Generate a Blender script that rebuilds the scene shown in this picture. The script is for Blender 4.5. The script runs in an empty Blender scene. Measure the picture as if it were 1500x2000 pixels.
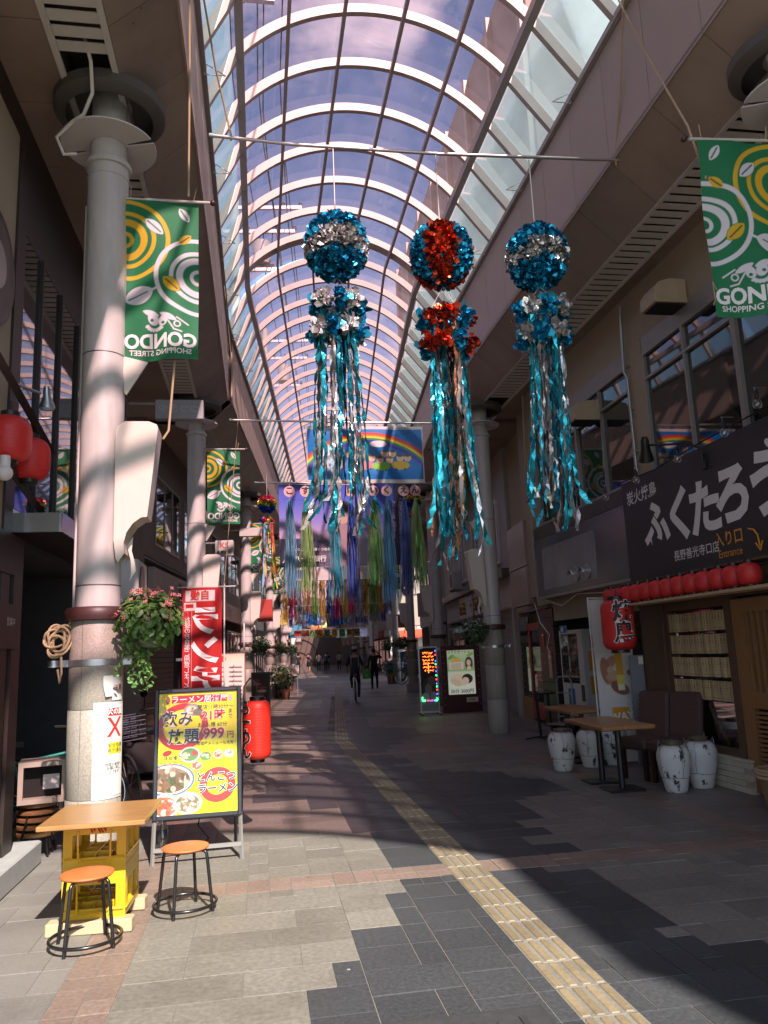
import bpy, math, random
import numpy as np
from mathutils import Matrix, Vector, noise as mnoise
R = math.radians
random.seed(7)
scene = bpy.context.scene
COL = scene.collection

# ---------------------------------------------------------------- camera
cam_data = bpy.data.cameras.new('camera')
cam = bpy.data.objects.new('camera', cam_data)
COL.objects.link(cam)
scene.camera = cam
cam_data.sensor_fit = 'VERTICAL'
cam_data.sensor_height = 24.0
cam_data.lens = 18.0
cam_data.clip_start = 0.05
cam_data.clip_end = 2000.0
_d = Vector((507 - 750, -(1283 - 1000), -1500)).normalized()     # street direction in camera space
_up = Vector((1, 0.042, 0)).cross(_d).normalized()
if _up.y < 0:
    _up = -_up
_x = _d.cross(_up)
cam.matrix_world = Matrix.Translation((0, 0, 1.58)) @ Matrix((_x, _d, _up)).to_4x4()

# ---------------------------------------------------------------- sky, sun, exposure
SUN_TO = Vector((0.25, -1.05, 1.0)).normalized()
sun_el = math.asin(SUN_TO.z)
world = bpy.data.worlds.new('World')
scene.world = world
world.use_nodes = True
wn, wl = world.node_tree.nodes, world.node_tree.links
wn.clear()
w_out = wn.new('ShaderNodeOutputWorld')
w_bg = wn.new('ShaderNodeBackground')
w_sky = wn.new('ShaderNodeTexSky')
w_sky.sky_type = 'NISHITA'
w_sky.sun_disc = False
w_sky.sun_elevation = sun_el
w_sky.ozone_density = 3.0
w_sky.dust_density = 0.4
w_sky.sun_rotation = math.atan2(SUN_TO.x, SUN_TO.y)
w_tc = wn.new('ShaderNodeTexCoord')
w_map = wn.new('ShaderNodeMapping')
w_map.inputs['Scale'].default_value = (2.4, 2.4, 4.6)
w_map.inputs['Location'].default_value = (3.1, 0.4, 0.2)
w_ns = wn.new('ShaderNodeTexNoise')
w_ns.inputs['Scale'].default_value = 1.5
w_ns.inputs['Detail'].default_value = 9
w_ns.inputs['Roughness'].default_value = 0.56
w_rmp = wn.new('ShaderNodeValToRGB')
w_rmp.color_ramp.elements[0].position = 0.49
w_rmp.color_ramp.elements[1].position = 0.72
w_mix = wn.new('ShaderNodeMix')
w_mix.data_type = 'RGBA'
w_mix.inputs[7].default_value = (6.0, 6.0, 6.3, 1)
wl.new(w_tc.outputs['Generated'], w_map.inputs['Vector'])
wl.new(w_map.outputs[0], w_ns.inputs['Vector'])
wl.new(w_ns.outputs['Fac'], w_rmp.inputs['Fac'])
wl.new(w_rmp.outputs['Color'], w_mix.inputs[0])
wl.new(w_sky.outputs[0], w_mix.inputs[6])
wl.new(w_mix.outputs[2], w_bg.inputs['Color'])
wl.new(w_bg.outputs[0], w_out.inputs['Surface'])
w_bg.inputs['Strength'].default_value = 0.063

sun_data = bpy.data.lights.new('sun', 'SUN')
sun = bpy.data.objects.new('sun', sun_data)
COL.objects.link(sun)
sun_data.energy = 2.5
sun_data.angle = R(0.7)
sun_data.color = (1.0, 0.95, 0.87)
sun.rotation_euler = SUN_TO.to_track_quat('Z', 'Y').to_euler()
sun.location = SUN_TO * 60

scene.view_settings.view_transform = 'Standard'
scene.view_settings.look = 'None'
scene.view_settings.gamma = 1.0
scene.view_settings.use_curve_mapping = False
scene.view_settings.exposure = 2.1
scene.render.engine = 'CYCLES'
scene.cycles.max_bounces = 7
scene.cycles.diffuse_bounces = 4
scene.cycles.glossy_bounces = 3
scene.cycles.transmission_bounces = 4
scene.cycles.transparent_max_bounces = 16
scene.cycles.caustics_reflective = False
scene.cycles.caustics_refractive = False
scene.cycles.use_denoising = True
scene.cycles.sample_clamp_indirect = 6.0

# ---------------------------------------------------------------- street layout
X0, Y1, Y2 = 1.6, 14.6, 46.0
H1, H2 = R(5.52), R(2.6)
_c1 = Vector((X0 + math.sin(H1) * (Y2 - Y1), Y1 + math.cos(H1) * (Y2 - Y1)))

def heading(y):
    return 0.0 if y <= Y1 else (H1 if y <= Y2 else H2)

def S(x, y, z=0.0):
    """street coordinates (lateral, along) to world: the arcade bends twice"""
    h = heading(y)
    if y <= Y1:
        return Vector((x, y, z))
    c, d = (Vector((X0, Y1)), y - Y1) if y <= Y2 else (_c1, y - Y2)
    return Vector((c.x + math.sin(h) * d + math.cos(h) * (x - X0), c.y + math.cos(h) * d - math.sin(h) * (x - X0), z))

# ---------------------------------------------------------------- materials
def srgb(r, g=None, b=None):
    if g is None:
        r, g, b = [int(r[i:i + 2], 16) for i in (1, 3, 5)]
    f = lambda c: (c / 255 / 12.92) if c / 255 <= 0.04045 else ((c / 255 + 0.055) / 1.055) ** 2.4
    return (f(r), f(g), f(b))

MATS = {}
def mat(name, color=(0.5, 0.5, 0.5), rough=0.6, metal=0.0, var=0.12, nscale=6.0, bump=0.0, bscale=40.0,
        spec=0.5, dirt=0.0, rand=0.0, emit=0.0, coat=0.0, stretch=None, subs=0.0, sheen=0.0, pos=False):
    """principled material with procedural colour variation, dirt and fine relief"""
    if name in MATS:
        return MATS[name]
    m = bpy.data.materials.new(name)
    m.use_nodes = True
    n, l = m.node_tree.nodes, m.node_tree.links
    b = n['Principled BSDF']
    b.inputs['Roughness'].default_value = rough
    b.inputs['Metallic'].default_value = metal
    b.inputs['Specular IOR Level'].default_value = spec
    b.inputs['Coat Weight'].default_value = coat
    tc = n.new('ShaderNodeTexCoord')
    mp = n.new('ShaderNodeMapping')
    if stretch:
        mp.inputs['Scale'].default_value = stretch
    if pos:
        gp = n.new('ShaderNodeNewGeometry')
        l.new(gp.outputs['Position'], mp.inputs['Vector'])
    else:
        l.new(tc.outputs['Object'], mp.inputs['Vector'])
    no = n.new('ShaderNodeTexNoise')
    no.inputs['Scale'].default_value = nscale
    no.inputs['Detail'].default_value = 6
    l.new(mp.outputs[0], no.inputs['Vector'])
    mix = n.new('ShaderNodeMix')
    mix.data_type = 'RGBA'
    c = color
    mix.inputs[6].default_value = (c[0] * (1 - var), c[1] * (1 - var), c[2] * (1 - var), 1)
    mix.inputs[7].default_value = (min(1, c[0] * (1 + var)), min(1, c[1] * (1 + var)), min(1, c[2] * (1 + var)), 1)
    l.new(no.outputs['Fac'], mix.inputs[0])
    out = mix.outputs[2]
    if rand:
        oi = n.new('ShaderNodeObjectInfo')
        ge = n.new('ShaderNodeNewGeometry')
        ad = n.new('ShaderNodeMath'); ad.operation = 'ADD'
        fr = n.new('ShaderNodeMath'); fr.operation = 'FRACT'
        l.new(oi.outputs['Random'], ad.inputs[0])
        l.new(ge.outputs['Random Per Island'], ad.inputs[1])
        l.new(ad.outputs[0], fr.inputs[0])
        hs = n.new('ShaderNodeHueSaturation')
        mr = n.new('ShaderNodeMapRange')
        mr.inputs['To Min'].default_value = 1 - rand
        mr.inputs['To Max'].default_value = 1 + rand
        l.new(fr.outputs[0], mr.inputs['Value'])
        l.new(mr.outputs[0], hs.inputs['Value'])
        l.new(out, hs.inputs['Color'])
        out = hs.outputs[0]
    if dirt:
        n2 = n.new('ShaderNodeTexNoise')
        n2.inputs['Scale'].default_value = 1.6 if pos else nscale * 0.35
        n2.inputs['Detail'].default_value = 8
        n2.inputs['Roughness'].default_value = 0.7
        l.new(mp.outputs[0], n2.inputs['Vector'])
        rp = n.new('ShaderNodeValToRGB')
        rp.color_ramp.elements[0].position = 0.5
        rp.color_ramp.elements[1].position = 0.75
        rp.color_ramp.elements[1].color = (dirt, dirt, dirt, 1)
        l.new(n2.outputs['Fac'], rp.inputs['Fac'])
        m2 = n.new('ShaderNodeMix')
        m2.data_type = 'RGBA'
        m2.inputs[7].default_value = (c[0] * 0.35 + 0.02, c[1] * 0.33 + 0.016, c[2] * 0.3 + 0.012, 1)
        l.new(rp.outputs['Color'], m2.inputs[0])
        l.new(out, m2.inputs[6])
        out = m2.outputs[2]
    if pos:
        # broad worn tracks and small dried spots over the joints
        n4 = n.new('ShaderNodeTexNoise')
        n4.inputs['Scale'].default_value = 0.55
        n4.inputs['Detail'].default_value = 5
        l.new(mp.outputs[0], n4.inputs['Vector'])
        m4 = n.new('ShaderNodeMapRange')
        m4.inputs['From Min'].default_value = 0.3
        m4.inputs['From Max'].default_value = 0.7
        m4.inputs['To Min'].default_value = 0.80
        m4.inputs['To Max'].default_value = 1.18
        l.new(n4.outputs['Fac'], m4.inputs['Value'])
        h4 = n.new('ShaderNodeHueSaturation')
        l.new(m4.outputs[0], h4.inputs['Value'])
        l.new(out, h4.inputs['Color'])
        vo = n.new('ShaderNodeTexVoronoi')
        vo.inputs['Scale'].default_value = 2.6
        l.new(mp.outputs[0], vo.inputs['Vector'])
        lt = n.new('ShaderNodeMath'); lt.operation = 'LESS_THAN'
        lt.inputs[1].default_value = 0.03
        l.new(vo.outputs['Distance'], lt.inputs[0])
        sp_ = n.new('ShaderNodeMix'); sp_.data_type = 'RGBA'
        sp_.inputs[7].default_value = (0.34, 0.33, 0.31, 1) if c[0] < 0.1 else (0.09, 0.085, 0.08, 1)
        l.new(lt.outputs[0], sp_.inputs[0])
        l.new(h4.outputs[0], sp_.inputs[6])
        out = sp_.outputs[2]
    l.new(out, b.inputs['Base Color'])
    if emit:
        l.new(out, b.inputs['Emission Color'])
        b.inputs['Emission Strength'].default_value = emit
    if subs:
        b.inputs['Subsurface Weight'].default_value = subs
        b.inputs['Subsurface Radius'].default_value = (0.05, 0.02, 0.01)
    if bump:
        n3 = n.new('ShaderNodeTexNoise')
        n3.inputs['Scale'].default_value = bscale
        n3.inputs['Detail'].default_value = 4
        l.new(mp.outputs[0], n3.inputs['Vector'])
        bp = n.new('ShaderNodeBump')
        bp.inputs['Strength'].default_value = bump
        bp.inputs['Distance'].default_value = 0.02
        l.new(n3.outputs['Fac'], bp.inputs['Height'])
        l.new(bp.outputs[0], b.inputs['Normal'])
    MATS[name] = m
    return m

def glass_mat(name, tint=(.5, .5, .5), gloss=0.06, rough=0.02, haze=0.0, haze_col=(0.8, 0.8, 0.8), dirt=0.0):
    """pane: tinted see-through sheet with mirror reflection and an optional milky share"""
    if name in MATS:
        return MATS[name]
    m = bpy.data.materials.new(name)
    m.use_nodes = True
    n, l = m.node_tree.nodes, m.node_tree.links
    n.clear()
    o = n.new('ShaderNodeOutputMaterial')
    t = n.new('ShaderNodeBsdfTransparent')
    t.inputs['Color'].default_value = (*tint, 1)
    g = n.new('ShaderNodeBsdfGlossy')
    g.inputs['Roughness'].default_value = rough
    g.inputs['Color'].default_value = (0.9, 0.9, 0.9, 1)
    lw = n.new('ShaderNodeLayerWeight')
    lw.inputs['Blend'].default_value = 0.25
    mr = n.new('ShaderNodeMapRange')
    mr.inputs['To Min'].default_value = gloss
    mr.inputs['To Max'].default_value = min(1, gloss + 0.55)
    l.new(lw.outputs['Fresnel'], mr.inputs['Value'])
    mx = n.new('ShaderNodeMixShader')
    src = t
    if haze:
        df = n.new('ShaderNodeBsdfTranslucent')
        df.inputs['Color'].default_value = (*haze_col, 1)
        mh = n.new('ShaderNodeMixShader')
        mh.inputs[0].default_value = haze
        if dirt:
            tc = n.new('ShaderNodeTexCoord')
            no = n.new('ShaderNodeTexNoise')
            no.inputs['Scale'].default_value = 2.5
            no.inputs['Detail'].default_value = 7
            l.new(tc.outputs['Object'], no.inputs['Vector'])
            m2 = n.new('ShaderNodeMapRange')
            m2.inputs['From Min'].default_value = 0.35
            m2.inputs['From Max'].default_value = 0.75
            m2.inputs['To Min'].default_value = haze
            m2.inputs['To Max'].default_value = min(1, haze + dirt)
            l.new(no.outputs['Fac'], m2.inputs['Value'])
            l.new(m2.outputs[0], mh.inputs[0])
        l.new(t.outputs[0], mh.inputs[1])
        l.new(df.outputs[0], mh.inputs[2])
        src = mh
    l.new(mr.outputs[0], mx.inputs[0])
    l.new(src.outputs[0], mx.inputs[1])
    l.new(g.outputs[0], mx.inputs[2])
    l.new(mx.outputs[0], o.inputs['Surface'])
    MATS[name] = m
    return m

def print_mat(name, rough=0.6, trans=0.0, emit=0.0, gain=1.0):
    """flat print: colour stored on the mesh as ink"""
    if name in MATS:
        return MATS[name]
    m = bpy.data.materials.new(name)
    m.use_nodes = True
    n, l = m.node_tree.nodes, m.node_tree.links
    b = n['Principled BSDF']
    b.inputs['Roughness'].default_value = rough
    at = n.new('ShaderNodeAttribute')
    at.attribute_name = 'ink'
    l.new(at.outputs['Color'], b.inputs['Base Color'])
    if emit:
        l.new(at.outputs['Color'], b.inputs['Emission Color'])
        b.inputs['Emission Strength'].default_value = emit
    if trans:
        tr = n.new('ShaderNodeBsdfTranslucent')
        l.new(at.outputs['Color'], tr.inputs['Color'])
        mx = n.new('ShaderNodeMixShader')
        mx.inputs[0].default_value = trans
        o = n['Material Output']
        l.new(b.outputs[0], mx.inputs[1])
        l.new(tr.outputs[0], mx.inputs[2])
        l.new(mx.outputs[0], o.inputs['Surface'])
    MATS[name] = m
    return m

# ---------------------------------------------------------------- geometry helpers
class MB:
    def __init__(s):
        s.v, s.f, s.m = [], [], []
    def add(s, vs, fs, mi=0, M=None):
        o = len(s.v)
        if M is not None:
            vs = [tuple(M @ Vector(p)) for p in vs]
        s.v += [tuple(p) for p in vs]
        s.f += [tuple(i + o for i in f) for f in fs]
        s.m += [mi] * len(fs)
        return s
    def box(s, c, d, mi=0, M=None, rz=0.0):
        x, y, z = d[0] / 2, d[1] / 2, d[2] / 2
        vs = [(-x, -y, -z), (x, -y, -z), (x, y, -z), (-x, y, -z), (-x, -y, z), (x, -y, z), (x, y, z), (-x, y, z)]
        T = Matrix.Translation(c) @ Matrix.Rotation(rz, 4, 'Z')
        if M is not None:
            T = M @ T
        return s.add(vs, [(3, 2, 1, 0), (4, 5, 6, 7), (0, 1, 5, 4), (1, 2, 6, 5), (2, 3, 7, 6), (3, 0, 4, 7)], mi, T)
    def bx(s, x0, x1, y0, y1, z0, z1, mi=0, M=None):
        return s.box(((x0 + x1) / 2, (y0 + y1) / 2, (z0 + z1) / 2), (abs(x1 - x0), abs(y1 - y0), abs(z1 - z0)), mi, M)
    def bevbox(s, c, d, b=0.01, mi=0, M=None):
        """box with chamfered vertical and top edges"""
        x, y, z = d[0] / 2, d[1] / 2, d[2] / 2
        def ring(k, zz):
            return [(-x + k, -y, zz), (x - k, -y, zz), (x, -y + k, zz), (x, y - k, zz), (x - k, y, zz), (-x + k, y, zz), (-x, y - k, zz), (-x, -y + k, zz)]
        def inner(k, zz):
            return [(px * (x - k) / x, py * (y - k) / y, zz) for px, py, _ in ring(b, 0)]
        rings = [inner(b, -z), ring(b, -z + b), ring(b, z - b), inner(b, z)]
        vs = [p for r in rings for p in r]
        fs = [tuple(range(7, -1, -1)), tuple(range(24, 32))]
        for k in range(3):
            for i in range(8):
                j = (i + 1) % 8
                fs.append((k * 8 + i, k * 8 + j, k * 8 + 8 + j, k * 8 + 8 + i))
        T = Matrix.Translation(c)
        return s.add(vs, fs, mi, (M @ T) if M is not None else T)
    def tube(s, pts, r, n=8, mi=0, closed=False, M=None, cap=True):
        pts = [Vector(p) for p in pts]
        k = len(pts)
        rs = r if isinstance(r, (list, tuple)) else [r] * k
        vs, fs = [], []
        prev = None
        for i, p in enumerate(pts):
            if closed:
                t = pts[(i + 1) % k] - pts[i - 1]
            else:
                t = pts[min(i + 1, k - 1)] - pts[max(i - 1, 0)]
            t = t.normalized() if t.length > 1e-9 else Vector((0, 0, 1))
            if prev is None:
                a = Vector((0, 0, 1)) if abs(t.z) < 0.9 else Vector((1, 0, 0))
                u = t.cross(a).normalized()
            else:
                u = prev - t * prev.dot(t)
                u = u.normalized() if u.length > 1e-6 else t.orthogonal().normalized()
            prev = u
            w = t.cross(u)
            for j in range(n):
                a = 2 * math.pi * j / n
                vs.append(p + (u * math.cos(a) + w * math.sin(a)) * rs[i])
        for i in range(k if closed else k - 1):
            i2 = (i + 1) % k
            for j in range(n):
                j2 = (j + 1) % n
                fs.append((i * n + j, i * n + j2, i2 * n + j2, i2 * n + j))
        if cap and not closed:
            fs.append(tuple(range(n - 1, -1, -1)))
            fs.append(tuple(range((k - 1) * n, k * n)))
        return s.add(vs, fs, mi, M)
    def lathe(s, prof, n=24, mi=0, M=None, cap=True, sx=1.0, sy=1.0):
        vs, fs = [], []
        for r, z in prof:
            for j in range(n):
                a = 2 * math.pi * j / n
                vs.append((r * math.cos(a) * sx, r * math.sin(a) * sy, z))
        for i in range(len(prof) - 1):
            for j in range(n):
                j2 = (j + 1) % n
                fs.append((i * n + j, i * n + j2, (i + 1) * n + j2, (i + 1) * n + j))
        if cap:
            fs.append(tuple(range(n - 1, -1, -1)))
            k = (len(prof) - 1) * n
            fs.append(tuple(range(k, k + n)))
        return s.add(vs, fs, mi, M)
    def prism(s, poly, d, mi=0, M=None):
        """polygon in the local XY plane extruded by d along z"""
        k = len(poly)
        vs = [(p[0], p[1], 0) for p in poly] + [(p[0], p[1], d) for p in poly]
        fs = [tuple(range(k - 1, -1, -1)), tuple(range(k, 2 * k))]
        for i in range(k):
            j = (i + 1) % k
            fs.append((i, j, k + j, k + i))
        return s.add(vs, fs, mi, M)
    def grid(s, nu, nv, fn, mi=0, M=None):
        vs = [fn(i / (nu - 1), j / (nv - 1)) for j in range(nv) for i in range(nu)]
        fs = [(j * nu + i, j * nu + i + 1, (j + 1) * nu + i + 1, (j + 1) * nu + i) for j in range(nv - 1) for i in range(nu - 1)]
        return s.add(vs, fs, mi, M)
    def ball(s, c, r, n=12, mi=0, M=None, sc=(1, 1, 1)):
        prof = [(max(1e-4, math.sin(math.pi * i / (n // 2))) * r, -math.cos(math.pi * i / (n // 2)) * r) for i in range(n // 2 + 1)]
        T = Matrix.Translation(c) @ Matrix.Diagonal((*sc, 1))
        return s.lathe(prof, n, mi, (M @ T) if M is not None else T, cap=False)
    def mesh(s, name, mats, smooth=0):
        me = bpy.data.meshes.new(name)
        me.from_pydata(s.v, [], s.f)
        for mm in (mats if isinstance(mats, (list, tuple)) else [mats]):
            me.materials.append(mm)
        me.polygons.foreach_set('material_index', s.m)
        if smooth:
            me.shade_smooth()
            me.set_sharp_from_angle(angle=R(smooth))
        me.update()
        return me
    def build(s, name, mats, parent=None, smooth=0, world=False):
        if world and parent is not None:
            p = parent.location
            s.v = [(a - p.x, b - p.y, c - p.z) for a, b, c in s.v]
        return link(name, s.mesh(name, mats, smooth), parent)

def link(name, me, parent=None, M=None):
    o = bpy.data.objects.new(name, me)
    COL.objects.link(o)
    o.parent = parent
    if M is not None:
        o.matrix_local = M
    return o

def thing(name, label, cat, loc=(0, 0, 0), rz=0.0, group=None):
    o = bpy.data.objects.new(name, None)
    COL.objects.link(o)
    o.empty_display_size = 0.1
    o.location = loc
    o.rotation_euler = (0, 0, rz)
    return tag(o, label, cat, group)

def tag(o, label=None, cat=None, group=None, kind=None):
    if label: o['label'] = label
    if cat: o['category'] = cat
    if group: o['group'] = group
    if kind: o['kind'] = kind
    return o

def copy_tree(o, parent=None):
    c = o.copy()
    COL.objects.link(c)
    c.parent = parent
    for ch in [k for k in o.children]:
        copy_tree(ch, c)
    return c

def dup(o, label, loc=None, rz=None):
    c = copy_tree(o)
    c['label'] = label
    if loc is not None: c.location = loc
    if rz is not None: c.rotation_euler = (0, 0, rz)
    return c

def put(o, x, y, z=0.0, rz=0.0):
    """stand a thing at street coordinates, turned with the street"""
    o.location = S(x, y, z)
    o.rotation_euler = (0, 0, rz - heading(y))
    return o

# planes: a matrix whose local X runs right and local Y runs up on a surface
def face_cam(x, y, z):           # surface facing the camera (-Y)
    return Matrix.Translation((x, y, z)) @ Matrix.Rotation(R(90), 4, 'X')
def face_left(x, y, z):          # surface on the right side of the street facing -X (text runs toward the camera)
    return Matrix.Translation((x, y, z)) @ Matrix.Rotation(R(-90), 4, 'Z') @ Matrix.Rotation(R(90), 4, 'X')
def face_right(x, y, z):         # surface on the left side facing +X
    return Matrix.Translation((x, y, z)) @ Matrix.Rotation(R(90), 4, 'Z') @ Matrix.Rotation(R(90), 4, 'X')

def text_mb(body, size, bold=0.0, align='CENTER', spacing=1.0, vertical=False, line=1.0, shear=0.0, ext=0.0):
    cu = bpy.data.curves.new('t', 'FONT')
    cu.body = '\n'.join(body) if vertical else body
    cu.size = size
    cu.align_x = align
    cu.align_y = 'CENTER'
    cu.offset = bold * size
    cu.space_character = spacing
    cu.space_line = line
    cu.shear = shear
    cu.extrude = ext
    cu.resolution_u = 3
    ob = bpy.data.objects.new('t', cu)
    COL.objects.link(ob)
    dg = bpy.context.evaluated_depsgraph_get()
    me = bpy.data.meshes.new_from_object(ob.evaluated_get(dg))
    mb = MB()
    mb.v = [tuple(v.co) for v in me.vertices]
    mb.f = [tuple(p.vertices) for p in me.polygons]
    mb.m = [0] * len(mb.f)
    bpy.data.objects.remove(ob)
    bpy.data.curves.remove(cu)
    bpy.data.meshes.remove(me)
    return mb

def text(body, size, m, parent, M, name='lettering', mirror=False, curve=None, **kw):
    mb = text_mb(body, size, **kw)
    if mirror:
        mb.v = [(-a, b, c) for a, b, c in mb.v]
    if curve:
        mb.v = [curve(*p) for p in mb.v]
    else:
        mb.v = [tuple(M @ Vector(p)) for p in mb.v]
    return mb.build(name, m, parent)

class Canvas:
    """flat print painted in metres on a grid, then stored as ink on a mesh"""
    def __init__(s, w, h, ppm, bg):
        s.w, s.h = w, h
        s.nx, s.ny = max(2, int(w * ppm)), max(2, int(h * ppm))
        s.X, s.Y = np.meshgrid((np.arange(s.nx)) / (s.nx - 1) * w, (np.arange(s.ny)) / (s.ny - 1) * h)
        s.px = w / s.nx
        s.a = np.empty((s.ny, s.nx, 3))
        s.a[:] = srgb(bg)
    def mask(s, d, col, al=1.0):
        k = (np.clip(0.5 - d / s.px, 0, 1) * al)[..., None]
        s.a = s.a * (1 - k) + np.array(srgb(col)) * k
        return s
    def ell(s, cx, cy, rx, ry, col, rot=0, al=1.0):
        c, q = math.cos(rot), math.sin(rot)
        u, v = (s.X - cx) * c + (s.Y - cy) * q, -(s.X - cx) * q + (s.Y - cy) * c
        return s.mask((np.sqrt((u / rx) ** 2 + (v / ry) ** 2) - 1) * min(rx, ry), col, al)
    def ring(s, cx, cy, r, w, col, wob=0.0):
        dx, dy = s.X - cx, s.Y - cy
        a = np.arctan2(dy, dx)
        return s.mask(np.abs(np.hypot(dx, dy) - r * (1 + wob * np.sin(2 * a + 1))) - w / 2, col)
    def rect(s, x0, x1, y0, y1, col, al=1.0):
        d = np.maximum(np.maximum(x0 - s.X, s.X - x1), np.maximum(y0 - s.Y, s.Y - y1))
        return s.mask(d, col, al)
    def leaf(s, cx, cy, l, w, rot, col, vein=None):
        c, q = math.cos(rot), math.sin(rot)
        u, v = (s.X - cx) * c + (s.Y - cy) * q, -(s.X - cx) * q + (s.Y - cy) * c
        hw = w / 2 * np.clip(1 - (2 * u / l) ** 2, 0, 1) ** 0.8
        d = np.maximum(np.abs(v) - hw, np.abs(u) - l / 2)
        s.mask(d, col)
        if vein:
            s.mask(np.maximum(np.abs(v) - 0.006, np.abs(u) - l / 2.6), vein)
        return s
    def line(s, x0, y0, x1, y1, w, col, al=1.0):
        dx, dy = x1 - x0, y1 - y0
        t = np.clip(((s.X - x0) * dx + (s.Y - y0) * dy) / (dx * dx + dy * dy + 1e-12), 0, 1)
        return s.mask(np.hypot(s.X - x0 - t * dx, s.Y - y0 - t * dy) - w / 2, col, al)
    def vgrad(s, stops, x0=0, x1=9):
        ys = [p[0] for p in stops]
        cs = np.array([srgb(p[1]) for p in stops])
        g = np.stack([np.interp(s.Y, ys, cs[:, i]) for i in range(3)], -1)
        k = ((s.X >= x0) & (s.X <= x1))[..., None]
        s.a = np.where(k, g, s.a)
        return s
    def noise(s, amt, seed=1):
        r = np.random.RandomState(seed)
        s.a = np.clip(s.a * (1 + amt * (r.rand(s.ny, s.nx, 1) - 0.5)), 0, 1)
        return s
    def build(s, name, m, parent, M=None, bend=None, mirror=False):
        X = s.X - s.w / 2
        Y = s.Y
        if mirror:
            X = -X
        Z = bend(X, Y) if bend else np.zeros_like(X)
        co = np.stack([X, Y, Z], -1).reshape(-1, 3)
        n, k = s.nx, s.ny
        i = (np.arange(k - 1)[:, None] * n + np.arange(n - 1)[None, :]).reshape(-1)
        q = np.stack([i, i + 1, i + n + 1, i + n], -1)
        if mirror:
            q = q[:, ::-1]
        me = bpy.data.meshes.new(name)
        me.vertices.add(len(co))
        me.vertices.foreach_set('co', co.astype(np.float32).reshape(-1))
        me.loops.add(q.size)
        me.loops.foreach_set('vertex_index', q.astype(np.int32).reshape(-1))
        me.polygons.add(len(q))
        me.polygons.foreach_set('loop_start', np.arange(0, q.size, 4, dtype=np.int32))
        at = me.attributes.new('ink', 'FLOAT_COLOR', 'POINT')
        rgba = np.ones((n * k, 4), np.float32)
        rgba[:, :3] = s.a.reshape(-1, 3)
        at.data.foreach_set('color', rgba.reshape(-1))
        me.update(calc_edges=True)
        me.validate()
        me.materials.append(m)
        me.shade_smooth()
        return link(name, me, parent, M)
# ================================================================ palette
M_light = mat('stone_light', (0.19, 0.170, 0.143), 0.55, var=0.5, nscale=34, bump=0.10, bscale=120, rand=0.13, dirt=0.5, pos=True)
M_dark = mat('stone_dark', (0.056, 0.057, 0.060), 0.5, var=0.6, nscale=42, bump=0.10, bscale=120, rand=0.15, dirt=0.3, pos=True)
M_pink = mat('stone_pink', (0.235, 0.165, 0.135), 0.5, var=0.5, nscale=40, bump=0.10, bscale=120, rand=0.12, dirt=0.45, pos=True)
M_shop = mat('stone_shop', (0.20, 0.178, 0.16), 0.55, var=0.25, nscale=50, bump=0.08, bscale=160, rand=0.10, dirt=0.45, pos=True)
M_grout = mat('grout', (0.175, 0.16, 0.138), 0.9, var=0.25, nscale=9, bump=0.2, bscale=60, dirt=0.3)
M_tact = mat('tactile_tile', (0.215, 0.195, 0.165), 0.7, var=0.3, nscale=40, dirt=0.5, rand=0.12, pos=True)
M_tbar = mat('tactile_bar', (0.25, 0.19, 0.115), 0.55, var=0.35, nscale=45, dirt=0.7, rand=0.15, pos=True)
M_soffit = mat('soffit_panel', (0.33, 0.25, 0.195), 0.55, var=0.10, nscale=2, dirt=0.35, rand=0.07, pos=True)
M_fascia = mat('fascia_panel', (0.40, 0.31, 0.25), 0.45, var=0.05, nscale=3, dirt=0.1, rand=0.04)
M_white = mat('white_paint', (0.66, 0.63, 0.6), 0.45, var=0.06, nscale=4, dirt=0.15)
M_rib = mat('rib_paint', (0.50, 0.40, 0.355), 0.42, var=0.07, nscale=8, dirt=0.2)
M_purlin = mat('purlin_paint', (0.42, 0.37, 0.35), 0.5, var=0.1, nscale=10)
M_slat = mat('louvre_white', (0.74, 0.70, 0.64), 0.5, var=0.1, nscale=6, dirt=0.25)
M_granite = mat('granite', (0.32, 0.28, 0.24), 0.5, var=0.6, nscale=90, bump=0.04, bscale=200, dirt=0.1)
M_maroon = mat('maroon_collar', (0.06, 0.022, 0.022), 0.45, var=0.2, nscale=14)
M_steel = mat('column_paint', (0.54, 0.515, 0.49), 0.42, var=0.08, nscale=5, dirt=0.4, bump=0.03, bscale=30, stretch=(3, 3, 0.6))
M_ring = mat('dark_ring', (0.16, 0.15, 0.14), 0.4, metal=0.6)
M_zinc = mat('zinc', (0.45, 0.46, 0.47), 0.38, metal=0.85, var=0.15, nscale=30, bump=0.03)
M_mesh = mat('rusty_mesh', (0.10, 0.088, 0.075), 0.8, var=0.3, nscale=90, bump=0.3, bscale=180)
M_black = mat('black_paint', (0.012, 0.012, 0.013), 0.4, var=0.2)
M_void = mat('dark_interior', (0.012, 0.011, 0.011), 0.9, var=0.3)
M_rope = mat('rope', (0.42, 0.32, 0.19), 0.85, var=0.25, nscale=120, bump=0.2, bscale=300)
M_cream = mat('lamp_cream', (0.66, 0.61, 0.53), 0.4, var=0.05, nscale=3, dirt=0.1)
M_pole = mat('pole_metal', (0.55, 0.5, 0.48), 0.3, metal=0.7, var=0.1, nscale=20)
M_glasspink = glass_mat('roof_tint', (0.77, 0.54, 0.575), gloss=0.05, rough=0.03, haze=0.015, haze_col=(0.7, 0.5, 0.5), dirt=0.05)
M_glassblue = glass_mat('side_wired_glass', (0.50, 0.58, 0.60), gloss=0.05, rough=0.08, haze=0.5, haze_col=(0.42, 0.52, 0.54), dirt=0.2)
M_pane = mat('window_pane', (0.018, 0.02, 0.021), 0.03, spec=0.9, var=0.1, coat=0.6)
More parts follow.
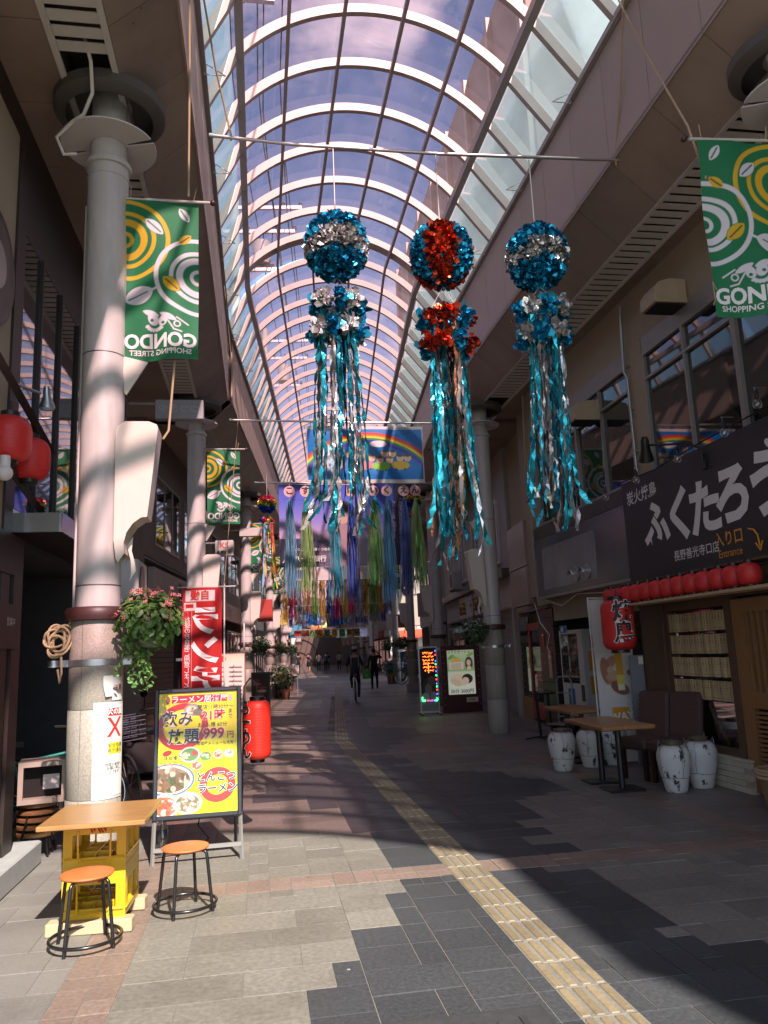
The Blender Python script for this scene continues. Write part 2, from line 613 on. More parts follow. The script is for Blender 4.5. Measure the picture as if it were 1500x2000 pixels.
M_txtw = mat('print_white', (0.75, 0.73, 0.72), 0.6, var=0.05)
M_txtk = mat('print_black', (0.012, 0.012, 0.014), 0.6, var=0.1)
M_txtr = mat('print_red', (0.5, 0.03, 0.025), 0.6, var=0.1)
M_txto = mat('print_orange', (0.75, 0.32, 0.03), 0.6, var=0.1)
M_alu = mat('aluminium', (0.5, 0.5, 0.5), 0.35, metal=0.6, var=0.08)

# ================================================================ pavement
pav = MB()
ys = [-30, -3, 5, Y1, 30, Y2, 70, 120, 190]
for i in range(len(ys) - 1):
    a, b = ys[i], ys[i + 1]
    w = 7
    q = [S(X0 - w, a, -0.0035), S(X0 + w, a, -0.0035), S(X0 + w, b, -0.0035), S(X0 - w, b, -0.0035)]
    pav.add(q, [(0, 1, 2, 3)])
ground = MB()
ground.add([(-900, -900, -0.03), (900, -900, -0.03), (900, 900, -0.03), (-900, 900, -0.03)], [(0, 1, 2, 3)])
g = ground.build('ground', mat('outer_paving', (0.36, 0.345, 0.32), 0.85, var=0.2, nscale=3, bump=0.1, bscale=30))
tag(g, 'pale paved ground around the arcade', kind='structure')
pavement = pav.build('pavement', M_grout)
tag(pavement, 'stone paved arcade street floor', kind='structure')

def tile_mesh(w, h, b=0.0022, z=0.0):
    mb = MB()
    g_ = 0.0009
    x0, x1, y0, y1 = g_, w - g_, g_, h - g_
    vs = [(x0, y0, -0.012), (x1, y0, -0.012), (x1, y1, -0.012), (x0, y1, -0.012),
          (x0 + b, y0 + b, z), (x1 - b, y0 + b, z), (x1 - b, y1 - b, z), (x0 + b, y1 - b, z)]
    return mb.add(vs, [(4, 5, 6, 7), (0, 1, 5, 4), (1, 2, 6, 5), (2, 3, 7, 6), (3, 0, 4, 7)])

MODL = 0.15
LB = [(2.8, 1.7), (3.87, 1.36), (4.28, .92), (4.93, .6), (5.8, .6), (7.3, .5), (8.13, .8), (8.9, 1.3), (9.2, 1.7)]
RB = [(2.8, 1.7), (3.4, 1.45), (3.95, .82), (4.5, .55), (5.3, .56), (6.5, .66), (7.5, .9), (8.7, 1.9), (9.2, 1.7)]
def dark_at(x, y):
    c = 1.47
    yy = 2.8 + (y - 2.8) % 6.4
    k = int(y / 0.45)
    j = (math.sin(k * 12.9898) * 43758.5453) % 1.0 - 0.5
    if x < c:
        return (c - x) < np.interp(yy, [p[0] for p in LB], [p[1] for p in LB]) + 0.3 * j
    return (x - c) < np.interp(yy, [p[0] for p in RB], [p[1] for p in RB]) + 0.3 * j

def tile_kind(x, y):
    m = (y - 5.75) % 6.6
    if m < 0.225 and -1.06 < x < 4.05:
        return 'pink'
    if -1.06 < x < -0.76 or 3.75 < x < 4.05:
        return 'pink'
    if x < -1.06 or x > 4.05:
        return 'shop'
    return 'dark' if dark_at(x, y) else 'light'
TM = {'dark': M_dark, 'light': M_light, 'pink': M_pink, 'shop': M_shop}
rng = random.Random(11)
gx0, gx1, gy0, gy1 = -2.2, 5.0, 2.85, 14.55
NX, NY = int((gx1 - gx0) / MODL), int((gy1 - gy0) / MODL)
used = np.zeros((NX, NY), bool)
tiles = []
for j in range(NY):
    for i in range(NX):
        if used[i, j]:
            continue
        x, y = gx0 + i * MODL, gy0 + j * MODL
        if 1.335 < x + MODL / 2 < 1.605:
            used[i, j] = True
            continue
        k0 = tile_kind(x + 0.07, y + 0.07)
        opts = [(2, 2)] * 8 + [(2, 1)] + [(1, 2)] + [(1, 1)] + [(4, 2)] * 8 + [(3, 2)] * 2
        if k0 == 'pink':
            opts = [(2, 1)] * 3 + [(1, 2)] * 2
        w, h = rng.choice(opts)
        def fits(w, h):
            if i + w > NX or j + h > NY: return False
            if used[i:i + w, j:j + h].any(): return False
            for a in range(w):
                xa = x + (a + .5) * MODL
                if 1.335 < xa < 1.605: return False
                for b in range(h):
                    if tile_kind(xa, y + (b + .47) * MODL) != k0 and (k0 in ('pink', 'shop') or a > 1 or tile_kind(xa, y + (b + .47) * MODL) in ('pink', 'shop')): return False
            return True
        while not fits(w, h):
            if w > 1 and w >= h: w -= 1
            elif h > 1: h -= 1
            else: break
        used[i:i + w, j:j + h] = True
        tiles.append((x, y, w, h, k0))
def tile_size(t):
    d = math.hypot(t[0] + 0.4, t[1]) + (0 if -1.6 < t[0] < 3.4 else 6)
    return t[2] * t[3] / d ** 3
vis = sorted([t for t in tiles if t[0] < 0.42 * t[1] + 1.0 and t[0] > -0.34 * t[1] - 0.3 and t[1] > 3.0], key=tile_size, reverse=True)
near = set(vis[:300])
tcache, rest = {}, MB()
mi_of = {'light': 0, 'dark': 1, 'pink': 2, 'shop': 3}
for t in tiles:
    x, y, w, h, k = t
    dz = rng.uniform(-0.0015, 0.0012)
    if t in near:
        if (w, h, k) not in tcache:
            tcache[(w, h, k)] = tile_mesh(w * MODL, h * MODL).mesh('paving_tile', TM[k])
        link('paving_tile', tcache[(w, h, k)], pavement, Matrix.Translation((x, y, dz)))
    else:
        tm = tile_mesh(w * MODL, h * MODL)
        rest.add([(a + x, b + y, c + dz) for a, b, c in tm.v], tm.f, mi_of[k])
# beyond the bend: wider courses of the same stones, joined
y = 14.55
while y < 62:
    x = -3.0
    hh = 0.3 if y < 30 else 0.6
    while x < 6.0:
        w = rng.choice([0.3, 0.3, 0.6]) if y < 30 else 0.9
        if 1.3 < x + w / 2 < 1.65:
            x += 0.3 if w < .9 else w
            continue
        k = tile_kind(x + w / 2, y + hh / 2)
        q = [S(x + 0.004, y + 0.004), S(x + w - 0.004, y + 0.004), S(x + w - 0.004, y + hh - 0.004), S(x + 0.004, y + hh - 0.004)]
        rest.add(q, [(0, 1, 2, 3)], mi_of[k])
        x += w
    y += hh
tag(rest.build('paving_field', [M_light, M_dark, M_pink, M_shop], pavement), kind='stuff')
# tactile guide path
tb = MB()
tb.add(tile_mesh(0.27, 0.3, 0.003).v, tile_mesh(0.27, 0.3).f, 0)
for k in range(4):
    cx = 0.27 * (k + 0.5) / 4
    for_ = [(cx - .02, .012), (cx + .02, .012), (cx + .024, .03), (cx + .024, .27), (cx + .02, .288), (cx - .02, .288), (cx - .024, .27), (cx - .024, .03)]
    vs = [(a, b, 0.0) for a, b in for_] + [(cx + (a - cx) * .72, .15 + (b - .15) * .985, 0.005) for a, b in for_]
    fs = [tuple(range(8, 16))] + [(i, (i + 1) % 8, 8 + (i + 1) % 8, 8 + i) for i in range(8)]
    tb.add(vs, fs, 1)
tbm = tb.mesh('tactile_block', [M_tact, M_tbar])
y = 2.85
while y < 43.8:
    p = S(1.335, y, 0.001)
    link('tactile_block', tbm, pavement, Matrix.Translation(p) @ Matrix.Rotation(-heading(y), 4, 'Z'))
    y += 0.302
# utility cover in the paving at the bottom edge
uc = MB()
uc.bx(0.42, 1.22, 3.0, 3.62, -0.01, 0.003)
uc.bx(0.44, 1.20, 3.02, 3.60, -0.01, 0.006, 1)
for k in range(22):
    uc.bx(0.50 + k * 0.018, 0.51 + k * 0.018, 3.50, 3.515, 0, 0.009)
for k in range(8):
    uc.bx(0.98, 0.995, 3.2 + k * 0.04, 3.22 + k * 0.04, 0, 0.009)
uc.bx(0.84, 0.93, 3.40, 3.49, 0, 0.010)
uc.bx(0.86, 0.91, 3.42, 3.47, 0, 0.012, 1)
uc.bx(1.05, 1.15, 3.33, 3.36, 0, 0.010)
uc.bx(1.085, 1.115, 3.25, 3.52, 0, 0.011)
uc.build('utility_cover', [mat('cast_iron_edge', (0.09, 0.09, 0.09), 0.4, metal=0.5, var=0.2), mat('cast_iron', (0.06, 0.06, 0.06), 0.55, metal=0.2, var=0.3, nscale=20, dirt=0.3)], pavement)

# ================================================================ arcade roof
XL, XR, ZS, ZF = -0.57, 3.87, 6.32, 8.10     # canopy edges, louvre height, canopy top
ZE = 6.78                                     # lower edge of the fascia, where the canted soffit starts
XBL, XBR, ZB = -0.15, 3.25, 8.87              # foot of the barrel vault
RV = 2.22
ZC = ZB + 0.79 - RV
XC = (XBL + XBR) / 2
HALF = math.asin(1.70 / RV)
BAY, YR0 = 0.91, -2.46
roof = thing('arcade_roof', 'long glazed barrel vault roof with pale pink ribs over the street', 'roof', (XC, 8, ZF))
def arc_pt(t, r=RV):
    a = -HALF + 2 * HALF * t
    return (XC + r * math.sin(a), ZC + r * math.cos(a))
# rib (shared mesh, local to street axis)
rb = MB()
sec = []
inner = [(XL + 0.02, ZF), (XBL, ZB)] + [arc_pt(i / 28) for i in range(1, 28)] + [(XBR, ZB), (XR - 0.02, ZF)]
def offs(pts, d):
    out = []
    for i, p in enumerate(pts):
        a, b = pts[max(0, i - 1)], pts[min(len(pts) - 1, i + 1)]
        t = Vector((b[0] - a[0], b[1] - a[1])).normalized()
        out.append((p[0] - t.y * d, p[1] + t.x * d))
    return out
outer = offs(inner, 0.125)
W2 = 0.036
vs = []
for (a, b), (c, d) in zip(inner, outer):
    vs += [(a - X0, -W2, b), (a - X0, W2, b), (c - X0, W2, d), (c - X0, -W2, d)]
fs = []
for i in range(len(inner) - 1):
    for k in range(4):
        fs.append((i * 4 + k, i * 4 + (k + 1) % 4, i * 4 + 4 + (k + 1) % 4, i * 4 + 4 + k))
rb.add(vs, fs)
ribm = rb.mesh('rib', M_rib, 40)
panem = []
arcpts = [arc_pt(i / 30, RV + 0.135) for i in range(31)]
cuts = [0, 6, 12, 18, 24, 30]
for k in range(5):
    pm_ = MB()
    seg = arcpts[cuts[k]:cuts[k + 1] + 1]
    vs, fs = [], []
    for a, b in seg:
        vs += [(a - X0, 0.0, b), (a - X0, BAY, b)]
    for i in range(len(seg) - 1):
        fs.append((2 * i, 2 * i + 1, 2 * i + 3, 2 * i + 2))
    pm_.add(vs, fs)
    panem.append(pm_.mesh('roof_pane', M_glasspink, 60))
sidem = []
for (xa, xb) in ((XL - 0.09, XBL - 0.11), (XR + 0.09, XBR + 0.11)):
    q = MB()
    q.add([(xa - X0, 0, ZF + .06), (xa - X0, BAY, ZF + .06), (xb - X0, BAY, ZB + .10), (xb - X0, 0, ZB + .10)], [(0, 1, 2, 3)])
    sidem.append(q.mesh('side_pane', M_glassblue))
nb = 0
yy = YR0
while yy < 112:
    big = abs(yy - 13.92) < 0.3
    Mx = Matrix.Translation(S(X0, yy) - roof.location) @ Matrix.Rotation(-heading(yy), 4, 'Z')
    link('rib', ribm, roof, Mx @ (Matrix.Diagonal((1.0, 3.2, 1.0, 1)) if big else Matrix.Identity(4)))
    if yy < 46 or nb % 4 == 0:
        st = 1.0 if yy < 46 else 4.0
        Mp = Matrix.Translation(S(X0, yy) - roof.location) @ Matrix.Rotation(-heading(yy), 4, 'Z') @ Matrix.Diagonal((1, st, 1, 1))
        for k in range(5):
            link('roof_pane', panem[k], roof, Mp)
        for k in range(2):
            link('side_pane', sidem[k], roof, Mp)
    yy += BAY
    nb += 1
    if yy > 46 and nb % 4 != 0 and nb % 2: yy += BAY; nb += 1
YL = [YR0, 2, 6, 10, Y1 - .15, Y1 + .35, 20, 26, 32, 40, Y2, 60, 112]
def sweep(mb, prof, ys_, mi=0, close=True):
    k = len(prof)
    vs, fs = [], []
    for y_ in ys_:
        for a, b in prof:
            vs.append(S(a, y_, b))
    for i in range(len(ys_) - 1):
        for j in range(k if close else k - 1):
            j2 = (j + 1) % k
            fs.append((i * k + j, i * k + j2, (i + 1) * k + j2, (i + 1) * k + j))
    if close:
        fs += [tuple(range(k)), tuple(range((len(ys_) - 1) * k, len(ys_) * k))]
    return mb.add(vs, fs, mi)
def bar_prof(x, z, w, h):
    return [(x - w / 2, z - h / 2), (x + w / 2, z - h / 2), (x + w / 2, z + h / 2), (x - w / 2, z + h / 2)]
for k in (1, 2, 3, 4):
    a, b = arc_pt(cuts[k] / 30, RV - 0.02)
    mb = MB(); sweep(mb, bar_prof(a, b, 0.045, 0.07), YL)
    mb.build('purlin', M_purlin, roof, world=True)
for a in (XBL, XBR):
    mb = MB(); sweep(mb, bar_prof(a, ZB - 0.0, 0.10, 0.12), YL)
    mb.build('eaves_beam', M_purlin, roof, world=True)
# wire triangles along the foot of the glazing
hk = MB()
for (p, q) in (((0, 0, 0), (0.24, 0, 0.0)), ((0.24, 0, 0), (0.03, 0, 0.13)), ((0.03, 0, 0.13), (0, 0, 0))):
    hk.tube([p, q], 0.006, 5)
hkm = hk.mesh('wire_hook', M_white)
for k in range(16):
    yk = 4.2 + k * 1.82
    for sx in (-1, 1):
        x = XL + 0.03 if sx < 0 else XR - 0.03
        link('wire_hook', hkm, roof, Matrix.Translation(S(x, yk, ZF - 0.02) - roof.location) @ Matrix.Rotation(-heading(yk), 4, 'Z') @ Matrix.Diagonal((-sx, 1, 1, 1)))

# ================================================================ side canopies: fascia, soffit, louvre
YC = [-4.75, 2, 6, 10, Y1 - .15, Y1 + .35, 20, 26, 32, 40, Y2, 60, 112]
COLS_L = [6.2, 14.3, 22.4, 30.5, 38.6]
COLS_R = [5.0, 14.3, 22.4, 30.5, 38.6]
def canopy(side):
    s = -1 if side == 'L' else 1
    xe = XL if s < 0 else XR
    lv = (-1.52, -1.10) if s < 0 else (4.40, 4.87)
    xw = -3.6 if s < 0 else 7.2
    root = thing('side_canopy', 'brown panelled canopy along the %s side with a white louvre strip' % ('ramen shop' if s < 0 else 'yakitori shop'), 'canopy', (xe, 8, ZE))
    deck = MB()
    sweep(deck, [(xe + s * 0.05, ZF - 0.03), (xw, ZF - 0.03), (xw, ZF + 0.03), (xe + s * 0.05, ZF + 0.03)], YC)
    sweep(deck, [(xe + s * 0.06, ZE + 0.03), (xe + s * 0.08, ZE + 0.03), (xe + s * 0.08, ZF - 0.04), (xe + s * 0.06, ZF - 0.04)], YC)
    deck.build('roof_deck', M_soffit, root, world=True)
    well = MB()
    sweep(well, [(lv[0] - 0.02, ZS + 0.32), (lv[1] + 0.02, ZS + 0.32), (lv[1] + 0.02, ZS + 0.36), (lv[0] - 0.02, ZS + 0.36)], YC)
    for q in lv:
        sweep(well, [(q - 0.012, ZS + 0.005), (q + 0.012, ZS + 0.005), (q + 0.012, ZS + 0.32), (q - 0.012, ZS + 0.32)], YC)
    well.build('louvre_well', M_mesh, root, world=True)
    trim = MB()
    for q in lv:
        sweep(trim, bar_prof(q, ZS - 0.006, 0.05, 0.024), YC)
    trim.build('louvre_trim', M_slat, root, world=True)
    edge = MB()
    sweep(edge, bar_prof(xe - s * 0.005, ZF + 0.045, 0.10, 0.07), YC)
    edge.build('eaves_trim', M_purlin, root, world=True)
    # panels
    cache = {}
    a0 = lv[1] + 0.03 if s < 0 else lv[0] - 0.03
    b0, b1 = (-2.6, lv[0] - 0.03) if s < 0 else (lv[1] + 0.03, 5.7)
    yk = -4.72
    while yk < 110:
        ln = 0.91 if yk < 46 else 3.64
        for nm, x0_, x1_, m_ in (('soffit_panel', a0, xe, M_soffit), ('soffit_panel', b0, b1, M_soffit)):
            if (nm, x0_, ln) not in cache:
                q = MB()
                if x0_ == a0:
                    q.prism([(a0 - X0, ZS - .01), (xe - X0, ZE - .01), (xe - X0, ZE + .02), (a0 - X0, ZS + .02)][::-s], ln - 0.008, 0, Matrix.Translation((0, ln - .004, 0)) @ Matrix.Rotation(R(90), 4, 'X'))
                else:
                    q.bx(x0_ - X0, x1_ - X0, 0.004, ln - 0.004, ZS, ZS + 0.02)
                cache[(nm, x0_, ln)] = q.mesh(nm, m_)
            link(nm, cache[(nm, x0_, ln)], root, Matrix.Translation(S(X0, yk) - root.location) @ Matrix.Rotation(-heading(yk), 4, 'Z'))
        if ('f', ln) not in cache:
            q = MB(); q.bx(xe - X0, xe + s * 0.03 - X0, 0.004, ln - 0.004, ZE - 0.03, ZF)
            cache[('f', ln)] = q.mesh('fascia_panel', M_fascia)
        link('fascia_panel', cache[('f', ln)], root, Matrix.Translation(S(X0, yk) - root.location) @ Matrix.Rotation(-heading(yk), 4, 'Z'))
        yk += ln
    sl = MB()
    sl.box(((lv[0] + lv[1]) / 2 - X0, 0, ZS + 0.02), (lv[1] - lv[0] - 0.02, 0.105, 0.008), M=None)
    slm = sl.mesh('louvre_slat', M_slat)
    far = MB()
    yk = 3.0
    while yk < 44:
        if min(abs(yk - c) for c in (COLS_L if s < 0 else COLS_R)) > 0.5:
            T = Matrix.Translation(S(X0, yk)) @ Matrix.Rotation(-heading(yk), 4, 'Z')
            if yk < 30:
                link('louvre_slat', slm, root, Matrix.Translation(-Vector(root.location)) @ T)
            else:
                far.add([tuple(T @ Vector(v)) for v in sl.v], sl.f)
        yk += 0.15
    tag(far.build('far_louvre_slats', M_slat, root, world=True), kind='stuff')
    return root
canopy('L'); canopy('R')

# ================================================================ columns
def make_column(mirror):
    s = -1 if mirror else 1
    c = thing('arcade_column', 'x', 'column', group='columns along the arcade')
    for z0, z1 in ((0, .62), (.623, 1.25), (1.253, 1.90)):
        mb = MB(); mb.lathe([(.192, z0), (.195, z0 + .004), (.195, z1 - .004), (.192, z1)], 40)
        mb.build('granite_drum', M_granite, c, 50)
    mb = MB()
    for a in (-20, 70, 160, 250):
        an = R(a)
        mb.box((.1945 * math.cos(an), .1945 * math.sin(an), .95), (.003, .005, 1.9), rz=an)
    mb.build('joint_line', M_grout, c)
    mb = MB(); mb.lathe([(.2, 1.90), (.232, 1.905), (.24, 1.93), (.24, 1.975), (.22, 2.0), (.17, 2.004)], 40)
    mb.build('collar', M_maroon, c, 40)
    mb = MB(); mb.lathe([(.165, 2.0), (.165, 5.74)], 40); mb.lathe([(.148, 5.7), (.148, 6.42)], 32)
    mb.build('steel_pipe', M_steel, c, 40)
    for z in (2.16, 4.02):
        mb = MB(); mb.lathe([(.1655, z), (.1675, z + .002), (.1675, z + .008), (.1655, z + .01)], 40)
        mb.build('pipe_ring', M_ring, c, 40)
    mb = MB(); mb.lathe([(.165, 5.70), (.186, 5.705), (.19, 5.74), (.178, 5.76), (.148, 5.762)], 40); mb.lathe([(.165, 5.60), (.17, 5.602), (.17, 5.612), (.165, 5.614)], 40)
    mb.build('pipe_lip', M_steel, c, 40)
    mb = MB()
    for k in range(2):
        pts = [(.15, 0)] + [(.39 * math.cos(a), .39 * math.sin(a)) for a in [R(4 + i * 172 / 20 + k * 180) for i in range(21)]]
        inner_ = [(.15 * math.cos(a), .15 * math.sin(a)) for a in [R(4 + i * 172 / 20 + k * 180) for i in range(20, -1, -1)]]
        mb.prism([p for p in pts[1:]] + inner_, .012, 0, Matrix.Translation((0, 0, 5.93)) @ Matrix.Rotation(R(-18), 4, 'Z'))
    mb.build('capital_plate', M_white, c)
    mb = MB()
    mb.lathe([(.36, 6.19), (.42, 6.20), (.46, 6.24), (.46, 6.33)], 36, cap=False)
    mb.lathe([(.46, 6.325), (.18, 6.325)], 36, cap=False)
    mb.build('bird_mesh', M_mesh, c, 40)
    mb = MB(); mb.lathe([(.196, 1.565), (.2, 1.567), (.2, 1.613), (.196, 1.615)], 40)
    mb.box((s * .225, -.02, 1.59), (.07, .02, .05)); mb.box((-s * .24, -.02, 1.59), (.10, .012, .05)); mb.tube([(-s * .30, -.02, 1.565), (-s * .30, -.02, 1.615)], .045, 14)
    mb.build('strap', M_zinc, c, 40)
    mb = MB(); mb.prism([(s * .15, 4.03), (s * .35, 3.98), (s * .185, 3.70), (s * .17, 3.72)][::s], .02, 0, Matrix.Translation((0, -.02, 0)) @ Matrix.Rotation(R(90), 4, 'X'))
    mb.build('bracket_fin', M_cream, c)
    mb = MB(); mb.box((s * .18, -.03, 2.9), (.06, .05, .42))
    mb.build('mount_plate', M_cream, c)
    return c

col_labels_L = [(6.2, 'granite footed white column behind the wooden crate table'), (14.3, 'white steel column behind the red lunch banner'),
                (22.4, 'pink lit column just beyond the red paper lantern by the yellow menu board'), (30.5, 'pink lit column behind the terracotta flower pot'),
                (38.6, 'slim pale column beyond the terracotta flower pot, left row'), (54.8, 'distant left row column beside the far walkers'), (62.9, 'farthest small column in the left row')]
col_labels_R = [(5.0, 'column at the right edge whose round top plate shows beside the green banner'), (14.3, 'granite footed column beside the maroon massage poster case'), (22.4, 'column right behind the lit message board'),
                (30.5, 'right row column standing on a square stone plinth'), (38.6, 'right row column with a parked bicycle at its foot'),
                (54.8, 'right row column just beyond the parked blue car'), (62.9, 'farthest small column in the right row')]
colL = make_column(False)
colR = make_column(True)
for i, (y_, lb) in enumerate(col_labels_L):
    c = colL if i == 0 else copy_tree(colL)
    c['label'] = lb
    put(c, -1.22 if y_ < 7 else -1.12, y_)
for i, (y_, lb) in enumerate(col_labels_R):
    c = colR if i == 0 else copy_tree(colR)
    c['label'] = lb
    put(c, 4.40, y_)
    if y_ == 30.5:
        mb = MB(); mb.bevbox((0, 0, .17), (.52, .52, .34), .015)
        mb.build('plinth', M_granite, c)
# white curved lamp shields on the columns
def lamp_shield(mirror):
    s = -1 if mirror else 1
    t = thing('column_lamp', 'x', 'lamp', group='white lamp shields on the columns')
    P_ = [(.13, 3.36), (.145, 3.41), (.20, 3.445), (.38, 3.445), (.44, 3.42), (.45, 3.39), (.435, 3.25), (.415, 3.05), (.395, 2.85), (.375, 2.68), (.33, 2.675), (.27, 2.63), (.225, 2.56), (.205, 2.48), (.21, 2.40), (.165, 2.33), (.15, 2.36), (.13, 2.5)]
    pl = [(s * a, b) for a, b in P_][::s]
    for nm, y_ in (('front_shield', -.14), ('back_shield', .10)):
        mb = MB(); mb.prism(pl, .012, 0, Matrix.Translation((0, y_, 0)) @ Matrix.Rotation(R(90), 4, 'X'))
        o = mb.build(nm, M_cream, t)
    rim = MB()
    seq = P_[3:15]
    for (a, b), (c_, d) in zip(seq[:-1], seq[1:]):
        rim.add([(s * a, -.14, b), (s * c_, -.14, d), (s * c_, .09, d), (s * a, .09, b)], [(0, 1, 2, 3)])
    tail = [(.205, 2.48), (.235, 2.36), (.24, 2.26), (.225, 2.2), (.275, 2.28), (.262, 2.36), (.24, 2.44), (.25, 2.55)]
    rim.prism([(s * a, b) for a, b in tail][::s], .012, 0, Matrix.Translation((0, .02, 0)) @ Matrix.Rotation(R(90), 4, 'X'))
    rim.build('edge_strip', M_cream, t, 30)
    mb = MB(); mb.box((s * .155, -.02, 2.9), (.06, .06, .3))
    mb.build('arm', M_cream, t)
    return t
lampL, lampR = lamp_shield(False), lamp_shield(True)
lamp_lab = {('L', 6.2): 'large white curved lamp shield on the nearest column', ('L', 14.3): 'white lamp shield right above the red lunch banner',
            ('L', 22.4): 'pink lit lamp shield on the column left of the rainbow streamers', ('L', 30.5): 'small lamp shield on the fourth column of the left row',
            ('L', 38.6): 'tiny lamp shield on the fifth column of the left row',
            ('R', 14.3): 'white lamp shield on the column beside the massage poster case', ('R', 22.4): 'lamp shield on the column behind the lit message board',
            ('R', 30.5): 'lamp shield on the plinth mounted right row column', ('R', 38.6): 'tiny lamp shield on the column with the parked bicycle'}
fl = {'L': 0, 'R': 0}
for (sd, y_), lb in lamp_lab.items():
    src = lampL if sd == 'L' else lampR
    o = src if not fl[sd] else copy_tree(src)
    fl[sd] = 1
    o['label'] = lb
    put(o, (-1.22 if y_ < 7 else -1.12) if sd == 'L' else 4.40, y_)
# ================================================================ yakitori building on the right
M_beige = mat('beige_render', (0.36, 0.29, 0.205), 0.75, var=0.08, nscale=4, bump=0.06, bscale=60, dirt=0.2)
M_frame = mat('window_frame', (0.30, 0.28, 0.26), 0.45, metal=0.3, var=0.1)
M_signk = mat('sign_charcoal', (0.030, 0.028, 0.032), 0.5, var=0.12, nscale=3)
M_brownsteel = mat('steel_sign', (0.13, 0.13, 0.135), 0.18, metal=0.15, var=0.2, nscale=2, bump=0.02, bscale=6)
M_wood = mat('dark_wood', (0.095, 0.055, 0.033), 0.6, var=0.35, nscale=9, stretch=(14, 14, 1.2), bump=0.1, bscale=20)
M_wood2 = mat('honey_wood', (0.25, 0.125, 0.05), 0.5, var=0.3, nscale=8, stretch=(12, 12, 1.2), bump=0.05, bscale=20)
M_lath = mat('pale_lath', (0.45, 0.33, 0.2), 0.6, var=0.25, nscale=12, rand=0.1)
M_brickw = mat('cream_brick', (0.50, 0.46, 0.36), 0.7, var=0.1, nscale=12, rand=0.08)
M_tag = mat('plaque_wood', (0.50, 0.39, 0.22), 0.6, var=0.2, nscale=20, rand=0.28)
M_redl = mat('lantern_red', (0.55, 0.022, 0.022), 0.5, var=0.14, nscale=10, bump=0.05, bscale=60, subs=0.0)
M_redl2 = mat('lantern_scarlet', (0.72, 0.035, 0.018), 0.45, var=0.1, nscale=10, bump=0.04, bscale=60)
M_darktile = mat('dark_wall_tile', (0.042, 0.034, 0.03), 0.4, var=0.25, nscale=20, rand=0.3)
M_bulb = glass_mat('bulb_glass', (0.9, 0.88, 0.84), gloss=0.12)

XW = 5.10
yb = thing('yakitori_building', 'beige two storey yakitori building with tall upper windows on the right', 'building', (XW, 9, 0))
def pbx(parent, name, m, *bxs, smooth=0):
    mb = MB()
    for b in bxs:
        mb.bx(*b)
    return mb.build(name, m, parent, smooth, world=True)
# upper wall pieces round the windows
pbx(yb, 'upper_wall', M_beige, (XW, XW + .25, 3.0, 13.4, 5.56, 6.42), (XW - .03, XW + .25, 9.02, 9.46, 3.5, 5.56), (XW, XW + .25, 3.0, 13.4, 3.42, 3.68),
    (XW + .02, XW + .25, 13.2, 13.75, 2.3, 6.42), (XW + .18, XW + .25, 3.0, 13.4, 2.0, 3.45))
pbx(yb, 'lintel_board', M_frame, (XW - .02, XW, 3.0, 9.02, 5.34, 5.56), (XW - .02, XW, 9.46, 13.2, 5.34, 5.56))
def window(parent, x, y0, y1, z0, z1, cols, transom=None, face=-1):
    w = MB()
    fr = 0.035
    ys_ = [y0 + (y1 - y0) * k / cols for k in range(cols + 1)]
    for q in ys_:
        w.bx(x - .03, x + .05, q - fr / 2, q + fr / 2, z0, z1)
    for q in [z0, z1] + ([transom] if transom else []):
        w.bx(x - .034, x + .046, y0 - fr / 2 - .002, y1 + fr / 2 + .002, q - fr / 2, q + fr / 2)
    f = w.build('window', M_frame, parent, world=True)
    for a, b in zip(ys_[:-1], ys_[1:]):
        for c, d in ([(z0, transom), (transom, z1)] if transom else [(z0, z1)]):
            p = MB()
            t = random.uniform(-.006, .006)
            p.add([(x + .01 + t, a, c), (x + .01 - t, b, c), (x + .012 - t, b, d), (x + .012 + t, a, d)], [(0, 1, 2, 3)])
            p.v = [(A - parent.location.x, B - parent.location.y, C - parent.location.z) for A, B, C in p.v]
            p.build('pane', M_pane, f)
    return f
for y0, y1, n in ((7.10, 9.0, 2), (5.2, 7.06, 2)):
    window(yb, XW, y0, y1, 3.70, 5.32, n, 4.98)
for y0, y1, n in ((9.48, 11.3, 2), (11.34, 13.16, 2)):
    window(yb, XW, y0, y1, 3.72, 5.32, n, 4.98)
# ground floor shell behind the frontage
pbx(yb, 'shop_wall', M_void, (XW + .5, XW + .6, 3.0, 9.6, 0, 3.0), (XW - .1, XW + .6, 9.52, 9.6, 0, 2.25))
tw = MB()
for k in range(13):
    for j in range(26):
        z = 0.02 + k * .175
        y = 9.62 + (j + (.5 if k % 2 else 0)) * .215
        if y < 15.0:
            tw.bx(6.40, 6.42, y, y + .205, z, z + .165)
tag(tw.build('wall_tiles', M_darktile, yb, world=True), kind='stuff')
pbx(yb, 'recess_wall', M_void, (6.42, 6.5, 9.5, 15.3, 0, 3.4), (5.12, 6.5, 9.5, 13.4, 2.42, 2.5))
pbx(yb, 'rear_block', M_beige, (5.75, 9.5, -3.0, 9.5, 0, 8.2), (6.55, 9.5, 9.5, 15.0, 0, 8.2), (5.38, 6.6, 9.62, 14.9, 2.52, 8.2))
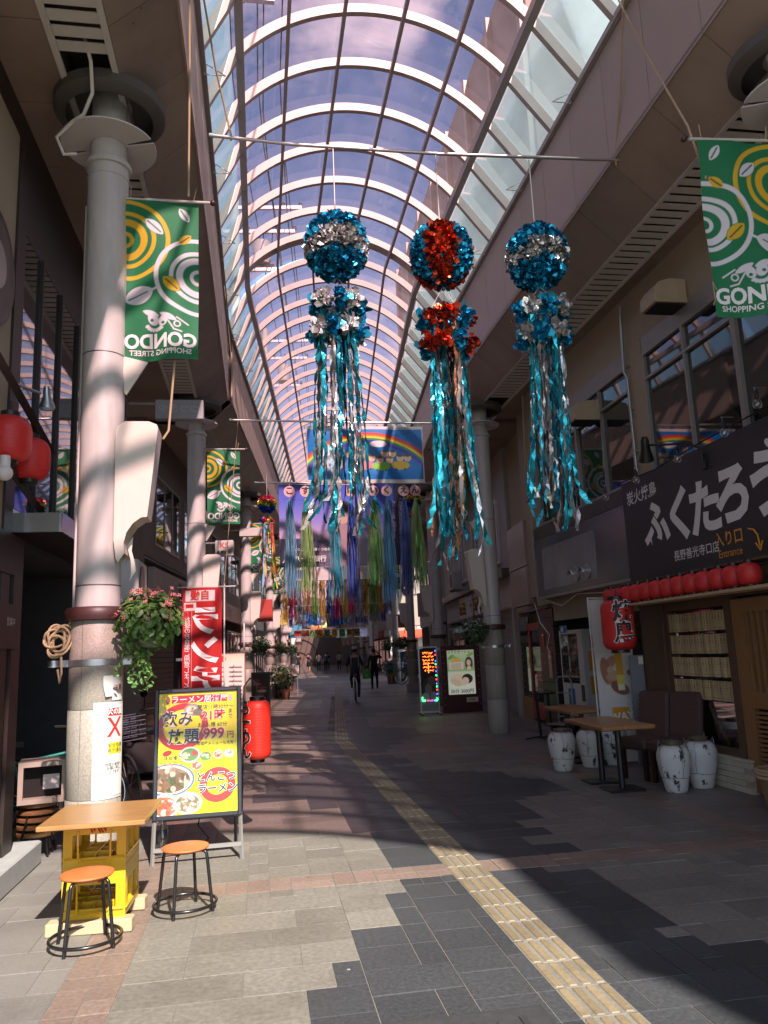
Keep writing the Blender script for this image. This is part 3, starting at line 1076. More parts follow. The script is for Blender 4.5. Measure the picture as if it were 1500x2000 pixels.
# frontage: post, plaque window, sill wall
pf = MB()
for a, b in ((8.98, 9.14), (9.145, 9.34), (9.345, 9.52)):
    pf = MB(); pf.bx(XW - .16, XW - .08, a, b, 0, 2.05)
    pf.build('plank', M_wood, yb, world=True)
pbx(yb, 'front_beam', M_wood, (XW - .17, XW, 5.0, 9.54, 2.0, 2.1))
ff = pbx(yb, 'front_window', M_wood, (XW - .14, XW - .06, 8.88, 8.96, .34, 2.0), (XW - .16, XW - .05, 7.56, 7.66, .30, 2.0), (XW - .15, XW - .05, 7.64, 8.9, .30, .40), (XW - .145, XW - .06, 7.66, 8.88, 1.92, 2.0))
p = MB(); p.add([(XW - .09, 7.66, .4), (XW - .09, 8.88, .4), (XW - .09, 8.88, 1.92), (XW - .09, 7.66, 1.92)], [(0, 1, 2, 3)])
p.v = [(A - yb.location.x, B - yb.location.y, C) for A, B, C in p.v]
p.build('pane', glass_mat('shop_glass', (0.55, 0.55, 0.55), gloss=0.08), ff)
pbx(yb, 'window_back', M_void, (XW - .05, XW - .04, 7.6, 8.95, .35, 2.0))
fm = MB(); fm.tube([(XW - .06, 8.55, .84), (XW - .06, 8.30, .84), (XW - .06, 7.98, .42)], .022, 4)
fm.build('gold_picture_frame', mat('gold_frame', (0.28, 0.25, 0.09), 0.4, metal=0.4), yb, world=True)
bk = MB()
bw = MB()
for k in range(5):
    for j in range(4):
        y = 7.46 + (j + (.5 if k % 2 else 0)) * .3
        b = MB(); b.bx(XW - .20, XW - .16, y + .003, min(y + .297, 8.6), .003 + k * .062, .060 + k * .062)
        b.build('brick', M_brickw, yb, world=True)
pbx(yb, 'sill_wall', mat('cream_mortar', (0.40, 0.36, 0.28), 0.8), (XW - .163, XW - .06, 7.46, 8.7, 0, .30))
pbx(yb, 'sill', M_brickw, (XW - .215, XW - .06, 7.44, 8.7, .314, .335))
# price plaques
tagm = []
for q in range(6):
    rr = random.Random(q)
    b = MB(); b.bx(-.008, 0, -.026, .026, 0, .212)
    for k in range(rr.randint(3, 6)):
        zc = .19 - k * .027
        for st in range(4):
            w, h = rr.choice([(.018, .003), (.003, .018), (.012, .003), (.004, .01)])
            cy, cz = rr.uniform(-.008, .008), zc + rr.uniform(-.008, .008)
            b.bx(-.0095, -.008, cy - w / 2, cy + w / 2, cz - h / 2, cz + h / 2, 1)
    b.bx(-.0092, -.008, -.018, .018, .022, .028, 2)
    tagm.append(b.mesh('price_plaque', [M_tag, M_txtk, mat('faded_print', (0.2, 0.17, 0.1), 0.7)]))
rack = pbx(yb, 'plaque_rack', M_void, *[(XW - .135, XW - .12, 7.66, 8.88, .885 + k * .255, .897 + k * .255) for k in range(5)])
for r_ in range(4):
    for c_ in range(21):
        o = link('price_plaque', random.choice(tagm), yb, Matrix.Translation((XW - .122 - 5.1 + random.uniform(-.004, .004), 7.69 + c_ * .0575 - 9, .9 + r_ * .255 + random.uniform(-.004, .004))) @ Matrix.Rotation(R(random.uniform(-1.2, 1.2)), 4, 'X'))
# lattice door
dr = thing('lattice_door', 'honey wood sliding door with vertical slats beside the price plaques', 'door', (XW - .1, 6.7, 0))
pbx(dr, 'door_frame', M_wood2, (XW - .15, XW - .08, 7.36, 7.54, .02, 1.97), (XW - .15, XW - .08, 5.9, 6.05, .02, 1.97), (XW - .148, XW - .082, 6.05, 7.36, 1.83, 1.97), (XW - .148, XW - .082, 6.05, 7.36, .86, 1.02), (XW - .148, XW - .082, 6.05, 7.36, .02, .2))
for k in range(13):
    pbx(dr, 'slat', M_wood2, (XW - .14, XW - .09, 6.10 + k * .1, 6.145 + k * .1, 1.02, 1.83))
for k in range(14):
    pbx(dr, 'louvre', M_wood2, (XW - .14, XW - .09, 6.06, 7.34, .22 + k * .045, .245 + k * .045))
pbx(dr, 'backing', M_void, (XW - .085, XW - .08, 6.0, 7.4, .1, 1.9))
# big charcoal sign with brush lettering
sg = thing('yakitori_sign', 'charcoal signboard with large white brush lettering over the yakitori front', 'sign', (4.98, 7.3, 2.28))
SX = 4.94
pbx(sg, 'board', M_signk, (SX, SX + .06, 4.6, 9.68, 2.28, 3.70))
def stxt(body, size, m, y, z, **kw):
    return text(body, size, m, sg, Matrix.Translation(-Vector(sg.location)) @ face_left(SX - .004, y, z), **kw)
for ch, y_, z_, sz in (('ふ', 8.86, 2.98, .62), ('く', 8.30, 3.0, .66), ('た', 7.78, 2.98, .66), ('ろ', 7.25, 3.03, .68), ('う', 6.66, 3.02, .72)):
    stxt(ch, sz, M_txtw, y_, z_, bold=.042, shear=.03)
stxt('炭火焼鳥', .20, M_txtw, 9.16, 3.45, bold=.012)
stxt('長野善光寺口店', .135, M_txtw, 8.05, 2.55, bold=.008)
stxt('入り口', .17, M_txto, 7.40, 2.61, bold=.012)
stxt('Entrance', .12, M_txto, 7.40, 2.46, bold=.004)
ar = MB()
apts = [(7.05, 2.66), (6.97, 2.64), (6.92, 2.58), (6.90, 2.46)]
ar.tube([(SX - .004, a, b) for a, b in apts], .010, 5)
ar.tube([(SX - .004, 6.96, 2.50), (SX - .004, 6.90, 2.42), (SX - .004, 6.85, 2.51)], .010, 5)
ar.build('arrow', M_txto, sg, world=True)
lf = MB()
for cy, cz, l, w, ro in ((6.52, 3.40, .26, .1, -.6), (6.40, 3.32, .2, .1, 1.0)):
    pts = [(l / 2 * math.cos(a), w / 2 * math.sin(a)) for a in [2 * math.pi * i / 14 for i in range(14)]]
    lf.prism(pts, .004, 0, face_left(SX - .004, cy, cz) @ Matrix.Rotation(ro, 4, 'Z'))
lf.build('leaf_mark', M_txtw, sg, world=True)
# steel sign to its left with two round vents
ss = thing('steel_sign_panel', 'blank grey steel sign panel between the charcoal sign and the pink boards', 'sign', (4.98, 11.5, 2.4))
pbx(ss, 'panel', M_brownsteel, (4.97, 5.03, 9.72, 13.3, 2.42, 3.44))
pbx(ss, 'upper_panel', mat('dull_bronze', (0.075, 0.062, 0.05), 0.45, metal=0.3, var=0.2), (4.98, 5.03, 9.72, 13.3, 3.45, 3.66))
pbx(ss, 'trim', M_frame, (4.955, 5.035, 9.70, 13.32, 2.38, 2.42), (4.955, 5.035, 13.3, 13.34, 2.42, 3.66))
pbx(ss, 'inner_board', mat('grey_board', (0.24, 0.24, 0.245), 0.25, metal=0.1, var=0.25, nscale=3), (4.955, 4.97, 10.75, 12.9, 2.52, 3.25))
for y_, lb in ((11.45, 'left one of the two round steel vent hoods on the sign panel'), (11.03, 'right one of the two round steel vent hoods on the sign panel')):
    v = thing('vent_hood', lb, 'vent', (4.95, y_, 2.66), group='round vent hoods')
    mb = MB()
    n = 14
    def hood(u, w):
        a = math.pi * (u * 1.0) - math.pi * 0.0
        ph = w * R(80)
        return (-.13 * math.sin(ph) - .0, .10 * math.cos(a) * math.cos(ph * .35), .10 * math.sin(a) * (1 - .25 * w) - .02 * w)
    mb.grid(16, 8, hood)
    mb.build('cowl', M_zinc, v, 60)
    mb = MB(); mb.lathe([(.115, 0), (.115, .02), (.09, .02)], 24, 0, Matrix.Rotation(R(-90), 4, 'Y'))
    mb.build('flange', M_zinc, v, 40)
# hood vent box on the upper wall
hv = thing('hood_box', 'rusty beige ventilation hood box beside the upper windows', 'vent', (XW, 10.95, 4.9))
mb = MB(); mb.prism([(0, 0), (-.42, 0), (-.42, .16), (-.34, .26), (-.2, .3), (0, .3)], .34, 0, Matrix.Translation((0, .17, 0)) @ Matrix.Rotation(R(90), 4, 'X'))
mb.build('cowl', mat('rust_beige', (0.45, 0.36, 0.24), 0.7, var=0.2, nscale=9, dirt=0.5), hv)
mb = MB(); mb.box((-.2, 0, -.01), (.36, .3, .02)); mb.build('outlet_grille', M_void, hv)
hv.location = (XW - .02, 10.55, 4.86)
hb = dup(hv, 'white ventilation hood box partly behind the right green street banner', (XW - .02, 8.02, 5.52), 0)

# gooseneck floodlight and string bulbs
gl = thing('gooseneck_lamp', 'black arm floodlight reaching out above the charcoal sign', 'lamp', (SX, 7.66, 3.52))
mb = MB(); mb.tube([(-.03, 0, 0), (-.05, 0, .16), (-.14, .1, .24), (-.25, .3, .28), (-.36, .62, .36)], .014, 8); mb.build('arm', M_black, gl, 40)
mb = MB(); mb.box((-.015, 0, 0), (.03, .09, .17)); mb.build('bracket', M_black, gl)
Ml = Matrix.Translation((-.36, .62, .36)) @ Matrix.Rotation(R(28), 4, 'X') @ Matrix.Rotation(R(-14), 4, 'Y')
mb = MB(); mb.lathe([(.03, .10), (.05, .06), (.055, -.05), (.085, -.16), (.09, -.20), (.08, -.20)], 20, 0, Ml); mb.build('head', M_black, gl, 35)
mb = MB(); mb.lathe([(.079, -.198), (.05, -.215), (.01, -.22)], 20, 0, Ml, cap=False); mb.build('lens', mat('lamp_lens', (0.5, 0.5, 0.48), 0.15), gl, 60)
bulb_lab = ['bare bulb above the small red flower of the charcoal sign', 'bare bulb just left of the black floodlight bracket', 'bare bulb hanging in front of the small vertical characters', 'bare bulb at the far left end of the sign top', 'bare bulb at the right edge over the charcoal sign']
bulb_lab[0] = 'bare bulb to the right of the black floodlight bracket'
for (y_, z_), lb in zip(((7.02, 3.72), (7.95, 3.68), (8.95, 3.66), (9.85, 3.62), (6.45, 3.84)), bulb_lab):
    b = thing('string_bulb', lb, 'bulb', (4.78, y_, z_), group='bare bulbs along the sign top')
    mb = MB(); mb.lathe([(.02, .0), (.022, .03), (.018, .07), (.008, .085)], 12); mb.build('socket', M_black, b, 40)
    mb = MB(); mb.lathe([(.002, -.105), (.03, -.098), (.045, -.07), (.045, -.045), (.03, -.015), (.018, 0)], 14); mb.build('glass', M_bulb, b, 60)
    mb = MB(); mb.tube([(0, 0, .08), (.0, .02, .12), (.16, .05, .13)], .005, 5); mb.build('arm', M_zinc, b)

# ---------------------------------------------------------------- paper lanterns
def lantern(name, label, r, h, m, loc, n=32, ribs=14, waist=0.62, group=None, cap=.55, flat=.62):
    t = thing(name, label, 'lantern', loc, group=group)
    prof = []
    k = ribs * 4
    for i in range(k + 1):
        u = i / k
        e = abs(2 * u - 1)
        rr = r * (cap + (1 - cap) * (1 - max(0, (e - flat) / (1 - flat)) ** 2.2) ** .5) if e > flat else r
        rr *= 1 - .012 * (1 if i % 4 in (0,) else 0)
        prof.append((rr, (u - 1) * h))
    mb = MB(); mb.lathe(prof, n, cap=False); mb.build('paper_shade', m, t, 60)
    for z0, z1 in ((-.004, .035 * (r / .2) + .012), (-h - .03 * (r / .2) - .008, -h + .004)):
        q = MB(); q.lathe([(r * cap * .98, z0), (r * cap * 1.02, z0 + .002), (r * cap * 1.02, z1 - .002), (r * cap * .98, z1)], n); q.build('rim', M_black, t, 40)
    return t
def wrap(t, body, size, m, r, ang, zc, vertical=True, off=.004, **kw):
    def cv(x, y, z):
        a = ang + x / r
        return (math.sin(a) * (r + off), -math.cos(a) * (r + off), zc + y)
    return text(body, size, m, t, None, curve=cv, vertical=vertical, **kw)
bl = lantern('paper_lantern', 'big red paper lantern with black brush lettering beside the beer banner', .205, .62, M_redl, (4.47, 9.2, 2.10), 40, 18)
for ch, z_ in (('焼', -.16), ('鳥', -.42)):
    wrap(bl, ch, .27, M_txtw, .205, R(-6), z_, bold=.055, off=.0035)
    wrap(bl, ch, .27, M_txtk, .205, R(-6), z_, bold=.024, off=.006)
wrap(bl, 'ふくたろう', .045, M_txto, .205, R(28), -.36, off=.005, bold=.02)
mb = MB(); mb.tube([(0, 0, .05), (.01, 0, .16), (.2, 0, .2)], .006, 5); mb.build('hook', M_black, bl)
# row of small lanterns in a timber rack
rk = thing('lantern_rack', 'pale timber rack holding a row of red lanterns over the yakitori front', 'rack', (4.72, 7.4, 2.05))
pbx(rk, 'lower_rail', M_lath, (4.55, 4.58, 4.9, 9.66, 2.015, 2.045))
pbx(rk, 'upper_rail', M_wood, (4.60, 4.86, 4.9, 9.66, 2.285, 2.31))
pbx(rk, 'back_rail', M_lath, (4.82, 4.86, 4.9, 9.66, 2.02, 2.05))
ords = ['first', 'second', 'third', 'fourth', 'fifth', 'sixth', 'seventh', 'eighth', 'ninth', 'tenth', 'eleventh', 'twelfth', 'thirteenth']
for k in range(14):
    y_ = 9.58 - k * .245
    mb = MB(); mb.bx(4.73, 4.755, y_ - .135, y_ - .115, 2.05, 2.285); mb.build('upright', M_lath, rk, world=True)
    if k < 13:
        l_ = lantern('rack_lantern', 'small red lantern, %s in the rack counting from the big lantern' % ords[k], .112, .205, M_redl, (4.60, y_, 2.268), 28, 9, cap=.42, flat=.04, group='small red lanterns in the rack')

# ---------------------------------------------------------------- tables, jars, seats on the right
M_slab = mat('oak_slab', (0.42, 0.23, 0.10), 0.35, var=0.3, nscale=5, stretch=(2.5, 14, 14), bump=0.03, bscale=20)
M_slabedge = mat('bark_edge', (0.33, 0.16, 0.06), 0.6, var=0.5, nscale=22)
def slab_table(label, loc, rz, L, W):
    t = thing('slab_table', label, 'table', loc, rz, group='oak slab tables')
    rr = random.Random(int(loc[1] * 10))
    out = []
    for i in range(13):
        out.append((-L / 2 + L * i / 12, -W / 2 + rr.uniform(-.012, .012) + .02 * math.sin(i * .7)))
    for i in range(13):
        out.append((L / 2 - L * i / 12, W / 2 + rr.uniform(-.01, .01)))
    k = len(out)
    mb = MB()
    vs = [(a * .975, b * .96, .70) for a, b in out] + [(a, b, .688) for a, b in out] + [(a * .99, b * .985, .66) for a, b in out] + [(a * .96, b * .94, .648) for a, b in out]
    fs = [tuple(range(k))] + [tuple(range(4 * k - 1, 3 * k - 1, -1))]
    mb.add(vs, [fs[0]], 0)
    o_ = 0
    mb.f += [tuple(i for i in fs[1])]; mb.m += [0]
    for r_ in range(3):
        for i in range(k):
            j = (i + 1) % k
            mb.f.append((r_ * k + i, r_ * k + k + i, r_ * k + k + j, r_ * k + j)); mb.m.append(1)
    mb.build('table_top', [M_slab, M_slabedge], t, 40)
    for sx in (-1, 1):
        q = MB(); q.tube([(sx * L * .24, 0, .02), (sx * L * .24, 0, .65)], .034, 16); q.build('leg', M_black, t, 40)
        q = MB(); q.bevbox((sx * L * .24, 0, .011), (.33, .40, .022), .006); q.build('base_plate', M_black, t)
    return t
slab_table('nearer oak slab table on black pedestals by the white jars', (3.88, 8.50, 0), R(88), 1.12, .60)
slab_table('farther oak slab table on black pedestals by the vending machine', (4.34, 10.55, 0), R(91), 1.0, .52)

M_jar = mat('white_jar', (0.60, 0.585, 0.57), 0.6, var=0.08, nscale=6, dirt=0.0, bump=0.05, bscale=14)
def jar_material():
    m = M_jar
    n, l = m.node_tree.nodes, m.node_tree.links
    b = n['Principled BSDF']
    src = b.inputs['Base Color'].links[0].from_socket
    tc = n.new('ShaderNodeTexCoord')
    oi = n.new('ShaderNodeObjectInfo')
    mp = n.new('ShaderNodeMapping'); mp.inputs['Scale'].default_value = (3.2, 3.2, 2.0)
    va = n.new('ShaderNodeVectorMath'); va.operation = 'ADD'
    l.new(tc.outputs['Object'], va.inputs[0]); l.new(oi.outputs['Location'], va.inputs[1])
    l.new(va.outputs[0], mp.inputs['Vector'])
    no = n.new('ShaderNodeTexNoise'); no.inputs['Scale'].default_value = 3.0; no.inputs['Detail'].default_value = 9; no.inputs['Roughness'].default_value = .68
    l.new(mp.outputs[0], no.inputs['Vector'])
    rp = n.new('ShaderNodeValToRGB'); rp.color_ramp.elements[0].position = .575; rp.color_ramp.elements[1].position = .60
    l.new(no.outputs['Fac'], rp.inputs['Fac'])
    mx = n.new('ShaderNodeMix'); mx.data_type = 'RGBA'; mx.inputs[7].default_value = (.035, .03, .027, 1)
    l.new(rp.outputs['Color'], mx.inputs[0]); l.new(src, mx.inputs[6]); l.new(mx.outputs[2], b.inputs['Base Color'])
jar_material()
M_jarlip = mat('jar_lip', (0.12, 0.09, 0.06), 0.4, var=0.3)
M_wire = mat('tie_wire', (0.25, 0.24, 0.22), 0.5, metal=0.4)
jarlab = ['white glazed jar standing left of the nearer table pedestals', 'chipped white jar between the pedestals of the nearer oak table', 'white jar at the back behind the nearer oak table', 'front white jar with black chips in front of the brown chair', 'white jar with a wire hoop against the cream brick sill']
jar0 = None
for (x_, y_, s_), lb in zip(((3.80, 9.72, 1.0), (4.24, 9.86, .97), (4.58, 9.9, 1.0), (4.33, 7.92, 1.0), (4.70, 8.03, 1.02)), jarlab):
    if jar0 is None:
        t = jar0 = thing('glazed_jar', lb, 'jar', group='white jars by the tables')
        mb = MB(); mb.lathe([(.10, 0), (.112, .012), (.135, .12), (.163, .25), (.176, .34), (.172, .40), (.15, .445), (.115, .468), (.09, .475)], 28); mb.build('body', M_jar, t, 60)
        mb = MB(); mb.lathe([(.088, .472), (.09, .50), (.10, .505), (.10, .517), (.08, .52), (.07, .50)], 24); mb.build('lip', M_jarlip, t, 40)
        mb = MB(); mb.tube([(.143 * math.cos(a), .143 * math.sin(a), .155 + .004 * math.sin(3 * a)) for a in [2 * math.pi * i / 28 for i in range(28)]], .0035, 5, closed=True)
        for a in (0.3, 1.9, 3.4, 4.9):
            mb.tube([(.1 * math.cos(a), .1 * math.sin(a), .49), (.16 * math.cos(a), .16 * math.sin(a), .445), (.18 * math.cos(a + .1), .18 * math.sin(a + .1), .36), (.165 * math.cos(a), .165 * math.sin(a), .25), (.143 * math.cos(a), .143 * math.sin(a), .155)], .0032, 5)
        mb.build('tie_wire', M_wire, t)
        mb = MB()
        for a in (-2.4, .8):
            mb.tube([(.15 * math.cos(a + d), .15 * math.sin(a + d), .44 + .07 * math.sin((d + .35) / .7 * math.pi)) for d in [-.35, -.2, 0, .2, .35]], .005, 6)
        mb.build('handle', M_wire, t)
    else:
        t = copy_tree(jar0); t['label'] = lb
    t.location = (x_, y_, 0)
    t.rotation_euler = (0, 0, random.uniform(0, 6))
    t.scale = (s_, s_, s_)
# brown pleated chair pair
M_bcloth = mat('brown_cloth', (0.075, 0.038, 0.034), 0.7, var=0.15, nscale=20, bump=0.5, bscale=9, stretch=(1, 1, 9))
M_redleg = mat('mahogany', (0.035, 0.011, 0.009), 0.4, var=0.2)
def covered_chair(label, loc, rz):
    t = thing('covered_chair', label, 'chair', loc, rz, group='brown cloth chairs')
    for sx in (-1, 1):
        mb = MB(); mb.bevbox((sx * .225, 0, .40), (.445, .46, .13), .03); mb.build('seat', M_bcloth, t, 30)
        mb = MB(); mb.bevbox((sx * .225, .0, 0), (.44, .09, .56), .03, M=Matrix.Translation((0, .24, .70)) @ Matrix.Rotation(R(-9), 4, 'X')); mb.build('backrest', M_bcloth, t, 30)
        for k in range(9):
            z = .50 + k * .052
            q = MB(); q.box((sx * .43, .20 + (z - .4) * .16 - .03, z), (.022, .02, .03)); q.build('lacing', M_bcloth, t)
        for sy in (-1, 1):
            for ex in (.06, .38):
                q = MB(); q.box((sx * ex + sx * .0, sy * .18, .17), (.045, .045, .34)); q.build('leg', M_redleg, t)
    return t
covered_chair('brown pleated double seat chair between the nearer table and the plaque window', (4.55, 8.62, 0), R(-68))
covered_chair('brown covered chair cut off by the right edge', (4.62, 5.82, 0), R(-60))
# basket barrel at the right edge
bs = thing('wicker_barrel', 'woven wicker tub in front of the lattice door', 'basket', (4.72, 6.72, 0))
mb = MB(); mb.lathe([(.15, .0), (.155, .01), (.19, .3), (.2, .33)], 30); mb.build('wall', mat('wicker', (0.28, 0.19, 0.1), 0.7, var=0.4, nscale=60, stretch=(1, 1, 8), bump=0.4, bscale=70), bs, 40)
for z in (.30, .335, .36):
    mb = MB(); mb.tube([(.205 * math.cos(a), .205 * math.sin(a), z) for a in [2 * math.pi * i / 30 for i in range(30)]], .016, 7, closed=True); mb.build('rim_hoop', M_lath, bs, 60)
# ---------------------------------------------------------------- vending machine
M_vend = mat('vending_white', (0.60, 0.59, 0.58), 0.35, var=0.04, dirt=0.12)
vm = thing('vending_machine', 'white drinks vending machine standing in the recess behind the beer banner', 'machine', (5.6, 13.5, 0))
def vbx(name, m, *b, p=vm):
    mb = MB()
    for q in b: mb.bx(*q)
    return mb.build(name, m, p)
vbx('cabinet', M_vend, (.06, .72, -.52, .52, .04, 1.83))
vbx('door', M_vend, (0, .055, -.52, .52, .08, .88), (0, .055, -.52, -.46, .88, 1.83), (0, .055, .46, .52, .88, 1.83), (0, .055, -.46, .46, 1.76, 1.83), (0, .055, -.46, -.30, .88, 1.76))
vbx('display_back', mat('vend_back', (0.12, 0.13, 0.15), 0.4), (.05, .058, -.30, .46, .88, 1.76))
bc = [(0.5, .05, .04), (.05, .15, .5), (.6, .4, .05), (.1, .35, .12), (.55, .55, .5), (.25, .12, .05)]
dm = [mat('drink%d' % i, c, 0.3, var=.1) for i, c in enumerate(bc)]
for r_ in range(3):
    vbx('shelf', M_vend, (.0, .05, -.30, .46, .90 + r_ * .29, .935 + r_ * .29))
    vbx('button_row', M_black, (-.003, 0, -.28, .44, .905 + r_ * .29, .918 + r_ * .29))
    for k in range(9):
        q = MB(); q.lathe([(.024, 0), (.026, .01), (.026, .11), (.012, .14), (.012, .16)], 8, 0, Matrix.Translation((.026, -.26 + k * .082, .937 + r_ * .29))); q.build('drink_can', dm[(k * 2 + r_) % 6], vm, 40)
vbx('display_glass', glass_mat('vend_glass', (.85, .88, .9), gloss=.08), (-.008, -.006, -.30, .46, .88, 1.76))
vbx('coin_panel', M_black, (-.012, 0, -.46, -.34, .58, .86))
vbx('dispensing_flap', M_black, (-.006, 0, -.2, .3, .14, .3))
cv = Canvas(.30, .34, 90, '#2f6fa8'); cv.ell(.15, .16, .05, .13, '#b86a5a').ell(.13, .22, .03, .05, '#e0c8b0').rect(0, .3, 0, .05, '#1d3c78').noise(.4)
cv.build('poster', print_mat('print_matt'), vm, face_left(-.004, .12, .44))
cv = Canvas(.34, .14, 90, '#5fa0cf'); cv.ell(.1, .07, .05, .04, '#e8eef2').ell(.24, .06, .05, .04, '#2b5f9d').noise(.5)
cv.build('top_card', print_mat('print_matt'), vm, face_left(-.01, .26, 1.78))
cv = Canvas(.6, 1.6, 50, '#cfcac6'); cv.rect(.05, .12, 1.35, 1.58, '#a02020').rect(.16, .3, 1.35, 1.58, '#8b8b8b').rect(.0, .13, .55, .86, '#d8922a').rect(.0, .13, .95, 1.3, '#d8922a').ell(.3, 1.15, .12, .09, '#b22020').ell(.3, .85, .12, .09, '#b22020')
cv.build('side_print', print_mat('print_matt'), vm, face_cam(.39, -.524, .15))
# beer banner leaning in front of the recess
bb = thing('beer_banner', 'tall white banner printed with a hand holding a beer glass', 'banner', (4.74, 9.95, 0), R(-12))
cv = Canvas(.52, 2.15, 110, '#d5d0cb')
cv.ell(.2, 1.28, .12, .06, '#b98a72', .9).ell(.13, 1.18, .07, .18, '#a9765f', .1).ell(.21, 1.05, .11, .06, '#b98a72', -.8).ell(.3, .95, .13, .08, '#8d5c49', -.5).ell(.22, 1.12, .07, .07, '#caa08a')
cv.rect(.27, .37, 1.12, 1.52, '#d7a23a').rect(.27, .37, 1.0, 1.12, '#e7cf62').rect(.275, .365, .92, 1.0, '#e9e2c4').ell(.19, 1.2, .05, .035, '#d3ac96', .7).ell(.18, 1.1, .05, .035, '#c99f88', .3)
cv.rect(.16, .39, .5, .70, '#d99a22').ell(.46, 1.15, .05, .04, '#b46a55')
for k in range(26):
    cv.ell(.36 + .14 * random.random(), .6 + .3 * random.random(), .007, .007, '#6f8fae')
cv.noise(.06)
cv.build('cloth', print_mat('print_cloth', 0.75, 0.12), bb, face_cam(0, 0, .02) @ Matrix.Rotation(R(0), 4, 'Z'), bend=lambda X, Y: .02 * np.sin(Y * 3 + X * 4) - .10 * (Y / 2.1) ** 2)
text('WAY', .14, M_txtw, bb, face_cam(.015, -.045, .60) @ Matrix.Rotation(R(6), 4, 'Z'), bold=.03)
mb = MB(); mb.tube([(-.28, .03, 0), (-.285, .05, 2.2)], .011, 8); mb.tube([(-.29, .06, 2.19), (.27, .1, 2.17)], .009, 8); mb.build('pole', M_white, bb)
mb = MB(); mb.bevbox((-.28, .03, .03), (.32, .32, .06), .02); mb.build('foot', M_black, bb)
# grey board leaning by the post and folded chairs
gb = thing('leaning_board', 'grey panel leaning upright against the timber post', 'board', (4.88, 9.62, 0), R(-8))
mb = MB(); mb.bevbox((0, 0, .70), (.19, .035, 1.40), .008); mb.build('sheet', mat('grey_blue_sheet', (0.17, 0.18, 0.2), 0.5, var=.1), gb)
mb = MB(); mb.box((.05, -.02, 1.33), (.06, .012, .1)); mb.build('tag', M_cream, gb)
fc = thing('folded_chair', 'folded pale wood chair leaning behind the beer banner', 'chair', (5.02, 10.35, 0), R(-20))
for a in (-.13, .13):
    mb = MB(); mb.tube([(a, -.12, .02), (a, .22, 1.1)], .018, 6); mb.build('back_leg', M_wood2, fc)
    mb = MB(); mb.tube([(a * .8, .1, .02), (a * .8, -.02, .75)], .018, 6); mb.build('front_leg', M_wood2, fc)
for z in (.45, .6, .95, 1.05):
    mb = MB(); mb.box((0, z * .28 - .12, z), (.28, .02, .06)); mb.build('slat', M_wood2, fc)
# hand truck and black table stand, red door shop
ht = thing('hand_truck', 'grey steel hand truck with fat tyres beside the vending machine', 'cart', (5.2, 13.0, 0), R(-65))
mb = MB(); mb.tube([(-.17, 0, .25), (-.17, .02, .95), (-.12, .02, 1.02), (.12, .02, 1.02), (.17, .02, .95), (.17, 0, .25)], .014, 8); mb.build('frame', M_zinc, ht, 40)
for z in (.35, .55, .75):
    mb = MB(); mb.tube([(-.17, .01, z), (.17, .01, z)], .01, 6); mb.build('rung', M_zinc, ht)
mb = MB(); mb.box((0, -.1, .24), (.4, .34, .02)); mb.build('plate', M_zinc, ht)
for a in (-.2, .2):
    mb = MB(); mb.lathe([(.06, -.05), (.11, -.04), (.125, 0), (.11, .04), (.06, .05)], 18, 0, Matrix.Translation((a, 0, .125)) @ Matrix.Rotation(R(90), 4, 'Y')); mb.build('tyre', M_black, ht, 50)
tst = thing('twin_stand', 'black twin legged table stand in front of the red door', 'stand', (4.86, 13.1, 0), R(20))
for a in (-.12, .14):
    mb = MB(); mb.tube([(a, 0, .04), (a - .05, 0, .74)], .025, 8); mb.build('post', M_black, tst)
    for r_ in (-1, 1):
        mb = MB(); mb.tube([(a, 0, .04), (a + r_ * .1, -.22 * 1, .015)], .014, 6); mb.build('foot', M_black, tst)
    mb = MB(); mb.tube([(a, 0, .04), (a - .25, .1, .015)], .014, 6); mb.build('foot', M_black, tst)
mb = MB(); mb.box((-.03, 0, .75), (.42, .2, .02)); mb.build('top_bracket', M_black, tst)
wbk = thing('timber_offcut', 'small pale timber block on the floor by the hand truck', 'block', (4.98, 12.55, 0), R(10))
mb = MB(); mb.bevbox((0, 0, .045), (.17, .12, .09), .006); mb.build('block', M_lath, wbk)

for k, (pts, lb) in enumerate((([(5.0, 13.2, 2.4), (5.05, 12.4, 2.22), (5.0, 11.6, 2.36), (5.0, 10.6, 2.30), (4.98, 9.9, 2.38)], 'loose white cable sagging under the steel sign panel'), ([(5.3, 14.4, 2.4), (5.2, 13.9, 2.0), (5.25, 13.6, 1.75), (5.3, 13.9, 1.55), (5.28, 13.75, 1.45)], 'white cable end dangling by the red door'), ([(4.9, 9.66, 3.72), (4.86, 8.6, 3.66), (4.86, 7.6, 3.72), (4.86, 6.2, 3.76), (4.88, 5.0, 3.72)], 'thin cable strung along the top of the charcoal sign'))):
    t = thing('loose_cable', lb, 'cable', pts[0])
    mb = MB(); mb.tube(pts, .009, 6); mb.build('lead', M_slat if k < 2 else M_black, t, 60, world=True)

for (y_, x_, z0, z1), lb in (((13.5, 5.04, 2.5, 6.3), 'thin beige downpipe at the far corner of the yakitori building'), ((9.38, 5.03, 3.8, 6.2), 'thin grey pipe on the beige pier between the upper windows')):
    t = thing('wall_pipe', lb, 'pipe', (x_, y_, z0))
    mb = MB(); mb.tube([(0, 0, 0), (0, 0, (z1 - z0) * .55), (-.03, .02, (z1 - z0) * .6), (0, 0, z1 - z0)], .022, 8); mb.build('tube', M_beige if y_ > 12 else M_zinc, t, 50)
    for k in range(3):
        mb = MB(); mb.box((.02, 0, .3 + k * .6), (.06, .07, .025)); mb.build('clip', M_zinc, t)

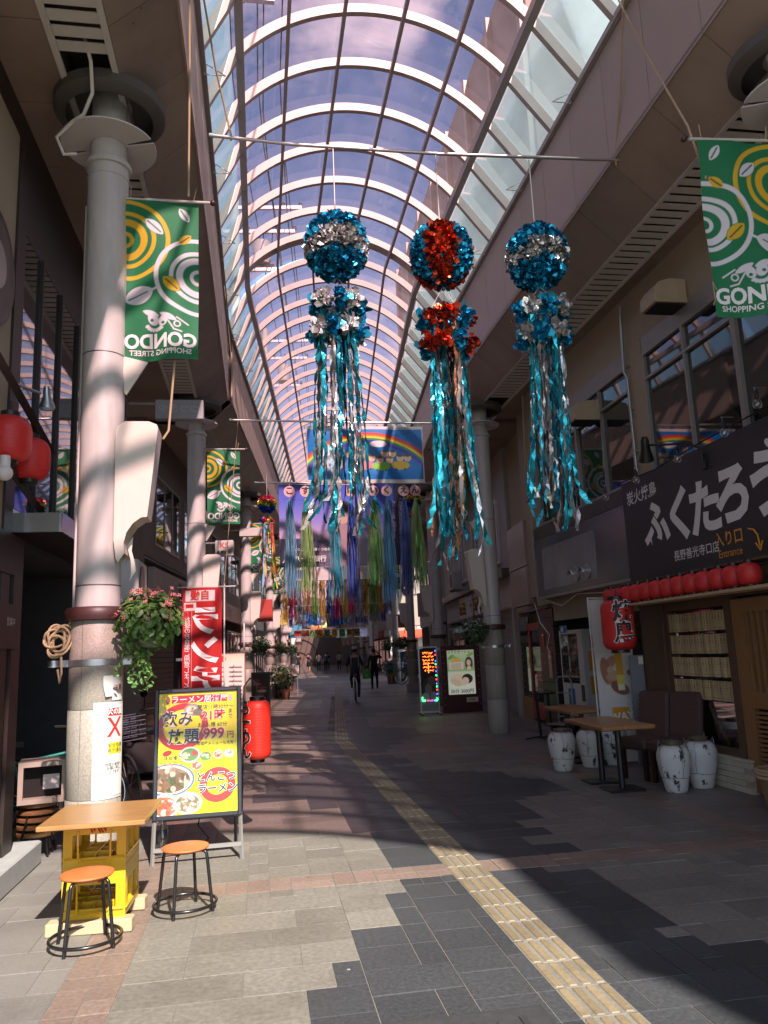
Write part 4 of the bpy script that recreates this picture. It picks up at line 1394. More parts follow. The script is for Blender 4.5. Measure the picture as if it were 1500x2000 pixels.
for (y_, z_, w_, h_, c_, lb) in ((14.75, 1.55, .10, .28, (.5, .07, .03), 'small red vertical sticker on the dark tiles left of the vending machine'), (14.45, .95, .16, .5, (.5, .36, .33), 'pale pink notice below the red sticker by the vending machine')):
    t = thing('wall_sticker', lb, 'sticker', (5.55, y_, z_))
    mb = MB(); mb.box((0, 0, h_ / 2), (.006, w_, h_)); mb.build('sheet', mat('sticker_%d' % int(z_ * 10), c_, .5, var=.3, nscale=14), t)
    mb = MB(); mb.box((-.0045, 0, h_ * .8), (.002, w_ * .7, h_ * .12)); mb.build('print_band', M_txtw, t)
pr = thing('tile_pier', 'dark tiled wall pier between the red door and the vending machine', 'wall', (5.9, 14.6, 0))
for k in range(13):
    mb = MB(); mb.bx(-.34, .4, -.42, .38, .004 + k * .175, .17 + k * .175); mb.build('tile_course', M_darktile, pr)
# ================================================================ left corner shop
XA = -1.95
M_beigeL = mat('beige_panel', (0.42, 0.35, 0.255), 0.7, var=0.05, nscale=3, dirt=0.08)
M_dkwood = mat('umber_frame', (0.028, 0.018, 0.015), 0.45, var=0.25, nscale=8)
M_slate = mat('slate_wall', (0.055, 0.056, 0.064), 0.75, var=0.25, nscale=5, dirt=0.1)
M_concrete = mat('concrete', (0.33, 0.32, 0.31), 0.8, var=0.15, nscale=10, bump=0.1, bscale=60, dirt=0.3)
M_canopyglass = mat('canopy_edge', (0.35, 0.36, 0.36), 0.15, metal=0.6, var=0.1)
cs = thing('corner_shop', 'dark framed corner shop with beige upper wall at the left edge', 'building', (XA, 6, 0))
pbx(cs, 'upper_wall', M_beigeL, (XA - .25, XA, 1.0, 6.22, 2.62, 6.0))
pbx(cs, 'frame_post', M_dkwood, (XA - .1, XA + .02, 6.22, 6.42, 0, 5.7), (XA - .1, XA + .03, 6.50, 6.72, 0, 2.62), (XA - .1, XA + .03, 5.0, 6.5, 2.3, 2.62), (XA - .08, XA + .02, 5.0, 6.5, 0, .28))
pbx(cs, 'shop_glass', M_pane, (XA - .06, XA - .05, 3.0, 6.5, .28, 2.3))
pbx(cs, 'transom_box', M_dkwood, (XA - .05, XA + .06, 5.6, 6.6, 1.72, 2.06))
text('営業中', .07, M_txtw, cs, Matrix.Translation(-Vector(cs.location)) @ face_right(XA + .064, 6.35, 1.92))
pbx(cs, 'dark_cladding', M_dkwood, (XA - .2, XA - .02, 6.42, 9.4, 5.3, 6.42), (XA - .25, XA - .02, 1.0, 6.42, 6.0, 6.42))
cw = MB()
for y_ in (6.46, 7.05, 7.75, 8.5, 9.3):
    cw.bx(XA - .06, XA + .01, y_ - .02, y_ + .02, 2.84, 5.3)
wf = cw.build('curtain_wall', M_dkwood, cs, world=True)
for a, b in ((6.48, 7.03), (7.07, 7.73), (7.77, 8.48), (8.52, 9.28)):
    q = MB(); q.bx(XA - .03, XA - .02, a, b, 2.86, 5.28)
    q.v = [(x - cs.location.x, y - cs.location.y, z) for x, y, z in q.v]
    q.build('pane', M_pane, wf)
pbx(cs, 'canopy_slab', M_dkwood, (XA - .1, XA + .34, 6.6, 9.3, 2.66, 2.70))
pbx(cs, 'canopy_edge', M_canopyglass, (XA + .34, XA + .36, 6.58, 9.32, 2.66, 2.82), (XA - .1, XA + .34, 6.57, 6.59, 2.66, 2.82))
pbx(cs, 'recess_wall', M_slate, (-4.6, -4.5, 6.6, 10.0, 0, 2.7), (-4.5, XA - .02, 9.6, 9.7, 0, 2.7), (-4.5, XA - .12, 6.62, 6.70, 0, 2.7))
pbx(cs, 'recess_ceiling', M_slate, (-4.5, XA - .05, 6.6, 9.7, 2.60, 2.655))
st = MB(); st.bevbox((XA - .08, 6.2, .09), (.50, 1.7, .18), .012)
so = st.build('stone_step', M_concrete)
tag(so, 'pale concrete step at the foot of the corner shop', 'step')
so.location = (0, 0, 0)
# round metal crest at the left edge
rd = thing('round_crest', 'dark round metal plaque on the beige wall at the left edge', 'plaque', (XA + .02, 5.66, 4.55))
mb = MB(); mb.lathe([(.46, 0), (.46, .02), (.42, .04), (.36, .03)], 40, 0, Matrix.Rotation(R(90), 4, 'Y')); mb.build('disc', mat('old_bronze', (0.09, 0.08, 0.075), 0.4, metal=0.5, var=0.3), rd, 40)
mb = MB(); mb.lathe([(.2, .028), (.18, .05), (.02, .06)], 24, 0, Matrix.Rotation(R(90), 4, 'Y')); mb.build('boss', M_zinc, rd, 40)
# two red lanterns, their rail, spot lamp, bulb
for (y_, z_), lb in (((5.60, 3.33), 'nearer round red lantern hanging at the left edge'), ((6.10, 3.31), 'farther round red lantern hanging on the brown rail')):
    l_ = lantern('paper_lantern', lb, .15, .32, M_redl, (XA + .22, y_, z_), 36, 12, cap=.42, flat=.22, group='red lanterns on the brown rail')
    mb = MB(); mb.tube([(0, 0, .03), (0, 0, .12)], .008, 5); mb.build('hook', M_black, l_)
rl = thing('lantern_rail', 'dark brown timber rails carrying two red lanterns', 'rail', (XA + .1, 6, 3.2))
for z0, z1 in ((3.72, 3.44), (3.06, 2.80)):
    mb = MB(); mb.tube([(XA + .13, 5.0, z0 + .16), (XA + .15, 7.0, z1)], .035, 4); mb.build('rail', M_dkwood, rl, world=True)
for p_, q_ in (((XA - .02, 6.55, 3.52), (XA + .14, 6.55, 3.52)), ((XA - .02, 6.9, 2.84), (XA + .14, 6.9, 2.84))):
    mb = MB(); mb.tube([p_, q_], .025, 4); mb.build('bracket', M_dkwood, rl, world=True)
sl_ = thing('spot_lamp', 'bare reflector spot lamp on a grey arm above the red lanterns', 'lamp', (XA - .05, 6.28, 3.84))
mb = MB(); mb.tube([(0, -.3, 0), (.05, .1, .02), (.2, .28, 0)], .014, 6); mb.build('arm', M_zinc, sl_)
mb = MB(); mb.lathe([(.022, .1), (.03, .06), (.03, .02), (.055, -.04), (.066, -.08)], 18, 0, Matrix.Translation((.24, .34, -.02)) @ Matrix.Rotation(R(14), 4, 'X')); mb.build('socket', M_zinc, sl_, 40)
mb = MB(); mb.lathe([(.066, -.08), (.05, -.105), (.005, -.11)], 18, 0, Matrix.Translation((.24, .34, -.02)) @ Matrix.Rotation(R(14), 4, 'X'), cap=False); mb.build('bulb', mat('lamp_lens'), sl_, 50)
wb = thing('globe_bulb', 'white globe bulb at the left edge under the red lanterns', 'bulb', (XA + .23, 5.5, 2.90))
mb = MB(); mb.ball((0, 0, 0), .055, 16); mb.build('globe', M_white, wb, 60)
mb = MB(); mb.lathe([(.035, .04), (.035, .12)], 12); mb.build('socket', M_white, wb, 40)

# ---------------------------------------------------------------- crate table and stools
M_yel = mat('crate_yellow', (0.72, 0.44, 0.015), 0.35, var=0.06, nscale=5, dirt=0.15)
M_top = mat('plank_top', (0.38, 0.19, 0.07), 0.3, var=0.55, nscale=3.5, stretch=(1.2, 16, 12), dirt=0.4)
ct = thing('plank_tabletop', 'varnished plank tabletop lying on the yellow crates', 'table', (-.96, 5.20, .655), R(-1))
mb = MB(); mb.bevbox((0, 0, .012), (.60, .68, .028), .004); mb.build('board', M_top, ct)
def crate(label, z):
    c = thing('bottle_crate', label, 'crate', (-1.0, 5.42, z), R(-2), group='yellow bottle crates')
    W, D, H = .37, .44, .29
    for sy, nm in ((-1, 'front_panel'), (1, 'back_panel')):
        mb = MB()
        y_ = sy * (D / 2 - .01)
        mb.bx(-W / 2, W / 2, y_ - .009, y_ + .009, .19, H); mb.bx(-W / 2, W / 2, y_ - .009, y_ + .009, 0, .055)
        mb.bx(-W / 2, -W / 2 + .055, y_ - .009, y_ + .009, .055, .19); mb.bx(W / 2 - .055, W / 2, y_ - .009, y_ + .009, .055, .19)
        pts = [(-W / 2 + .01, y_ + sy * .014, .05), (-.09, y_ + sy * .014, .05), (-.07, y_ + sy * .014, .035), (.07, y_ + sy * .014, .035), (.09, y_ + sy * .014, .05), (W / 2 - .01, y_ + sy * .014, .05)]
        mb.tube(pts, .009, 5)
        mb.bx(-.10, -.09, y_ + sy * .009, y_ + sy * .018, .02, .21); mb.bx(.09, .10, y_ + sy * .009, y_ + sy * .018, .02, .21)
        mb.build(nm, M_yel, c)
    for sx in (-1, 1):
        mb = MB()
        x_ = sx * (W / 2 - .01)
        mb.bx(x_ - .009, x_ + .009, -D / 2 + .02, D / 2 - .02, .19, H - .002); mb.bx(x_ - .009, x_ + .009, -D / 2 + .02, D / 2 - .02, .002, .055)
        for q in (-.18, -.02, .14):
            mb.bx(x_ - .009, x_ + .009, q, q + .05, .055, .19)
        mb.tube([(x_ + sx * .012, -D / 2 + .02, .05), (x_ + sx * .012, D / 2 - .02, .05)], .008, 5)
        mb.build('side_panel', M_yel, c)
    mb = MB(); mb.bx(-W / 2 + .02, W / 2 - .02, -D / 2 + .02, D / 2 - .02, .012, .02)
    for k in range(1, 4):
        mb.bx(-W / 2 + .02, W / 2 - .02, -D / 2 + k * .11 - .002, -D / 2 + k * .11 + .002, .02, .07)
    for k in range(1, 4):
        mb.bx(-W / 2 + k * .0925 - .002, -W / 2 + k * .0925 + .002, -D / 2 + .02, D / 2 - .02, .02, .07)
    mb.build('divider', M_yel, c)
    mb = MB(); mb.bx(-.055, .055, -D / 2 - .003, -D / 2 - .001, .262, .280); mb.build('red_label', M_txtr, c)
    mb = MB()
    for k in range(8):
        mb.bx(-.03 + k * .0075, -.025 + k * .0075, -D / 2 - .0045, -D / 2 - .003, .267, .275)
    mb.build('label_print', mat('label_pink', (.7, .35, .3), .5), c)
    bst = MB()
    for k in range(9):
        a = random.uniform(-.06, .06)
        bst.tube([(-.07 + k * .017, -D / 2 - .002, .235 + a * .3), (-.05 + k * .014, -D / 2 - .002, .228 + .01 * math.sin(k * 2)), (-.045 + k * .016, -D / 2 - .002, .215 - a * .3)], .0045, 4)
    bst.build('beast_emblem', M_txtr, c)
    return c
crate('lower yellow bottle crate standing on timber blocks', .075)
crate('upper yellow bottle crate directly under the plank tabletop', .365)
for (x_, y_, l_, rz_), lb in zip(((-1.02, 5.20, .50, R(-3)), (-.96, 5.60, .42, R(-4))), ('front timber block under the yellow crates', 'rear timber block under the yellow crates')):
    b = thing('timber_block', lb, 'block', (x_, y_, 0), rz_, group='timber blocks under the crates')
    mb = MB(); mb.bevbox((0, 0, .0375), (l_, .1, .074), .006); mb.build('beam', M_lath, b)
M_seat = mat('orange_seat', (0.66, 0.155, 0.05), 0.38, var=0.06, nscale=5)
M_tubek = mat('black_tube', (0.012, 0.011, 0.011), 0.25, var=0.2)
def stool(label, loc, rz):
    t = thing('round_stool', label, 'stool', loc, rz, group='orange round stools')
    mb = MB(); mb.lathe([(.10, .372), (.142, .375), (.150, .385), (.148, .393), (.13, .397), (.002, .399)], 40); mb.build('seat', M_seat, t, 50)
    for a in (45, 135, 225, 315):
        c_, s_ = math.cos(R(a)), math.sin(R(a))
        mb = MB(); mb.tube([(.09 * c_, .09 * s_, .368), (.125 * c_, .125 * s_, .366), (.142 * c_, .142 * s_, .352), (.148 * c_, .148 * s_, .32), (.185 * c_, .185 * s_, .0)], .0105, 10); mb.build('leg', M_tubek, t, 50)
    mb = MB(); mb.tube([(.196 * math.cos(a), .196 * math.sin(a), .05) for a in [2 * math.pi * i / 48 for i in range(48)]], .010, 10, closed=True); mb.build('foot_ring', M_tubek, t, 60)
    mb = MB(); mb.lathe([(.1, .362), (.1, .372)], 20); mb.build('seat_plate', M_tubek, t, 40)
    return t
stool('nearest orange stool in front of the yellow crates', (-1.0, 4.97, 0), R(20))
stool('orange stool in front of the yellow menu board', (-.49, 5.44, 0), R(28))

# ---------------------------------------------------------------- yellow menu A-board
ab = thing('menu_board', 'black framed menu board with a yellow ramen poster', 'sign', (-.505, 6.66, 0), R(2))
TILT = Matrix.Translation((0, .0, .33)) @ Matrix.Rotation(R(-6), 4, 'X')
mb = MB()
Wb, Hb = .70, 1.02
for a, b, c_, d in ((-Wb / 2, -Wb / 2 + .035, 0, Hb), (Wb / 2 - .035, Wb / 2, 0, Hb), (-Wb / 2 + .03, Wb / 2 - .03, Hb - .035, Hb), (-Wb / 2 + .03, Wb / 2 - .03, 0, .035)):
    mb.bevbox(((a + b) / 2, 0, (c_ + d) / 2), (b - a, .05, d - c_), .008, M=TILT)
mb.build('frame', mat('board_frame', (0.03, 0.033, 0.04), 0.35, var=.1), ab)
mb = MB(); mb.box((0, .012, Hb / 2), (Wb - .05, .02, Hb - .05), M=TILT); mb.build('back_panel', M_black, ab)
for sx in (-1, 1):
    mb = MB(); mb.tube([(sx * .345, -.03, 0), (sx * .335, .01, .36)], .016, 4); mb.build('front_leg', M_frame, ab)
    mb = MB(); mb.tube([(sx * .30, .42, 0), (sx * .30, .15, 1.25)], .014, 4); mb.build('rear_leg', M_black, ab)
mb = MB(); mb.box((0, -.025, .115), (.68, .02, .03)); mb.build('rail', M_frame, ab)
mb = MB(); mb.box((0, .36, .27), (.60, .02, .03)); mb.build('rear_rail', M_black, ab)
cw_, ch_ = Wb - .07, Hb - .07
cv = Canvas(cw_, ch_, 330, '#e9d51f')
cv.rect(.10, .55, .868, .93, '#b3262a').ell(.07, .895, .018, .032, '#8c4a3a').ell(.575, .895, .018, .032, '#b9a79a')
cv.ring(.19, .68, .17, .05, '#b3262a', .06).ell(.19, .68, .13, .13, '#e9d51f')
cv.ell(.27, .81, .07, .05, '#8f8a78').ell(.26, .81, .045, .032, '#c9bfa8').ell(.31, .79, .04, .03, '#6f6a58')
cv.ell(.07, .475, .038, .022, '#b3262a', .25)
cv.ell(.25, .455, .082, .062, '#b9c2b4').ell(.25, .455, .068, .05, '#5c7c4c').ell(.22, .45, .03, .025, '#cbb98e').ell(.29, .465, .026, .02, '#a5433c')
for x_, y_, c1, c2, r_ in ((.375, .435, '#6d7a55', '#4f8c3a', .046), (.475, .445, '#c3b7a2', '#c9482c', .042), (.565, .45, '#aab4ae', '#d6d8d2', .042), (.305, .365, '#a98f80', '#a0554a', .045)):
    cv.ell(x_, y_, r_, r_ * .8, c1).ell(x_, y_, r_ * .7, r_ * .55, c2).ell(x_ + .01, y_ + .008, r_ * .3, r_ * .2, '#e6ddd0')
_r = random.Random(77)
def bowl(cx, cy, rx, ry, rim, broth, bits, n):
    cv.ell(cx, cy, rx, ry, rim).ell(cx, cy, rx * .9, ry * .88, '#e4dfe2').ell(cx, cy - ry * .02, rx * .82, ry * .78, broth)
    for _k in range(n):
        _a, _q = _r.uniform(0, 6.28), math.sqrt(_r.random()) * .72
        cv.ell(cx + rx * _q * math.cos(_a), cy + ry * _q * math.sin(_a), rx * _r.uniform(.05, .24), ry * _r.uniform(.05, .22), _r.choice(bits), _r.uniform(0, 3), .85)
bowl(.09, .27, .20, .125, '#5f6f92', '#6b5540', ['#9c7f6e', '#b59583', '#7d5f4a', '#3f5138', '#8a6f5e', '#c4ab98', '#57452f'], 42)
bowl(.06, .07, .115, .095, '#a9a4b8', '#9a6a52', ['#c9b0a4', '#b4493a', '#d8c8bc', '#8f5a48', '#c85a44'], 30)
bowl(.235, .085, .115, .085, '#979cb0', '#75684f', ['#c9b2a8', '#b79c90', '#5c7048', '#8a7460', '#d6c6bc'], 30)
for _x, _y in ((.25, .455), (.375, .435), (.475, .445), (.565, .45), (.305, .365), (.27, .81)):
    for _k in range(14):
        cv.ell(_x + _r.gauss(0, .018), _y + _r.gauss(0, .014), _r.uniform(.003, .011), _r.uniform(.003, .009), _r.choice(['#c9b9a4', '#7a5a44', '#56743e', '#b3503e', '#e0d8cc', '#8a6a50']), 0, .8)
cv.ring(.47, .21, .11, .06, '#b63a3c', .04)
cv.noise(.05)
PM = Matrix.Translation((0, -.006, .035)) 
poster = cv.build('poster', print_mat('print_gloss', 0.12), ab, TILT @ Matrix.Translation((0, -.004, .035)) @ Matrix.Rotation(R(90), 4, 'X'))
def ptx(body, size, m, x, y, bold=0.0, out=None, **kw):
    base = TILT @ Matrix.Translation((-cw_ / 2 + x, -.0075, .035 + y)) @ Matrix.Rotation(R(90), 4, 'X')
    if out:
        text(body, size, out, ab, base, bold=bold * .6 + .028, **kw)
        base = TILT @ Matrix.Translation((-cw_ / 2 + x, -.009, .035 + y)) @ Matrix.Rotation(R(90), 4, 'X')
    return text(body, size, m, ab, base, bold=bold * .45, **kw)
M_ptk = mat('poster_grey', (0.05, 0.055, 0.065), 0.4)
M_ptr = mat('poster_crimson', (0.42, 0.04, 0.05), 0.4)
ptx('ラーメン居酒屋', .066, M_txtw, .325, .892, .03)
ptx('飲み', .125, M_ptk, .15, .735, .035, M_txtw)
ptx('放題', .125, M_ptk, .20, .595, .035, M_txtw)
ptx('開店11時30分～', .042, M_ptk, .455, .825, .01)
ptx('21時', .095, M_ptr, .44, .755, .05, M_txtw)
ptx('まで', .042, M_ptk, .575, .765, .01, vertical=True)
ptx('お1人様 60分', .042, M_ptk, .43, .682, .01)
ptx('999', .115, M_ptr, .44, .61, .06, M_txtw)
ptx('円', .06, M_ptr, .575, .595, .03)
ptx('居酒屋メニューも充実!!', .030, M_ptk, .46, .535, .01)
ptx('味自慢の', .036, M_ptk, .115, .435, .02)
ptx('とんかつ', .042, M_ptr, .12, .395, .02)
ptx('とんこつ', .082, M_ptk, .46, .27, .05, M_txtw)
ptx('ラーメン', .082, M_ptk, .47, .18, .05, M_txtw)
# red floor lantern by the board
rl2 = lantern('paper_lantern', 'bright red standing paper lantern right beside the yellow menu board', .125, .52, M_redl2, (-.03, 7.35, 1.19), 40, 20, cap=.52, flat=.72)
for k, ch in enumerate('らーめん'):
    wrap(rl2, ch, .15, M_txtw, .125, R(-58), -.07 - k * .125, bold=.05, off=.0035)
    wrap(rl2, ch, .15, M_txtk, .125, R(-58), -.07 - k * .125, bold=.02, off=.006)
mb = MB(); mb.tube([(0, 0, .04), (0, .02, .14), (-.06, .08, .2), (-.12, .22, .12), (-.15, .3, -1.19)], .007, 6); mb.build('stand_wire', M_black, rl2)
# small things in and around
bt = thing('water_bottle', 'clear water bottle standing behind the plank table', 'bottle', (-.82, 7.0, 0))
mb = MB(); mb.lathe([(.045, 0), (.05, .01), (.05, .19), (.045, .2), (.05, .21), (.018, .285), (.018, .3)], 20); mb.build('body', glass_mat('pet', (.85, .87, .88), gloss=.12), bt, 50)
mb = MB(); mb.lathe([(.02, .3), (.02, .325)], 14); mb.build('cap', M_lath, bt, 40)

# ---------------------------------------------------------------- notices on the nearest column
nt = thing('column_notice', 'plastic sheathed dog notice wrapped on the nearest column', 'notice', (-1.22, 6.2, 0))
def onc(r):
    return lambda x, y, z: (math.sin(R(46) + x / r) * r, -math.cos(R(46) + x / r) * r, y)
mb = MB()
mb.grid(12, 2, lambda u, v: onc(.199)((u - .5) * .27, .62 + v * .68, 0)); mb.build('sleeve', mat('clear_sleeve', (.52, .52, .54), 0.2, var=.1), nt, 60)
mb = MB(); mb.grid(10, 2, lambda u, v: onc(.2012)((u - .38) * .20, .64 + v * .64, 0)); mb.build('sheet', mat('paper', (.62, .6, .58), 0.6, var=.05), nt, 60)
mb = MB(); mb.grid(8, 2, lambda u, v: onc(.2025)(-.03 + u * .14, 1.20 + v * .055, 0)); mb.build('red_heading', M_txtr, nt)
text('犬の糞', .05, M_txtw, nt, None, curve=lambda x, y, z: onc(.2035)(.035 + x, 1.228 + y, 0), bold=.02)
mb = MB()
for sgn in (1, -1):
    mb.grid(8, 2, lambda u, v: onc(.2025)(.03 + (u - .5) * .11 + (v - .5) * .028, 1.12 + sgn * (u - .5) * .14, 0))
mb.build('red_cross', M_txtr, nt)
mb = MB(); mb.grid(8, 2, lambda u, v: onc(.2025)(-.02 + u * .12, .93 + v * .08, 0)); mb.build('yellow_strip', mat('print_yellow', (.72, .6, .03), 0.6), nt)
text('安全指導\n条例違反', .035, M_txtk, nt, None, curve=lambda x, y, z: onc(.2035)(.04 + x, .97 + y, 0))
text('地域の皆様へ\nお願い申し\n上げます', .026, M_txtk, nt, None, curve=lambda x, y, z: onc(.2035)(.03 + x, .83 + y, 0))
mb = MB(); mb.grid(8, 2, lambda u, v: onc(.2015)(.0 + u * .11, 1.31 + v * .17, 0)); mb.build('upper_notice', MATS['paper'], nt, 60)
text('注意', .05, M_txtr, nt, None, curve=lambda x, y, z: onc(.203)(.055 + x, 1.40 + y, 0))
mb = MB(); mb.grid(4, 6, lambda u, v: (onc(.205)(-.05 + u * .05, 1.34 + v * .15, 0)[0] - .02 * (1 - u) * math.sin(v * 2), onc(.205)(-.05 + u * .05, 0, 0)[1] - .02 * (1 - u), 1.34 + v * .15)); mb.build('curled_flap', MATS['paper'], nt, 60)
# rope coil on the strap
rc = thing('rope_coil', 'coil of straw coloured rope hung left of the nearest column', 'rope', (-1.47, 6.12, 1.6))
mb = MB()
for k in range(7):
    ph, rx, rz = random.uniform(0, 6), random.uniform(.05, .09), random.uniform(.06, .11)
    cx, cz = random.uniform(-.02, .06), random.uniform(.08, .20)
    mb.tube([(cx + rx * math.cos(a), -.03 + .02 * math.sin(a * 2 + k), cz + rz * math.sin(a + .3 * math.sin(ph))) for a in [2 * math.pi * i / 22 for i in range(22)]], .009, 6, closed=True)
mb.tube([(.10, 0, .12), (.13, -.03, .0), (.12, -.04, -.03), (.09, -.02, .1)], .009, 6)
mb.tube([(.02, -.03, .05), (.03, -.05, -.08), (.02, -.05, -.15), (.0, -.04, -.05)], .009, 6)
mb.tube([(.06, -.02, .26), (.12, .0, .42)], .009, 6)
mb.build('coil', M_rope, rc, 60)
cp = thing('conduit_pipe', 'thin grey conduit running up beside the nearest column', 'pipe', (-1.42, 6.25, 1.7))
mb = MB(); mb.tube([(-1.42, 6.2, 1.75), (-1.405, 6.2, 1.9), (-1.40, 6.22, 2.0), (-1.40, 6.25, 5.4)], .014, 8); mb.build('tube', M_steel, cp, 50, world=True)
wr = thing('curved_conduit', 'bent white conduit hanging from the louvre to the column plate', 'pipe', (-1.3, 6.0, 6.0))
mb = MB(); mb.tube([(-1.30, 5.55, 6.42), (-1.27, 5.65, 6.30), (-1.28, 5.78, 6.12), (-1.36, 5.86, 5.98), (-1.45, 5.9, 5.94), (-1.6, 6.0, 5.86), (-1.55, 6.05, 5.74), (-1.45, 6.06, 5.76)], .016, 8); mb.build('tube', M_slat, wr, 60, world=True)

# ---------------------------------------------------------------- flowers and foliage
M_leaf = mat('leaf_green', (0.075, 0.155, 0.03), 0.5, var=0.3, nscale=9, rand=0.35)
M_leaf2 = mat('leaf_dark', (0.035, 0.085, 0.025), 0.5, var=0.3, nscale=9, rand=0.35)
M_fpink = mat('petal_pink', (0.62, 0.2, 0.21), 0.5, var=0.2, rand=0.2)
M_fwhite = mat('petal_white', (0.65, 0.63, 0.58), 0.5, var=0.1)
M_fred = mat('petal_rust', (0.42, 0.12, 0.04), 0.5, var=0.2, rand=0.2)
def foliage(rr, n, cen, rad, size, shell=.55, droop=0.0):
    mb = MB()
    for i in range(n):
        d = Vector((rr.gauss(0, 1), rr.gauss(0, 1), rr.gauss(0, 1))).normalized()
        k = shell + (1 - shell) * rr.random()
        k *= 1 + .16 * math.sin(d.x * 5 + 1) * math.cos(d.y * 4 + d.z * 3)
        p = Vector((cen[0] + d.x * rad[0] * k, cen[1] + d.y * rad[1] * k, cen[2] + d.z * rad[2] * k))
        nrm = (d + Vector((rr.gauss(0, .5), rr.gauss(0, .5), rr.gauss(.35, .5)))).normalized()
        u = nrm.orthogonal().normalized()
        u.rotate(Matrix.Rotation(rr.uniform(0, 6.28), 3, nrm))
        v = nrm.cross(u)
        s_ = size * rr.uniform(.6, 1.25)
        b = nrm * s_ * .18
        mb.add([p - u * s_, p - u * s_ * .3 + v * s_ * .62 + b, p + u * s_ * .6 + v * s_ * .45 + b, p + u * s_ * 1.05, p + u * s_ * .6 - v * s_ * .45 + b, p - u * s_ * .3 - v * s_ * .62 + b, p],
               [(0, 6, 1), (1, 6, 2), (2, 6, 3), (3, 6, 4), (4, 6, 5), (5, 6, 0)])
    return mb
def blossoms(rr, n, cen, rad, size, top=True):
    mb = MB()
    for i in range(n):
        d = Vector((rr.gauss(0, 1), rr.gauss(0, 1), abs(rr.gauss(.2, .9)) if top else rr.gauss(0, 1))).normalized()
        p = Vector((cen[0] + d.x * rad[0], cen[1] + d.y * rad[1], cen[2] + d.z * rad[2])) * 1.0 + d * rr.uniform(-.01, .03)
        for c in range(rr.randint(2, 4)):
            q = p + Vector((rr.gauss(0, 1), rr.gauss(0, 1), rr.gauss(0, 1))) * size * .9
            nrm = (d + Vector((rr.gauss(0, .5), rr.gauss(0, .5), rr.gauss(0, .5)))).normalized()
            u = nrm.orthogonal().normalized(); v = nrm.cross(u)
            for a in (0, 1.57, 3.14, 4.71):
                e = u * math.cos(a) + v * math.sin(a)
                f = u * math.cos(a + .8) + v * math.sin(a + .8)
                g_ = u * math.cos(a - .8) + v * math.sin(a - .8)
                mb.add([q, q + (e * .5 + f * .5) * size * .7 + nrm * size * .2, q + e * size + nrm * size * .15, q + (e * .5 + g_ * .5) * size * .7 + nrm * size * .2], [(0, 1, 2, 3)])
    return mb
def basket(label, sd, seed, flower, r=.22, vine=False, nl=420):
    t = thing('flower_basket', label, 'planter', group='hanging flower baskets')
    rr = random.Random(seed)
    s = 1 if sd == 'L' else -1
    c = (s * .42, -.22, 1.88)
    foliage(rr, nl, c, (r * 1.08, r * .98, r * 1.0), r * .15).build('foliage', M_leaf if flower is M_fpink else M_leaf2, t, 0)
    blossoms(rr, 40, c, (r * 1.12, r * 1.02, r * 1.04), r * .085).build('blossoms', flower, t)
    mb = MB(); mb.lathe([(.05, -.08), (.08, -.07), (.11, .03), (.115, .05)], 18, 0, Matrix.Translation((c[0], c[1], 1.76))); mb.build('pot', mat('pot_green', (.1, .12, .1), .6), t, 40)
    mb = MB(); mb.tube([(s * .19, -.05, 1.62), (s * .3, -.14, 1.62), (c[0], c[1], 1.64)], .012, 6); mb.build('bracket', M_zinc, t)
    if vine:
        vb = MB()
        for k in range(9):
            x0_, y0_ = c[0] - .12 + rr.uniform(-.1, .12), c[1] + rr.uniform(-.08, .08)
            L = rr.uniform(.2, .55)
            for j in range(int(L / .022)):
                p = Vector((x0_ + .03 * math.sin(j * .5 + k), y0_ + .02 * math.cos(j * .7), 1.72 - j * .022))
                f = foliage(rr, 2, p, (.03, .03, .02), .02)
                vb.add(f.v, f.f)
        vb.build('trailing_vine', M_leaf, t)
    return t
put(basket('bushy pink begonia basket hanging on the nearest column', 'L', 3, M_fpink, .225, True, 620), -1.22, 6.2)
put(basket('white flowering basket hanging beside the maroon poster case', 'R', 4, M_fwhite, .24), 4.40, 14.3)
put(basket('flower basket on the column left of the dark menu stand', 'L', 5, M_fwhite, .27), -1.12, 22.4)
put(basket('flower basket above the terracotta pot, left row', 'L', 6, M_fred, .25), -1.12, 30.5)
put(basket('small rust tinted basket on the fifth left column', 'L', 7, M_fred, .26), -1.12, 38.6)
put(basket('leafy basket on the plinth mounted right column', 'R', 8, M_fred, .27), 4.40, 30.5)
put(basket('leafy basket on the right column with the parked bicycle', 'R', 9, M_fred, .30), 4.40, 38.6)

cb_ = thing('floor_cable', 'thin black cable trailing under the yellow menu board', 'cable', (-.5, 6.9, 0))
mb = MB(); mb.tube([(.0, .12, .36), (-.03, .14, .2), (.06, .1, .1), (-.05, .05, .012), (-.3, .0, .008), (-.62, -.12, .008), (-.5, -.3, .008), (-.75, -.25, .008)], .006, 6); mb.build('lead', M_black, cb_, 60)
# ================================================================ green street banners
GB = Canvas(.60, 1.42, 210, '#1f7a4d')
cx, cy = .60, 1.06
for r_, w_ in ((.345, .036), (.235, .036), (.155, .058), (.055, .032)):
    GB.ring(cx, cy, r_, w_, '#dfb52c', .03)
cx, cy = .0, .74
for r_, w_ in ((.335, .036), (.215, .036), (.15, .055), (.055, .03)):
    GB.ring(cx, cy, r_, w_, '#e3dfe4', .03)
GB.leaf(.12, 1.31, .15, .07, 1.0, '#e3dfe4', '#1f7a4d').leaf(.36, 1.17, .21, .10, .75, '#1f7a4d').leaf(.36, 1.17, .20, .09, .75, '#e3dfe4', '#3c6b54')
GB.leaf(.11, 1.07, .13, .07, -.75, '#dfb52c', '#5f5a24').leaf(.22, .67, .19, .11, .75, '#1f7a4d').leaf(.22, .67, .18, .10, .75, '#dfb52c', '#5f5a24')
